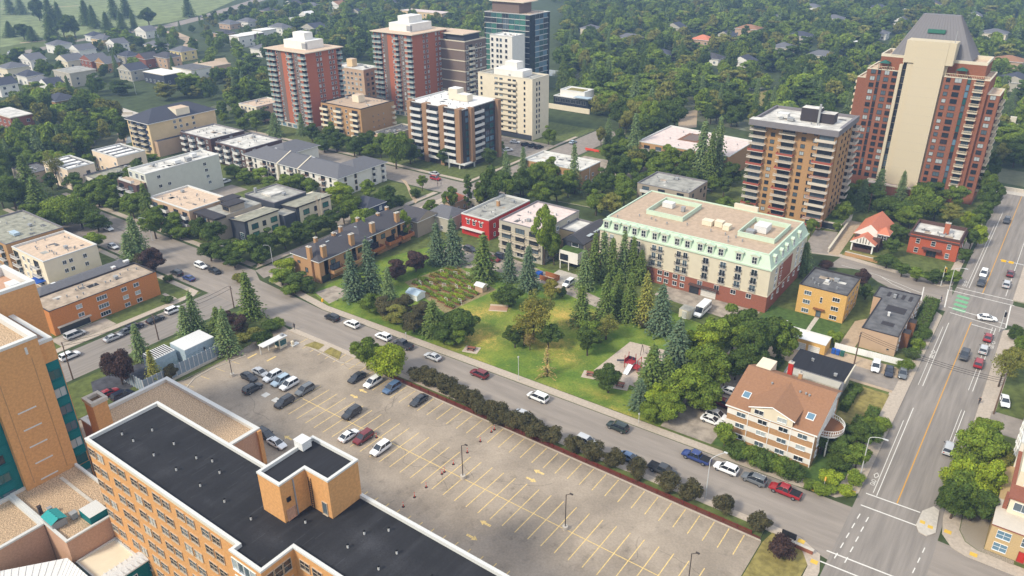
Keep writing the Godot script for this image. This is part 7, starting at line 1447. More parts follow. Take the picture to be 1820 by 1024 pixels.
	person(gp(1740, 718), -1.5, Color(0.03, 0.03, 0.035), Color(0.02, 0.02, 0.03), Color(0.03, 0.02, 0.015), "person in dark clothes walking at the edge of the avenue", 0.22)
	person(gp(778, 331), 0.4, Color(0.02, 0.02, 0.02), Color(0.03, 0.03, 0.05), Color(0.02, 0.02, 0.02), "person in black standing on the pavement by the grass triangle", 0.06)
	person(gp(784, 329), 0.2, Color(0.45, 0.42, 0.4), Color(0.05, 0.06, 0.1), Color(0.04, 0.03, 0.02), "person in a pale top standing beside the one in black", 0.06)
	person(gp(1672, 536), 0.0, Color(0.03, 0.04, 0.06), Color(0.02, 0.02, 0.03), Color(0.02, 0.02, 0.02), "person in navy stepping onto the crossing", 0.24)

# ---------------------------------------------------------------- vehicles
func loft(g: G, st: Array, m):
	var rings := []
	for s in st:
		var x: float = s[0]; var a: float = s[1]; var b: float = s[2]; var w: float = s[3]; var d := b - a
		rings.append([Vector3(x, a, w * 0.88), Vector3(x, a + d * 0.2, w * 0.98), Vector3(x, a + d * 0.62, w), Vector3(x, a + d * 0.9, w * 0.95), Vector3(x, b, w * 0.82), Vector3(x, b + 0.025, 0), Vector3(x, b, -w * 0.82), Vector3(x, a + d * 0.9, -w * 0.95), Vector3(x, a + d * 0.62, -w), Vector3(x, a + d * 0.2, -w * 0.98), Vector3(x, a, -w * 0.88)])
	for i in rings.size() - 1:
		for k in 11:
			var l := (k + 1) % 11
			g.quad(rings[i][k], rings[i + 1][k], rings[i + 1][l], rings[i][l], m)
	for e in [[rings[0], true], [rings[-1], false]]:
		var c := Vector3.ZERO
		for p in e[0]: c += p / 11.0
		for k in 11:
			if e[1]: g.tri(c, e[0][k], e[0][(k + 1) % 11], m)
			else: g.tri(c, e[0][(k + 1) % 11], e[0][k], m)
var CT := {}
func car_types():
	# stations x, bottom, top, half width; cabin: belt, roof, rear base, rear top, front top, front base, half widths; wheels
	var T := {
	"sedan": [[[-2.32, 0.5, 0.78, 0.70], [-2.24, 0.34, 0.96, 0.82], [-1.6, 0.26, 1.0, 0.89], [-0.2, 0.24, 0.97, 0.91], [1.0, 0.24, 0.93, 0.91], [1.7, 0.26, 0.84, 0.87], [2.2, 0.3, 0.72, 0.78], [2.32, 0.42, 0.6, 0.66]], [0.94, 1.44, -1.95, -1.1, 0.2, 1.12, 0.80, 0.60], [-1.4, 1.42, 0.33]],
	"suv": [[[-2.28, 0.5, 0.95, 0.78], [-2.22, 0.38, 1.1, 0.89], [-1.5, 0.3, 1.12, 0.94], [0.0, 0.28, 1.1, 0.95], [1.1, 0.28, 1.06, 0.95], [1.8, 0.3, 0.98, 0.9], [2.2, 0.36, 0.86, 0.82], [2.32, 0.46, 0.7, 0.7]], [1.06, 1.7, -2.16, -1.85, 0.3, 1.2, 0.86, 0.68], [-1.36, 1.44, 0.37]],
	"van": [[[-2.5, 0.5, 0.95, 0.82], [-2.45, 0.36, 1.08, 0.93], [-1.4, 0.28, 1.08, 0.97], [0.5, 0.28, 1.04, 0.97], [1.6, 0.28, 0.98, 0.95], [2.2, 0.34, 0.84, 0.86], [2.5, 0.44, 0.68, 0.72]], [1.02, 1.74, -2.42, -2.15, 0.55, 1.7, 0.9, 0.72], [-1.55, 1.55, 0.35]],
	"pickup": [[[-2.85, 0.55, 1.0, 0.86], [-2.8, 0.45, 1.12, 0.95], [-1.0, 0.36, 1.12, 0.98], [0.6, 0.34, 1.12, 0.98], [1.5, 0.36, 1.1, 0.97], [2.4, 0.4, 1.02, 0.92], [2.8, 0.5, 0.85, 0.82]], [1.08, 1.82, -0.85, -0.6, 0.85, 1.55, 0.88, 0.72], [-1.75, 1.8, 0.4]],
	"bus": [[[-3.6, 0.5, 1.3, 1.05], [-3.55, 0.45, 1.5, 1.1], [0.0, 0.42, 1.5, 1.12], [2.6, 0.42, 1.46, 1.1], [3.2, 0.45, 1.15, 1.02], [3.5, 0.55, 0.95, 0.9]], [1.45, 2.75, -3.5, -3.42, 1.9, 2.7, 1.06, 1.0], [-2.3, 2.5, 0.42]]}
	for k in T:
		var g := G.new(); var b: Material = M.p_white; loft(g, T[k][0], b)
		var c: Array = T[k][1]; var A := [Vector3(c[2], c[0], c[6]), Vector3(c[5], c[0], c[6]), Vector3(c[5], c[0], -c[6]), Vector3(c[2], c[0], -c[6])]; var B := [Vector3(c[3], c[1], c[7]), Vector3(c[4], c[1], c[7]), Vector3(c[4], c[1], -c[7]), Vector3(c[3], c[1], -c[7])]
		var up := Vector3(0, 0.05, 0); var mid := [(B[0] + B[3]) / 2 + up, (B[1] + B[2]) / 2 + up]
		g.quad(B[0], B[1], mid[1], mid[0], b); g.quad(mid[0], mid[1], B[2], B[3], b)
		for i in 4: g.tube(A[i], B[i], 0.055, 0.045, 5, b, false)
		for i in 4: g.tube(B[i], B[(i + 1) % 4], 0.05, 0.05, 5, b, false)
		for s in [0, 2]:
			for t in ([0.5] if k != "bus" else [0.15, 0.3, 0.45, 0.6, 0.75]): g.tube(A[s].lerp(A[s + 1], t), B[s].lerp(B[s + 1], t), 0.05, 0.04, 5, b, false)
		if k == "bus":
			for s in [1, -1]: g.box(Vector3(c[2] + 0.05, 2.25, s * 1.0), Vector3(c[4], 2.75, s * 1.035), b)
		var w := G.new()
		w.quad(A[0], A[1], B[1], B[0], M.car_glass); w.quad(A[1], A[2], B[2], B[1], M.car_glass); w.quad(A[2], A[3], B[3], B[2], M.car_glass); w.quad(A[3], A[0], B[0], B[3], M.car_glass)
		var bed = null
		if k == "pickup":
			bed = G.new(); bed.box(Vector3(-2.7, 1.1, -0.76), Vector3(-0.95, 1.155, 0.76), M.black_plastic)
			for s in [-1, 1]: bed.box(Vector3(-2.75, 1.1, s * 0.78), Vector3(-0.9, 1.22, s * 0.86), M.black_plastic)
			bed = bed.mesh()
		var fx0: float = T[k][0][-1][0]; var rx0: float = T[k][0][0][0]; var hl := G.new(); var tl := G.new(); var yb: float = T[k][0][-1][2]; var yr: float = T[k][0][0][2]
		hl.box(Vector3(fx0 - 0.22, yb - 0.12, -0.14), Vector3(fx0 - 0.04, yb + 0.02, 0.14), M.lamp_clear); tl.box(Vector3(rx0 - 0.005, yr - 0.16, -0.13), Vector3(rx0 + 0.12, yr + 0.02, 0.13), M.lamp_red)
		var tr := G.new(); var fw: float = T[k][0][-1][3]; var rw: float = T[k][0][0][3]
		tr.box(Vector3(fx0 - 0.1, yb - 0.2, -fw * 0.5), Vector3(fx0 + 0.012, yb - 0.04, fw * 0.5), M.black_plastic); tr.box(Vector3(fx0 - 0.1, T[k][0][-1][1] - 0.08, -fw), Vector3(fx0 + 0.02, T[k][0][-1][1] + 0.04, fw), M.black_plastic); tr.box(Vector3(rx0 - 0.02, T[k][0][0][1] - 0.1, -rw), Vector3(rx0 + 0.1, T[k][0][0][1] + 0.05, rw), M.black_plastic)
		for s in [-1, 1]: tr.box(Vector3(c[5] - 0.35, c[0] + 0.02, s * (c[6] + 0.06)), Vector3(c[5] - 0.2, c[0] + 0.18, s * (c[6] + 0.26)), M.black_plastic); tr.box(Vector3(-1.0, T[k][0][2][1] - 0.02, s * 0.8), Vector3(1.0, T[k][0][2][1] + 0.1, s * (T[k][0][3][3] - 0.01)), M.black_plastic)
		CT[k] = {"trim": tr.mesh(), "body": g.mesh(), "glass": w.mesh(), "bed": bed, "head": hl.mesh(), "tail": tl.mesh(), "hz": T[k][0][-1][3] * 0.86, "tz": T[k][0][0][3] * 0.84, "w": T[k][2]}
	for r in [0.33, 0.35, 0.37, 0.4, 0.42]:
		var g := G.new(); g.tube(Vector3(0, 0, -0.11), Vector3(0, 0, 0.11), r, r, 14, M.tyre); CT[r] = g.mesh(); g = G.new(); g.tube(Vector3(0, 0, 0.1), Vector3(0, 0, 0.13), r * 0.66, r * 0.56, 10, M.rim); CT[-r] = g.mesh()
func car(type: String, paint: String, at: Vector3, deg: float, label: String, group := ""):
	var c: Dictionary = CT[type]; var nm: Dictionary = {"sedan": ["sedan_car", "car"], "suv": ["sport_utility_car", "car"], "van": ["minivan", "van"], "pickup": ["pickup_truck", "truck"], "bus": ["shuttle_bus", "bus"]}
	var n := thing(nm[type][0], label, nm[type][1], at, deg_to_rad(deg), group)
	part(n, "body", c.body, Transform3D.IDENTITY, M[paint]); part(n, "windows", c.glass); part(n, "trim", c.trim)
	if c.bed: part(n, "cargo_bed", c.bed)
	var r: float = c.w[2]; var hw := 0.8 if type != "bus" else 0.98
	if type == "pickup" or type == "van": hw = 0.86
	for x in [c.w[0], c.w[1]]:
		for s in [-1, 1]: part(part(n, "wheel", CT[r], Transform3D(Basis(Vector3.UP, 0.0 if s > 0 else PI), Vector3(x, r, s * hw))), "rim", CT[-r])
	for s in [-1, 1]:
		part(n, "headlight", c.head, Transform3D(Basis.IDENTITY, Vector3(0, 0, s * c.hz * 0.86))); part(n, "taillight", c.tail, Transform3D(Basis.IDENTITY, Vector3(0, 0, s * c.tz * 0.86)))
func build_cars():
	car_types()
	# photo centre x, y, type, paint, heading in degrees (0 along the wide street, 90 along the avenue), level, label
	var L := [
	442, 668, "sedan", "p_dark", 0, -0.12, "dark grey sedan parked crosswise at the end of the lot's car cluster", 462.6, 660, "sedan", "p_silver", 0, -0.12, "silver sedan parked crosswise behind the dark grey sedan", 484, 667.5, "suv", "p_white", -90, -0.12, "white sport utility with sunroof, first in the line of four parked", 498.5, 675.5, "suv", "p_pale", -90, -0.12, "pale blue sport utility with dark roof between two white cars", 513.6, 682, "suv", "p_white", -90, -0.12, "white compact between the pale blue and steel grey cars", 541.5, 691.5, "suv", "p_grey", -90, -0.12, "steel grey sport utility at the end of the parked line", 505, 713, "suv", "p_dark", -90, -0.12, "dark grey sport utility beside the painted white squares", 448.7, 688.7, "suv", "p_dark", 90, -0.12, "charcoal sport utility beside the crosswise sedan",
	634, 669, "sedan", "p_dark", -90, -0.12, "dark sedan parked under the mid green tree by the lot kerb", 662, 678, "suv", "p_white", -90, -0.12, "white car with dark roof parked by the bright green tree", 696, 688, "suv", "p_steel", -90, -0.12, "steel blue car parked by the start of the shrub row", 744.5, 709.6, "sedan", "p_dark", -90, -0.12, "dark grey car parked alone against the shrub row", 625, 732.5, "suv", "p_dark", -90, -0.12, "charcoal hatch parked alone in the middle of the lot", 619.7, 772, "sedan", "p_white", 90, -0.12, "white sedan parked beside the red and black car", 645.5, 776, "suv", "p_maroon", -90, -0.12, "dark red car parked beside the white sedan", 676, 795.5, "suv", "p_white", -90, -0.12, "white compact parked beside an empty stall near the red car", 491.6, 785.8, "sedan", "p_white", 0, -0.12, "white sedan driving past the gravel roofed annex", 472, 771, "suv", "p_dark", 0, -0.12, "dark car half hidden behind the annex corner",
	191.7, 697, "sedan", "p_red", 90, -0.1, "red car parked under the plum tree behind the annex", 216, 701, "suv", "p_navy", 90, -0.1, "dark blue car parked beside the red car under the plum tree",
	590, 563, "suv", "p_black", 178.6, -0.12, "black sport utility parked at the kerb before the white ones", 625, 575, "suv", "p_white", 178.6, -0.12, "white sport utility parked behind the black one", 681, 597, "suv", "p_white", 178.6, -0.12, "white sport utility parked in front of the dark pickup", 716, 611, "pickup", "p_dark", 178.6, -0.12, "dark grey pickup parked along the park", 769, 632, "sedan", "p_silver", 178.6, -0.12, "silver sedan parked along the park", 852, 663, "suv", "p_maroon", 178.6, -0.12, "dark red sport utility parked along the park", 956, 704, "van", "p_white", 178.6, -0.12, "white minivan parked along the park near the picnic table", 1098, 757, "suv", "p_green", 178.6, -0.12, "dark green sport utility parked before the gravel yard", 932, 736, "sedan", "p_silver", -1.4, -0.12, "silver car hidden behind the dense part of the shrub row", 1043, 783, "suv", "p_silver", -1.4, -0.12, "silver car parked behind the thin part of the shrub row", 1120, 812, "sedan", "p_steel", -1.4, -0.12, "steel blue car parked behind a dark shrub", 1178, 834, "pickup", "p_dark", -1.4, -0.12, "dark pickup parked behind the shrub row", 1238, 811, "pickup", "p_blue", 178.6, -0.12, "blue pickup parked by the corner apartments", 1291, 831, "suv", "p_white", 178.6, -0.12, "white sport utility with dark roof beside the corner apartments", 1341, 850, "suv", "p_grey", 178.6, -0.12, "grey sport utility between the white car and the red pickup", 1396, 871, "pickup", "p_red", 178.6, -0.12, "red pickup parked by the corner apartments",
	123, 631, "suv", "p_white", 90, -0.12, "white sport utility on the side street by the hospital tower", 200.6, 598, "sedan", "p_silver", 90, -0.12, "silver sedan parked by the orange brick garage", 238.7, 580, "suv", "p_navy", 90, -0.12, "dark blue sport utility parked on the side street", 227, 586, "sedan", "p_grey", 90, -0.12, "grey car behind the dark blue sport utility", 275.5, 566, "sedan", "p_black", 90, -0.12, "long black sedan parked on the side street", 308.5, 549.7, "suv", "p_white", 90, -0.12, "white pickup-sized sport utility parked by the lawn corner", 133, 594, "van", "p_silver", 90, 0.02, "silver wagon half inside the open garage bay",
	313.6, 483.7, "suv", "p_black", 180, -0.12, "black sport utility parked near the junction", 335, 492.6, "sedan", "p_blue", 180, -0.12, "blue sedan parked behind the black sport utility", 356.7, 471, "suv", "p_white", 0, -0.12, "white sport utility parked by the hedge of dark trees", 381, 480, "sedan", "p_black", 0, -0.12, "black sedan parked behind the white sport utility", 191.7, 405, "sedan", "p_white", 0, 0.02, "white car on the driveway under the big spreading trees", 200.6, 437, "sedan", "p_silver", 0, 0.02, "silver car parked under the bright spreading tree", 5, 486, "suv", "p_silver", 90, 0.02, "silver sport utility in the dirt lot beside the walk-ups", 8, 508, "suv", "p_dark", 90, 0.02, "dark sport utility in the dirt lot", 400, 322, "suv", "p_white", 90, 0.04, "white car parked by the pale grey apartment block",
	1755, 563.5, "sedan", "p_white", 18, -0.1, "white sedan turning across the avenue crossing", 1757, 598, "sedan", "p_red", 90, -0.1, "red sedan first in the queue at the crossing", 1749, 620, "suv", "p_silver", 90, -0.1, "silver sport utility between two red cars in the queue", 1740.4, 644, "suv", "p_red", 90, -0.1, "red sport utility last in the queue at the crossing", 1715, 630, "suv", "p_dark", -90, -0.1, "dark grey sport utility driving away from the crossing", 1749, 485, "suv", "p_white", -90, -0.1, "white sport utility waiting behind the dark car at the signals", 1745, 501, "suv", "p_dark", -90, -0.1, "dark grey car first at the signals", 1789.6, 504, "suv", "p_silver", 90, -0.1, "silver sport utility leaving the crossing", 1796.7, 484.5, "sedan", "p_maroon", 90, -0.1, "dark red sedan ahead of the silver one on the avenue", 1790, 391, "suv", "p_dark", -90, -0.1, "dark sport utility alone on the avenue near the bridge", 1786.5, 712, "sedan", "p_white", -80, 0.03, "white sedan on the driveway by the dark garage", 1687, 795.5, "suv", "p_silver", 90, -0.1, "silver hatchback parked beside the big avenue trees",
	1556.8, 651, "suv", "p_white", -82, 0.04, "white sport utility parked along the white fence", 1581, 659, "sedan", "p_navy", -82, 0.04, "dark blue car between the white and grey ones by the fence", 1605, 662.5, "sedan", "p_grey", -82, 0.04, "grey car at the pavement end of the white fence", 1274.5, 738, "suv", "p_white", 0, 0.04, "white sport utility beside the striped apartment wall", 1265.6, 746, "sedan", "p_white", 0, 0.04, "low white car in the gravel yard", 1287, 717, "suv", "p_maroon", 0, 0.04, "dark plum car in the gravel yard", 1301, 696, "sedan", "p_white", 0, 0.04, "white car half hidden by the orange roof", 1247.8, 553, "bus", "p_white", -90, 0.04, "white shuttle bus outside the brick garage door", 1010.5, 503, "suv", "p_white", -90, 0.05, "white car on the driveway of the black and white house", 836, 443, "suv", "p_dark", 0, 0.04, "dark car parked behind the red building", 876.6, 459.6, "sedan", "p_maroon", 0, 0.04, "dark red car in the lane behind the spruces", 892, 456, "suv", "p_navy", 0, 0.04, "dark blue car in the lane behind the spruces",
	773.7, 316, "suv", "p_red", 0, -0.12, "bright red car by the grass triangle", 771, 307, "sedan", "p_silver", 180, -0.12, "silver car passing the bright red car", 721.7, 377, "sedan", "p_pale", 90, -0.12, "pale blue car parked by the white picket yard", 915.7, 251.5, "sedan", "p_white", 20, 0.03, "white car in the cream block's parking area", 902.4, 266, "suv", "p_white", 60, 0.03, "white sport utility by the brown pier block", 934, 256, "suv", "p_navy", 80, 0.03, "navy car under the cream block", 946, 258, "suv", "p_dark", 80, 0.03, "dark car in the cream block's parking area", 958, 261, "suv", "p_black", 80, 0.03, "black car at the end of the cream block's parking area", 1018.5, 251.5, "sedan", "p_pale", 90, -0.12, "pale car driving toward the bridge road", 1263, 334, "suv", "p_white", 90, 0.03, "white car beside the brown stone block", 1115, 249, "suv", "p_navy", 30, 0.03, "dark blue car parked by the orange barrier", 194, 193, "sedan", "p_blue", -30, -0.1, "blue car crossing the small river bridge", 17.8, 93, "van", "p_white", -62, -0.1, "white truck on the hillside highway", 265, 51, "suv", "p_white", -58, -0.1, "white car on the hillside highway", 230, 58, "sedan", "p_dark", -58, -0.1, "dark car on the hillside highway", 380, 21, "suv", "p_white", -50, -0.1, "white car high on the hillside highway", 355, 29, "sedan", "p_dark", -50, -0.1, "dark car high on the hillside highway", 1288, 151, "sedan", "p_white", 60, 0.0, "white car parked on the wooded street", 1222, 140, "suv", "p_white", 60, 0.0, "white car among trees on the wooded street"]
	for i in range(0, L.size(), 7):
		var p := gp(L[i], L[i + 1], 0.75); p.y = L[i + 5]
		car(L[i + 2], L[i + 3], p, L[i + 4], L[i + 6])

# ---------------------------------------------------------------- trees
var occ: Array[Rect2] = []
var tone := 1.0
func leafcol(r: RandomNumberGenerator) -> Color:
	var k := r.randf_range(0.5, 1.0) * tone; var w := r.randf_range(-0.1, 0.1)
	return Color(k * (0.92 + w), k * 0.96, k * (0.68 - w * 0.6))
func leaf(g: G, p: Vector3, nrm: Vector3, s: float, m, r: RandomNumberGenerator):
	var e := nrm.cross(Vector3(r.randf() - 0.5, r.randf() - 0.5, r.randf() - 0.5)).normalized()
	var f := nrm.cross(e)
	var a := e * s * r.randf_range(0.7, 1.2); var b := f * s * r.randf_range(0.5, 0.9); var c := leafcol(r)
	g.tri(p - a, p + b * 0.9, p + a * 0.3 + b * 0.6, m, c); g.tri(p - a, p + a, p - b, m, c)
	g.tri(p - a * 0.4 + b, p - b * 0.6, p + a * 0.9, m, c)
func broadleaf(sd: int, rx: float, cy: float, ry: float, lobes: int, per: int, s: float, spray := 1.06) -> Array:
	var r := RandomNumberGenerator.new(); r.seed = sd
	var g := G.new(); var t := G.new(); var m = M.leaf_mid; var lim := []
	for i in lobes:
		var v := Vector3(r.randfn(), r.randfn() * 0.9, r.randfn()).normalized() * pow(r.randf(), 0.45)
		var c := Vector3(v.x * rx * 0.74, cy + v.y * ry * 0.74, v.z * rx * 0.74)
		var lr := r.randf_range(0.28, 0.5) * rx * (1.0 - 0.25 * v.length()); var ly := lr * r.randf_range(0.65, 0.95)
		lim.append(c); tone = r.randf_range(0.72, 1.0)
		for k in int(per * lr / rx * 2.6):
			var d := Vector3(r.randfn(), r.randfn(), r.randfn()).normalized()
			if d.y < -0.35 and r.randf() < 0.6: d.y = -d.y
			var q := r.randf_range(0.62, spray)
			var p := c + Vector3(d.x * lr, d.y * ly, d.z * lr) * q
			leaf(g, p, (d + Vector3(r.randfn(), r.randfn(), r.randfn()) * 0.5).normalized(), s * r.randf_range(0.7, 1.25), m, r)
	tone = 1.0
	t.tube(Vector3(0, -0.2, 0), Vector3(0.1, cy * 0.55, 0), 0.26, 0.17, 7, M.bark); t.tube(Vector3(0.1, cy * 0.55, 0), Vector3(0, cy * 1.05, 0.1), 0.17, 0.06, 6, M.bark)
	for i in mini(9, lim.size()): t.tube(Vector3(0.1, cy * r.randf_range(0.4, 0.8), 0), lim[i], 0.1, 0.03, 5, M.bark, false)
	return [g.mesh(), t.mesh()]
func conifer(sd: int, h: float, rad: float, rows: int, arms: int, s: float, thin := 1.0) -> Array:
	var r := RandomNumberGenerator.new(); r.seed = sd
	var g := G.new(); var t := G.new(); var m = M.leaf_spruce
	for i in rows:
		var u := (i + r.randf() * 0.5) / rows; var y := h * (0.07 + 0.91 * u)
		var ln := rad * pow(1.0 - u, 0.8) + 0.12
		for k in arms:
			if r.randf() > thin: continue
			var a := TAU * (k + r.randf() * 0.8) / arms + i * 0.7; var l := ln * r.randf_range(0.6, 1.15) * (1.12 if i % 3 == 0 else 0.9)
			var d := Vector3(cos(a), 0, sin(a)); var droop := r.randf_range(0.15, 0.45)
			var seg := maxi(2, int(l / (s * 0.75)))
			for q in seg:
				var f := (q + 0.6) / seg; var p := Vector3(0, y, 0) + d * l * f + Vector3(0, -droop * l * f * f + 0.08 * l * f, 0)
				p += Vector3(r.randfn(), r.randfn() * 0.6, r.randfn()) * s * 0.28
				var c := leafcol(r); var side := d.cross(Vector3.UP) * s * lerpf(0.75, 0.34, f) * r.randf_range(0.7, 1.2); var fw := (d * 0.75 + Vector3(0, -droop * f - 0.1, 0)) * s * r.randf_range(0.7, 1.1)
				var tilt := Vector3(0, r.randf_range(-0.35, 0.05) * s, 0)
				g.tri(p - fw * 0.4, p + fw, p + side + tilt, m, c); g.tri(p - fw * 0.4, p - side + tilt, p + fw, m, c)
				g.tri(p - fw * 0.4, p + fw * 0.8, p + Vector3(0, -0.5, 0) * s + side * 0.3, m, c)
	for q in 6: leaf(g, Vector3(0, h * (0.96 + 0.012 * q), 0), Vector3(r.randfn(), 0.4, r.randfn()).normalized(), s * 0.4, m, r)
	t.tube(Vector3(0, -0.2, 0), Vector3(0, h * 0.55, 0), 0.24, 0.14, 7, M.bark); t.tube(Vector3(0, h * 0.55, 0), Vector3(0, h * 0.99, 0), 0.14, 0.03, 5, M.bark)
	return [g.mesh(), t.mesh()]
func make_kinds():
	var K := {}
	for i in 10: K["dec%d" % i] = broadleaf(100 + i, 4.0, 5.2 + 0.1 * (i % 3), 4.4 + 0.1 * i, 18 + i * 2, 520, 0.21 + 0.015 * (i % 4)) + [10.0, 8.0]
	for i in 3: K["spread%d" % i] = broadleaf(140 + i, 5.0, 4.3, 3.7, 28, 560, 0.24) + [8.0, 10.0]
	for i in 3: K["shrub%d" % i] = broadleaf(160 + i, 2.3, 1.75, 1.85, 18, 420, 0.16, 1.4) + [3.6, 4.6]
	for i in 2: K["airy%d" % i] = broadleaf(180 + i, 4.0, 6.2, 4.2, 24, 120, 0.2) + [10.4, 8.0]
	for i in 4: K["con%d" % i] = conifer(200 + i, 12.0, 3.0, 40, 13, 0.58) + [12.0, 5.8]
	for i in 2: K["thin%d" % i] = conifer(220 + i, 12.0, 2.3, 42, 11, 0.48, 0.92) + [12.0, 3.8]
	K["sparse0"] = conifer(230, 12.0, 3.4, 22, 6, 0.6, 0.55) + [12.0, 6.8]
	K["poplar0"] = broadleaf(240, 1.5, 7.2, 6.8, 30, 150, 0.26) + [14.0, 3.0]
	for i in 3: K["decfar%d" % i] = broadleaf(300 + i, [4.0, 5.0, 3.2][i], [5.0, 4.6, 6.4][i], [4.8, 4.2, 6.0][i], [24, 32, 26][i], 130, 0.42) + [[9.8, 8.8, 12.4][i], [8.0, 10.0, 6.4][i]]
	K["confar"] = conifer(301, 12.0, 2.5, 18, 8, 0.95) + [12.0, 5.0]
	return K
var KIND := {}
func plant(kind: String, tint: String, at: Vector3, h: float, w: float, called: String, label: String, group: String):
	var k: Array = KIND[kind]; var n := thing(called, label, "tree" if called.ends_with("tree") else ("hedge" if called == "hedge" else "shrub"), at, rng.randf() * TAU, group)
	n.rotation.x = rng.randf_range(-0.035, 0.035); n.rotation.z = rng.randf_range(-0.035, 0.035)
	n.scale = Vector3(w / k[3] * rng.randf_range(0.9, 1.12), h / k[2] * rng.randf_range(0.94, 1.06), w / k[3] * rng.randf_range(0.9, 1.12))
	part(n, "trunk", k[1]); part(n, "crown", k[0], Transform3D.IDENTITY, M[tint])
var LM := []
func near(p: Vector3) -> String:
	if LM.is_empty():
		var q := [739, 529, "the white garden shelter", 855, 517, "the garden shed", 1115, 650, "the playground", 1050, 667, "a picnic table", 886, 549, "the red paved nook", 1248, 560, "the shuttle bus", 500, 615, "the pay booth", 345, 640, "the generators", 600, 480, "the brick townhouses", 720, 450, "the garden end of the townhouses", 860, 420, "the red building", 940, 450, "the grey balconied block", 1020, 480, "the black and white house", 1130, 510, "the long mansard building", 1330, 540, "the mansard building's garage", 1360, 800, "the corner apartments", 1500, 820, "the round deck", 1450, 690, "the black roofed building", 1460, 575, "the tan walk-up", 1580, 600, "the patched roof building", 1550, 440, "the terracotta roofed house", 1660, 460, "the red brick house", 1400, 400, "the brown tower", 1600, 350, "the tall red tower", 1750, 340, "the avenue's river end", 670, 385, "the navy house", 560, 345, "the shingled apartments", 480, 420, "the modern townhouses", 200, 560, "the orange brick apartment", 130, 490, "the cream walk-up", 60, 460, "the mossy roofed walk-up", 330, 370, "the pale grey block", 160, 320, "the peach stucco boxes", 300, 270, "the beige hipped block", 800, 295, "the white roofed block", 640, 250, "the tan five storey block", 930, 250, "the cream slab block", 1220, 320, "the courtyard apartments", 1200, 375, "the brown stone block", 1000, 330, "the low brick block", 1740, 900, "the corner row house", 1790, 700, "the white sedan's driveway", 550, 235, "the first red tower", 775, 340, "the grass triangle", 820, 400, "the grey hipped house", 690, 650, "the shrub row's start", 1400, 970, "the notice board", 440, 550, "the street junction", 240, 650, "the red parked car", 370, 470, "the parked black sedan", 80, 40, "the hillside highway", 200, 30, "the hillside path", 330, 20, "the highway's upper end", 700, 580, "the dark pickup", 840, 660, "the dark red sport utility", 920, 640, "the slim park lamp"]
		for i in range(0, q.size(), 3): LM.append([g2(q[i], q[i + 1]), q[i + 2]])
	var b: Array = LM[0]
	for l in LM:
		if l[0].distance_squared_to(Vector2(p.x, p.z)) < b[0].distance_squared_to(Vector2(p.x, p.z)): b = l
	return b[1]
func pick(base: String, n: int) -> String: return "%s%d" % [base, rng.randi() % n]
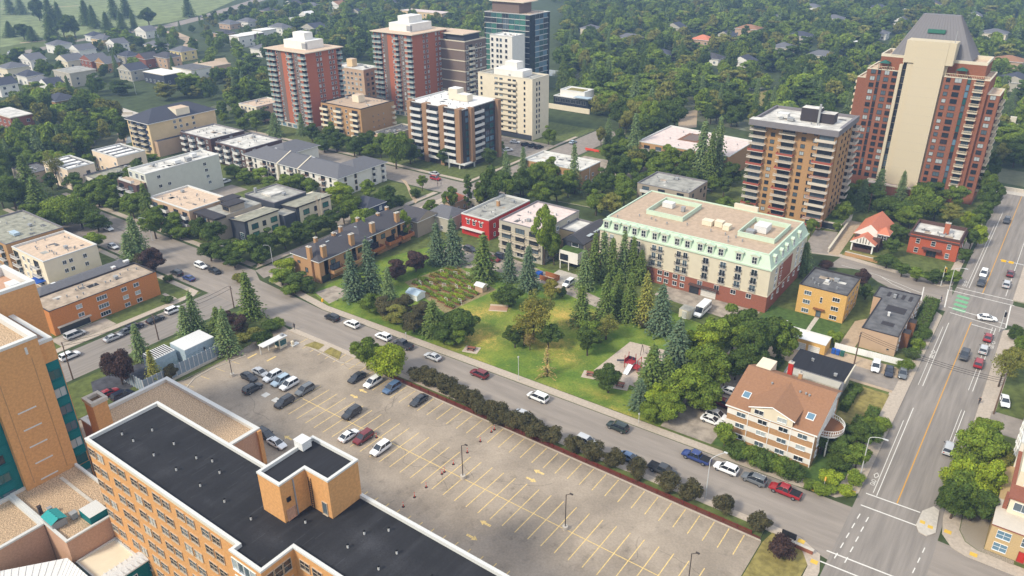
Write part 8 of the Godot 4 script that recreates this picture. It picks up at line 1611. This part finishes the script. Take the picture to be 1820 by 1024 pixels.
func build_trees():
	KIND = make_kinds()
	# crown centre in the photo, kind, tint, height, width (from what it touches and its usual size)
	var A := {
	"park": ["standing in the park lawn", "trees in the park", [
		625, 488, "c", "leaf_blue", 14, 6.5, 657, 478, "c", "leaf_blue", 15, 7, 690, 508, "c", "leaf_spruce", 11, 5, 775, 432, "c", "leaf_blue", 13, 6, 806, 430, "c", "leaf_blue", 14, 6.5, 858, 458, "c", "leaf_pine", 13, 7.5, 905, 468, "c", "leaf_blue", 11, 4.6, 938, 478, "c", "leaf_blue", 12, 6, 770, 563, "c", "leaf_pine", 9, 6.5, 702, 480, "d", "leaf_plum", 6, 6, 738, 462, "d", "leaf_plum", 7, 6.5, 690, 545, "d", "leaf_bronze", 6, 7, 716, 545, "d", "leaf_bronze", 6, 7, 748, 556, "d", "leaf_bronze", 5.5, 7, 705, 560, "d", "leaf_olive", 5, 6, 735, 572, "d", "leaf_bronze", 5.5, 7, 802, 572, "d", "leaf_deep", 6.5, 6, 822, 572, "d", "leaf_deep", 9.5, 7.5, 790, 592, "d", "leaf_deep", 6, 7, 806, 597, "d", "leaf_mid", 5, 6, 660, 540, "d", "leaf_mid", 4.5, 6, 905, 525, "d", "leaf_deep", 6.5, 6.5, 890, 528, "d", "leaf_mid", 4, 5,
		948, 565, "a", "leaf_yellow", 13, 10.5, 960, 555, "a", "leaf_olive", 12, 8, 915, 598, "d", "leaf_deep", 6, 5.5, 975, 598, "d", "leaf_deep", 6.5, 6.5, 932, 585, "a", "leaf_yellow", 9, 7, 942, 606, "a", "leaf_straw", 5, 4, 973, 645, "w", "leaf_straw", 7, 4.6, 1045, 605, "d", "leaf_deep", 8, 6.5, 1052, 588, "d", "leaf_mid", 6, 6, 1078, 582, "a", "leaf_olive", 6.5, 7, 1082, 675, "d", "leaf_deep", 6.5, 6, 1035, 545, "t", "leaf_pine", 10, 5, 1076, 535, "c", "leaf_pine", 12, 5.2, 1098, 522, "c", "leaf_pine", 12, 4.5, 1118, 528, "c", "leaf_pine", 13, 5.4, 1150, 532, "c", "leaf_olive", 13, 5.6, 1176, 548, "c", "leaf_blue", 13, 6.5, 1055, 458, "t", "leaf_pine", 14, 4.4, 1075, 455, "t", "leaf_spruce", 14, 4.6, 1090, 462, "t", "leaf_pine", 13, 4.4, 1110, 455, "t", "leaf_spruce", 14, 4.6, 1126, 462, "t", "leaf_pine", 13, 4.2, 1040, 478, "t", "leaf_spruce", 12, 4.4, 1140, 475, "t", "leaf_pine", 10, 4,
		1205, 618, "c", "leaf_blue", 12.5, 7, 1160, 655, "c", "leaf_pine", 11, 7, 1185, 665, "c", "leaf_pine", 9, 6.5, 1137, 700, "t", "leaf_blue", 7, 3.5, 1170, 705, "d", "leaf_bright", 6, 6, 1190, 725, "d", "leaf_fresh", 6, 7, 1155, 730, "d", "leaf_fresh", 4.5, 5, 1242, 615, "d", "leaf_bright", 9, 8, 1275, 600, "d", "leaf_fresh", 10, 8, 1305, 588, "d", "leaf_mid", 10, 8.5, 1350, 592, "d", "leaf_deep", 11, 9, 1335, 622, "d", "leaf_deep", 9, 8, 1390, 602, "d", "leaf_mid", 8.5, 7, 1262, 650, "d", "leaf_mid", 9, 8, 1225, 685, "d", "leaf_fresh", 8, 8, 1250, 700, "d", "leaf_mid", 7, 7, 1310, 650, "d", "leaf_deep", 6, 6.5, 1200, 690, "d", "leaf_mid", 6, 6, 1125, 560, "s", "leaf_plum", 3, 3.5, 1145, 575, "s", "leaf_bronze", 2.5, 3, 1000, 520, "s", "leaf_deep", 2.6, 2.6, 980, 515, "d", "leaf_yellow", 6, 5]],
	"lot": ["beside the parking lot entrance", "trees around the parking lot", [
		650, 628, "d", "leaf_mid", 8, 6.2, 694, 642, "p", "leaf_bright", 8, 8.8, 670, 634, "d", "leaf_fresh", 6.5, 5, 440, 522, "c", "leaf_pine", 13, 6, 345, 562, "c", "leaf_spruce", 12, 5.6, 328, 576, "c", "leaf_spruce", 10, 5, 245, 607, "c", "leaf_spruce", 9, 4.6, 210, 655, "p", "leaf_plum", 8, 7.6, 398, 592, "c", "leaf_spruce", 11, 5.4, 412, 572, "d", "leaf_plum", 6, 6, 425, 578, "d", "leaf_bronze", 5, 5, 272, 655, "t", "leaf_olive", 8, 3, 302, 662, "d", "leaf_bronze", 4.5, 3.6, 480, 578, "s", "leaf_deep", 3, 5, 466, 600, "s", "leaf_deep", 3, 5, 492, 574, "s", "leaf_mid", 2.6, 4, 455, 590, "s", "leaf_olive", 2.5, 4, 385, 572, "c", "leaf_pine", 8, 4.5, 1388, 970, "s", "leaf_plum", 4, 4.6, 430, 600, "s", "leaf_olive", 2, 4]],
	"corner": ["beside the orange-roofed corner apartments", "plants around the corner apartments", [
		1290, 772, "d", "leaf_fresh", 6, 4.5, 1312, 800, "s", "leaf_deep", 3.6, 5, 1338, 806, "s", "leaf_mid", 3.6, 5, 1362, 818, "s", "leaf_deep", 3.8, 5, 1388, 826, "s", "leaf_mid", 3.8, 5, 1412, 836, "s", "leaf_deep", 3.4, 4.6, 1500, 795, "d", "leaf_deep", 5, 6, 1535, 775, "d", "leaf_deep", 5, 6, 1548, 758, "d", "leaf_mid", 4, 5, 1525, 812, "d", "leaf_mid", 5, 5, 1478, 848, "s", "leaf_bright", 3, 4, 1490, 822, "s", "leaf_deep", 2.6, 4.6, 1518, 848, "s", "leaf_fresh", 2.4, 3, 1455, 868, "s", "leaf_fresh", 1.8, 3, 1505, 872, "s", "leaf_bright", 2, 3, 1475, 872, "s", "leaf_fresh", 1.6, 2.6, 1440, 862, "s", "leaf_mid", 1.6, 2.6, 1520, 690, "s", "leaf_deep", 2.4, 3.2, 1568, 752, "s", "leaf_fresh", 2, 3, 1462, 790, "s", "leaf_deep", 2.4, 3]],
	"avenue": ["along the avenue", "trees along the avenue", [
		1698, 848, "d", "leaf_bright", 10, 8, 1715, 862, "d", "leaf_mid", 10, 8.5, 1752, 862, "d", "leaf_bright", 10, 8, 1734, 806, "d", "leaf_fresh", 10.5, 9, 1755, 800, "d", "leaf_mid", 10, 8, 1750, 768, "d", "leaf_fresh", 9, 8, 1700, 888, "d", "leaf_deep", 8, 8, 1735, 892, "d", "leaf_deep", 8, 8, 1775, 825, "d", "leaf_olive", 8.5, 7, 1785, 655, "a", "leaf_olive", 9, 8, 1800, 640, "d", "leaf_olive", 7, 7, 1805, 590, "s", "leaf_deep", 3.5, 4.5, 1815, 612, "d", "leaf_mid", 5, 5, 1735, 300, "d", "leaf_mid", 12, 7, 1752, 325, "d", "leaf_mid", 13, 9, 1762, 350, "d", "leaf_deep", 11, 9, 1748, 378, "d", "leaf_deep", 10, 8, 1760, 300, "d", "leaf_deep", 12, 9, 1735, 400, "d", "leaf_mid", 8, 7, 1728, 425, "d", "leaf_deep", 6.5, 6, 1715, 452, "d", "leaf_deep", 5.5, 5.5, 1740, 418, "d", "leaf_bright", 7, 6.5, 1722, 392, "d", "leaf_bright", 7, 6]],
	"brickhouse": ["around the brick houses by the avenue crossing", "trees around the brick houses", [
		1588, 440, "d", "leaf_deep", 6, 6, 1578, 462, "d", "leaf_deep", 5, 6, 1605, 478, "d", "leaf_deep", 4.5, 5.5, 1632, 488, "d", "leaf_mid", 4, 5.5, 1662, 492, "d", "leaf_deep", 4, 5.5, 1690, 490, "d", "leaf_mid", 4, 5.5, 1598, 415, "d", "leaf_deep", 6, 6, 1560, 335, "c", "leaf_spruce", 12, 6.5, 1535, 345, "c", "leaf_spruce", 11, 6, 1600, 370, "d", "leaf_deep", 9, 8, 1572, 368, "d", "leaf_deep", 9, 8, 1640, 362, "p", "leaf_mid", 11, 10, 1620, 385, "d", "leaf_mid", 8, 8, 1665, 372, "d", "leaf_deep", 8, 8, 1690, 380, "d", "leaf_olive", 7, 8, 1605, 330, "t", "leaf_spruce", 10, 4, 1432, 460, "c", "leaf_spruce", 8.5, 5, 1470, 472, "s", "leaf_plum", 3, 4, 1535, 494, "d", "leaf_plum", 5, 4.5, 1540, 520, "d", "leaf_deep", 4, 4, 1520, 515, "s", "leaf_mid", 2.5, 3.5, 1485, 600, "d", "leaf_fresh", 4, 3.6, 1640, 592, "s", "leaf_deep", 3, 4, 1632, 610, "s", "leaf_fresh", 2.8, 4, 1622, 628, "s", "leaf_deep", 2.8, 4.2, 1612, 648, "s", "leaf_mid", 2.6, 4, 1505, 358, "d", "leaf_deep", 7, 6, 1445, 385, "s", "leaf_mid", 3, 5, 1700, 350, "d", "leaf_mid", 9, 8, 1650, 340, "d", "leaf_deep", 9, 8]],
	"middle": ["between the mid-rise apartment blocks", "trees between the apartment blocks", [
		830, 342, "o", "leaf_deep", 13, 3.4, 870, 335, "d", "leaf_deep", 8, 8, 898, 322, "d", "leaf_deep", 9, 8, 925, 325, "d", "leaf_deep", 9, 8, 950, 312, "d", "leaf_mid", 9, 8, 975, 305, "d", "leaf_fresh", 9, 8, 990, 335, "d", "leaf_deep", 9, 9, 960, 345, "d", "leaf_mid", 8, 8, 1010, 325, "d", "leaf_mid", 9, 7, 900, 300, "c", "leaf_spruce", 10, 5, 930, 292, "t", "leaf_spruce", 9, 4, 1022, 300, "t", "leaf_spruce", 15, 4.6, 1072, 322, "d", "leaf_deep", 8, 8, 1060, 358, "d", "leaf_mid", 8, 8, 1085, 365, "d", "leaf_olive", 8, 8, 1110, 345, "d", "leaf_mid", 8, 8, 1180, 362, "d", "leaf_mid", 6, 6, 1105, 295, "d", "leaf_deep", 9, 8, 1130, 285, "a", "leaf_olive", 9, 8, 1165, 300, "d", "leaf_mid", 9, 8, 1192, 283, "d", "leaf_fresh", 10, 9, 1225, 292, "d", "leaf_mid", 9, 8, 1160, 320, "d", "leaf_fresh", 7, 7, 1210, 310, "d", "leaf_deep", 8, 8, 1245, 270, "c", "leaf_spruce", 18, 8, 1278, 266, "c", "leaf_spruce", 17, 7.5, 1262, 284, "c", "leaf_pine", 15, 7, 1128, 244, "c", "leaf_spruce", 17, 8, 1330, 372, "d", "leaf_mid", 4.5, 5, 1290, 365, "d", "leaf_mid", 5, 6, 702, 268, "p", "leaf_mid", 12, 11, 728, 268, "d", "leaf_deep", 9, 8, 655, 250, "d", "leaf_deep", 8, 8, 628, 258, "d", "leaf_deep", 8, 8, 600, 250, "d", "leaf_deep", 7, 8, 675, 258, "d", "leaf_mid", 9, 8, 575, 255, "d", "leaf_deep", 6, 7, 790, 278, "d", "leaf_deep", 6.5, 6, 870, 278, "d", "leaf_deep", 6.5, 7, 885, 262, "d", "leaf_mid", 5, 5, 750, 325, "d", "leaf_fresh", 5, 4.5, 738, 342, "s", "leaf_deep", 3, 4, 710, 355, "s", "leaf_deep", 3.5, 5, 690, 362, "d", "leaf_deep", 5, 5, 715, 400, "d", "leaf_fresh", 4.5, 5, 765, 370, "d", "leaf_mid", 5, 5, 800, 355, "d", "leaf_mid", 6, 6, 975, 240, "d", "leaf_mid", 7, 6, 968, 420, "d", "leaf_fresh", 8, 6.5, 985, 440, "d", "leaf_mid", 9, 6, 535, 222, "c", "leaf_spruce", 8, 5, 487, 222, "c", "leaf_spruce", 9, 7, 1490, 402, "s", "leaf_mid", 2.5, 3.4, 855, 350, "d", "leaf_fresh", 5, 5.5]],
	"town": ["beside the townhouses", "trees around the townhouses", [
		372, 445, "d", "leaf_deep", 6.5, 7, 398, 448, "d", "leaf_deep", 7, 8, 425, 442, "d", "leaf_mid", 7, 7, 450, 438, "d", "leaf_deep", 7.5, 8, 478, 428, "d", "leaf_deep", 7.5, 8, 505, 422, "d", "leaf_mid", 7.5, 8, 532, 412, "d", "leaf_deep", 7.5, 8, 560, 402, "d", "leaf_deep", 7, 8, 588, 392, "d", "leaf_deep", 6.5, 7, 415, 462, "d", "leaf_deep", 5, 6, 460, 455, "d", "leaf_deep", 5, 6, 602, 345, "d", "leaf_bright", 9, 8, 625, 365, "d", "leaf_mid", 9, 8, 645, 388, "d", "leaf_fresh", 7, 7, 610, 380, "d", "leaf_deep", 7, 7, 650, 415, "t", "leaf_fresh", 6, 3, 535, 322, "d", "leaf_mid", 6.5, 7, 512, 325, "d", "leaf_fresh", 6.5, 7, 552, 330, "d", "leaf_mid", 6, 6, 436, 312, "d", "leaf_mid", 6.5, 7, 458, 308, "d", "leaf_fresh", 6.5, 7, 475, 322, "d", "leaf_mid", 5.5, 6, 415, 305, "d", "leaf_mid", 5.5, 6, 508, 472, "d", "leaf_bright", 6, 6, 500, 492, "d", "leaf_fresh", 5, 6, 530, 500, "d", "leaf_deep", 5, 7, 550, 508, "s", "leaf_deep", 3.5, 5, 520, 515, "s", "leaf_mid", 3, 5]],
	"left": ["on the leafy side street", "trees along the leafy side street", [
		240, 420, "c", "leaf_spruce", 13, 7, 228, 442, "c", "leaf_spruce", 10, 6, 270, 465, "d", "leaf_plum", 7, 7, 250, 470, "d", "leaf_bronze", 6, 6, 262, 362, "c", "leaf_pine", 13, 6.5, 272, 400, "d", "leaf_mid", 9, 8, 300, 408, "d", "leaf_deep", 6, 6, 320, 412, "d", "leaf_mid", 5, 6, 105, 372, "p", "leaf_fresh", 10, 12, 140, 380, "p", "leaf_mid", 10, 11, 170, 390, "d", "leaf_deep", 8, 8, 85, 395, "d", "leaf_mid", 8, 8, 165, 425, "d", "leaf_fresh", 6, 7, 48, 315, "c", "leaf_pine", 16, 9, 62, 345, "c", "leaf_pine", 13, 8, 20, 345, "d", "leaf_deep", 11, 9, 175, 335, "d", "leaf_deep", 8, 8, 205, 340, "d", "leaf_deep", 8, 8, 150, 345, "d", "leaf_mid", 7, 7, 95, 300, "a", "leaf_olive", 9, 7, 230, 372, "d", "leaf_deep", 6, 6, 240, 275, "d", "leaf_fresh", 4, 6, 268, 282, "d", "leaf_fresh", 4, 6, 425, 493, "s", "leaf_olive", 2.6, 4, 300, 495, "s", "leaf_deep", 1.8, 3, 215, 228, "d", "leaf_deep", 12, 9, 297, 532, "s", "leaf_deep", 2, 3]],
	"cemetery": ["on the open grassy hillside", "trees on the grassy hillside", [
		15, 6, "c", "leaf_spruce", 15, 9, 35, 8, "c", "leaf_spruce", 14, 8, 65, 14, "d", "leaf_deep", 17, 9, 88, 22, "c", "leaf_deep", 17, 10, 102, 26, "c", "leaf_deep", 14, 9, 15, 52, "c", "leaf_deep", 9, 8, 40, 56, "d", "leaf_deep", 9, 9, 55, 60, "c", "leaf_deep", 8, 8, 88, 48, "c", "leaf_deep", 13, 9, 128, 42, "d", "leaf_deep", 16, 9, 150, 22, "c", "leaf_deep", 16, 9, 165, 30, "c", "leaf_deep", 14, 8, 188, 38, "c", "leaf_deep", 12, 8, 200, 12, "c", "leaf_deep", 17, 9, 222, 10, "c", "leaf_deep", 16, 9, 214, 38, "c", "leaf_deep", 12, 7, 236, 36, "c", "leaf_deep", 12, 5, 262, 30, "d", "leaf_deep", 12, 10, 333, 10, "c", "leaf_deep", 15, 9, 110, 50, "d", "leaf_deep", 12, 10]]}
	var nm := {"c": ["con", 4, "spruce_tree"], "t": ["thin", 2, "slender_spruce_tree"], "d": ["dec", 10, "broadleaf_tree"], "p": ["spread", 3, "spreading_tree"], "s": ["shrub", 3, "shrub"], "a": ["airy", 2, "open_crowned_tree"], "o": ["poplar", 1, "poplar_tree"], "w": ["sparse", 1, "thin_spruce_tree"]}
	var tn := {"leaf_mid": "mid green", "leaf_deep": "dark green", "leaf_bright": "bright yellow-green", "leaf_fresh": "fresh green", "leaf_yellow": "yellowing", "leaf_olive": "olive green", "leaf_plum": "plum purple", "leaf_bronze": "dark bronze", "leaf_spruce": "dark", "leaf_blue": "blue-green", "leaf_pine": "deep green", "leaf_straw": "dry straw-coloured"}
	var count := 0
	for a in A:
		var l: Array = A[a][2]
		for i in range(0, l.size(), 6):
			var k: Array = nm[l[i + 2]]; var h: float = l[i + 4]
			if a == "middle" or (a == "park" and l[i] > 1220): h *= 1.2
			if a == "cemetery": h *= 1.35
			var p := gp(l[i], l[i + 1], h * 0.52)
			for tries in 9:
				if not blocked(Vector2(p.x, p.z), 0.8): break
				h *= 1.07; p = gp(l[i], l[i + 1], h * 0.52)
			p.y = 0
			plant(pick(k[0], k[1]), l[i + 3], p, h * (1.08 if l[i + 2] != "s" else 1.0), l[i + 5] * (1.45 if a == "cemetery" else 1.0) * ((0.88 if a == "avenue" else 1.0) if l[i + 3] == "leaf_bronze" or a == "avenue" else (1.2 if l[i + 2] in ["d", "p"] else 1.12)), k[2], "%s %s %s near %s" % [("tall" if h > 11.5 else ("small" if h < 5 else "mid-sized")), tn[l[i + 3]], k[2].replace("_", " ").replace("broadleaf ", ""), near(p)], "plants near " + near(p)); count += 1
	# dark leafy shrubs in the strip above the lot
	for q in [[745, 662], [766, 672], [788, 682], [812, 695], [836, 708], [860, 722], [884, 733], [906, 745], [930, 755], [955, 766], [984, 773], [1020, 790], [1056, 803], [1094, 816], [1136, 834], [1190, 857], [1229, 874], [1288, 894], [1350, 926]]:
		var p := gp(q[0], q[1], 1.9); p.y = 0
		plant(pick("shrub", 3), "leaf_bronze", p, rng.randf_range(3.4, 4.3), rng.randf_range(5.0, 6.2) if q[0] < 960 else rng.randf_range(4.4, 5.2), "row_shrub", "dark bronze shrub in the planted strip between parking lot and street", "dark shrubs between the parking lot and the street")
	# hedges: clipped boxes of leaves
	for a in [[-19.4, -15.9, -210.5, -203, 2.4], [-18.6, -15.8, -203, -194, 2.2], [-17.8, -15.7, -193, -186, 1.8], [-24.2, -16.9, -141.5, -139, 1.8], [-19, -16.8, -151, -147.4, 1.7], [-24, -22.4, -156, -148, 1.6], [-41.6, -39.8, -160.5, -143, 1.2], [-61, -57, -184, -182, 1.4], [-20.5, -16.9, -146.5, -143, 1.5]]:
		var g := G.new(); var r := RandomNumberGenerator.new(); r.seed = int(a[2] * -10); var w: float = a[1] - a[0]; var d: float = a[3] - a[2]
		for k in int((w * d + (w + d) * a[4] * 2) * 30):
			var p := Vector3(r.randf_range(-w / 2, w / 2), r.randf_range(0.1, a[4]), r.randf_range(-d / 2, d / 2)); var nn := Vector3.UP
			match r.randi() % 4:
				0: p.x = w / 2 * r.randf_range(0.85, 1.08); nn = Vector3.RIGHT
				1: p.z = d / 2 * r.randf_range(0.9, 1.06); nn = Vector3.BACK
				_: p.y = a[4] * r.randf_range(0.82, 1.08)
			leaf(g, p, (nn + Vector3(r.randfn(), r.randfn(), r.randfn()) * 0.5).normalized(), 0.22, M.leaf_mid, r)
		var h := thing("hedge", "clipped dark green hedge beside the avenue gardens", "hedge", Vector3((a[0] + a[1]) / 2, 0, (a[2] + a[3]) / 2), 0.0, "garden hedges")
		part(h, "foliage", g.mesh(), Transform3D.IDENTITY, M.leaf_deep)
		var s := G.new(); s.box(Vector3(-w / 2 + 0.25, 0, -d / 2 + 0.25), Vector3(w / 2 - 0.25, a[4] - 0.2, d / 2 - 0.25), M.bark); part(h, "stems", s.mesh())
	var placed := []
	for q in [[[60, 300, 235, 305, 262, 345, 240, 405, 150, 400, 60, 420], 26], [[395, 200, 560, 205, 600, 252, 480, 248, 400, 228], 12], [[555, 252, 765, 238, 730, 302, 690, 306, 640, 288], 12], [[840, 318, 1140, 268, 1135, 345, 1060, 352, 930, 348, 860, 372], 16], [[290, 395, 385, 440, 362, 468, 280, 440], 6], [[1090, 272, 1305, 300, 1290, 352, 1140, 335], 12], [[1440, 420, 1500, 395, 1520, 360, 1640, 350, 1640, 400, 1600, 400], 6], [[600, 330, 690, 365, 660, 420, 600, 410], 6]]:
		var poly := pp(q[0]); var n := 0
		for tr in 400:
			if n >= q[1]: break
			var h := rng.randf_range(6.0, 10.0); var bb: Vector2 = poly[rng.randi() % poly.size()].lerp(poly[rng.randi() % poly.size()], rng.randf())
			if blocked(bb, 1.6) or not Geometry2D.is_point_in_polygon(bb, poly): continue
			var bad := (bb.y < -205 and bb.y > -219.5 and bb.x < -158) or (bb.x > -184 and bb.x < -175.5) or (bb.x > -182 and bb.x < -166 and bb.y < -219) or (bb.y < -104 and bb.y > -122.6) or (bb.x > -257 and bb.x < -245 and bb.y < -127 and bb.y > -167)
			for o in placed:
				if o.distance_to(bb) < 4.5: bad = true
			if bad: continue
			placed.append(bb); n += 1; var t: String = ["leaf_deep", "leaf_mid", "leaf_mid", "leaf_fresh", "leaf_deep"][rng.randi() % 5]; var p := Vector3(bb.x, 0, bb.y)
			plant(pick("dec", 10), t, p, h, h * rng.randf_range(0.8, 1.05), "broadleaf_tree", "%s %s tree in a yard near %s" % ["taller" if h > 8 else "shorter", tn[t], near(p)], "plants near " + near(p)); count += 1
	print("single trees ", count)
	build_woods()
func blocked(p: Vector2, r: float) -> bool:
	for o in occ:
		if o.grow(r).has_point(p): return true
	return false
func build_woods():
	# regions of the photo that are tree cover: outline in pixels, trees per hectare, share of spruces, heights
	var R := [
		[[0, 98, 100, 82, 200, 68, 330, 70, 470, 60, 470, 165, 240, 178, 150, 172, 60, 165, 0, 200], 62, 0.14, 8, 12, "around the houses across the river"],
		[[0, 205, 60, 168, 150, 178, 205, 205, 220, 232, 180, 262, 100, 300, 0, 330], 150, 0.05, 8, 13, "in the riverside grove near the bridge"],
		[[240, 208, 300, 165, 470, 160, 480, 200, 425, 190, 385, 178, 300, 178, 240, 200], 130, 0.05, 9, 13, "behind the beige apartment block"],
		[[470, 62, 430, 30, 560, 10, 720, 5, 880, 8, 880, 130, 800, 120, 650, 110, 610, 105, 520, 130, 470, 110], 110, 0.16, 9, 15, "on the slope behind the red towers"],
		[[290, 70, 350, 40, 450, 15, 600, -14, 900, -14, 880, 12, 700, 8, 540, 12, 420, 45, 330, 80], 40, 0.2, 7, 10, "on the far residential slope"],
		[[1000, 20, 1060, 14, 1100, 20, 1820, -14, 1820, 120, 1500, 200, 1320, 190, 1210, 190, 1100, 200, 1060, 145, 1000, 150], 118, 0.1, 8, 15, "in the dense woods beyond the river"],
		[[990, 158, 1060, 150, 1110, 200, 1205, 190, 1200, 235, 1130, 250, 1100, 232, 1070, 215], 150, 0.15, 12, 18, "in the riverside woods by the bridge road"],
		[[1240, 190, 1330, 190, 1500, 205, 1510, 250, 1320, 240, 1290, 232, 1240, 222], 130, 0.35, 9, 14, "behind the courtyard apartments"],
		[[1760, 130, 1830, 110, 1830, 300, 1790, 300, 1750, 330, 1720, 300, 1740, 220], 120, 0.1, 9, 13, "beside the river behind the tall tower"],
		[[0, 265, 60, 262, 90, 300, 60, 330, 30, 380, 0, 370], 120, 0.3, 9, 13, "on the leafy edge beside the walk-ups"],
		[[960, 0, 1060, -12, 1820, -20, 1820, 0, 1100, 20, 1040, 16], 90, 0.2, 8, 12, "on the far wooded ridge"],
		[[1000, 250, 1060, 236, 1120, 250, 1140, 262, 1120, 300, 1075, 300, 1070, 262], 50, 0.2, 9, 12, "beside the bridge road parking"],
		[[50, 262, 140, 240, 200, 262, 160, 280, 75, 290], 190, 0.0, 4, 7, "in the bright scrub beside the river"],
		[[430, 160, 470, 120, 480, 180, 440, 182], 120, 0.1, 9, 12, "behind the beige apartment block"]]
	var roads := [strip(pxs([-160, 150, 0, 105, 100, 77, 200, 60, 300, 46, 370, 28, 440, 6, 500, -14]), 22), strip(pxs([150, 178, 200, 193, 240, 206]), 14), strip(pxs([300, 55, 340, 72, 330, 90]), 14), strip(pxs([1230, 140, 1300, 150, 1350, 158]), 12), pp([1208, 200, 1240, 194, 1238, 226, 1205, 228]), pp([1310, 175, 1360, 160, 1395, 165, 1370, 185, 1330, 192]), pp([205, 226, 228, 232, 222, 262, 200, 262, 210, 244]), pp([325, 118, 355, 108, 400, 102, 410, 118, 370, 124, 330, 128]), P2([-181, -219, -166, -219, -166, -318, -181, -318]), P2([-16, 0, 2, 0, 2, -340, -16, -340]), strip([Vector2(90, -335), Vector2(-12, -345), Vector2(-80, -356), Vector2(-100, -359)], 16)]
	var r := RandomNumberGenerator.new(); r.seed = 4242
	var all := []; var grid := {}
	for q in R:
		var poly := pp(q[0]); var bb := Rect2(poly[0], Vector2.ZERO)
		for p in poly: bb = bb.expand(p)
		var n := int(bb.get_area() / 10000.0 * q[1])
		for i in n:
			var p := Vector2(r.randf_range(bb.position.x, bb.end.x), r.randf_range(bb.position.y, bb.end.y))
			if not Geometry2D.is_point_in_polygon(p, poly) or blocked(p, 3.2): continue
			var bad := false
			for x in roads:
				if Geometry2D.is_point_in_polygon(p, x): bad = true; break
			if bad: continue
			var h := r.randf_range(q[3], q[4])
			# houses keep their sight lines: fewer tall crowns right in front of them
			if (blocked(p + Vector2(0.59, 0.8) * -9.0, 2.0) or blocked(p + Vector2(0.59, 0.8) * -18.0, 2.0) or blocked(p + Vector2(0.59, 0.8) * -28.0, 0.0)) and r.randf() < 0.85: continue
			var con: bool = r.randf() < q[2]
			all.append([p, h * (1.2 if con else 1.0), con, h * r.randf_range(0.62, 0.95) if not con else h * r.randf_range(0.42, 0.55), q[5]])
	all.sort_custom(func(a, b): return a[0].length_squared() < b[0].length_squared())
	var nd := 0; var nc := 0; var rest := {true: [], false: []}
	var td := ["leaf_mid", "leaf_deep", "leaf_deep", "leaf_deep", "leaf_fresh", "leaf_olive", "leaf_fresh"]; var tc := ["leaf_spruce", "leaf_pine", "leaf_spruce", "leaf_deep"]
	var tn := {"leaf_mid": "mid green", "leaf_deep": "dark green", "leaf_fresh": "fresh green", "leaf_olive": "olive green", "leaf_spruce": "dark", "leaf_pine": "deep green"}
	for a in all:
		var at := Vector3(a[0].x, -0.14, a[0].y)
		if a[2] and nc < 110:
			nc += 1; var t: String = tc[rng.randi() % 4]; plant(pick("con", 4), t, at, a[1], a[3], "spruce_tree", "%s spruce tree %s" % [tn[t], a[4]], "trees " + a[4])
		elif not a[2] and nd < 70:
			nd += 1; var t: String = td[rng.randi() % 7]; plant(pick("dec", 10), t, at, a[1], a[3], "broadleaf_tree", "%s broadleaf tree %s" % [tn[t], a[4]], "trees " + a[4])
		else: rest[a[2]].append(a)
	var sets := [[rest[true], "confar", "distant_spruce_woods", "mass of dark spruces in the distant woods"]]
	for i in 3: sets.append([[], "decfar%d" % i, ["distant_rounded_woods", "distant_spreading_woods", "distant_tall_woods"][i], ["mass of rounded green crowns in the distant woods", "mass of broad spreading crowns in the distant woods", "mass of tall narrow leafy crowns in the distant woods"][i]])
	for a in rest[false]: sets[1 + r.randi() % 3][0].append(a)
	for q in sets:
		var k: Array = KIND[q[1]]; var c: bool = q[1] == "confar"
		var mm := MultiMesh.new(); mm.transform_format = MultiMesh.TRANSFORM_3D; mm.use_colors = true
		var me: ArrayMesh = k[0].duplicate(); var mt: StandardMaterial3D = M.leaf_deep.duplicate(); mt.albedo_color = Color(1, 1, 1); me.surface_set_material(0, mt)
		mm.mesh = me; mm.instance_count = q[0].size()
		for i in q[0].size():
			var a: Array = q[0][i]; var w: float = a[3] * r.randf_range(0.85, 1.5) if not c else a[3]
			mm.set_instance_transform(i, Transform3D(Basis(Vector3.UP, r.randf() * TAU).scaled(Vector3(w / k[3], a[1] * r.randf_range(0.8, 1.2) / k[2], w / k[3])), Vector3(a[0].x, -0.14, a[0].y)))
			var t: StandardMaterial3D = M[tc[r.randi() % 4] if c else td[r.randi() % 7]]; var l := t.albedo_color.srgb_to_linear() * r.randf_range(0.8, 1.25)
			mm.set_instance_color(i, Color(l.r, l.g, l.b))
		var o := MultiMeshInstance3D.new(); o.name = q[2]; o.multimesh = mm; add_child(o)
		o.set_meta("kind", "stuff"); o.set_meta("label", q[3]); o.set_meta("category", "woods")
	print("woods ", all.size(), " single ", nd, " ", nc)
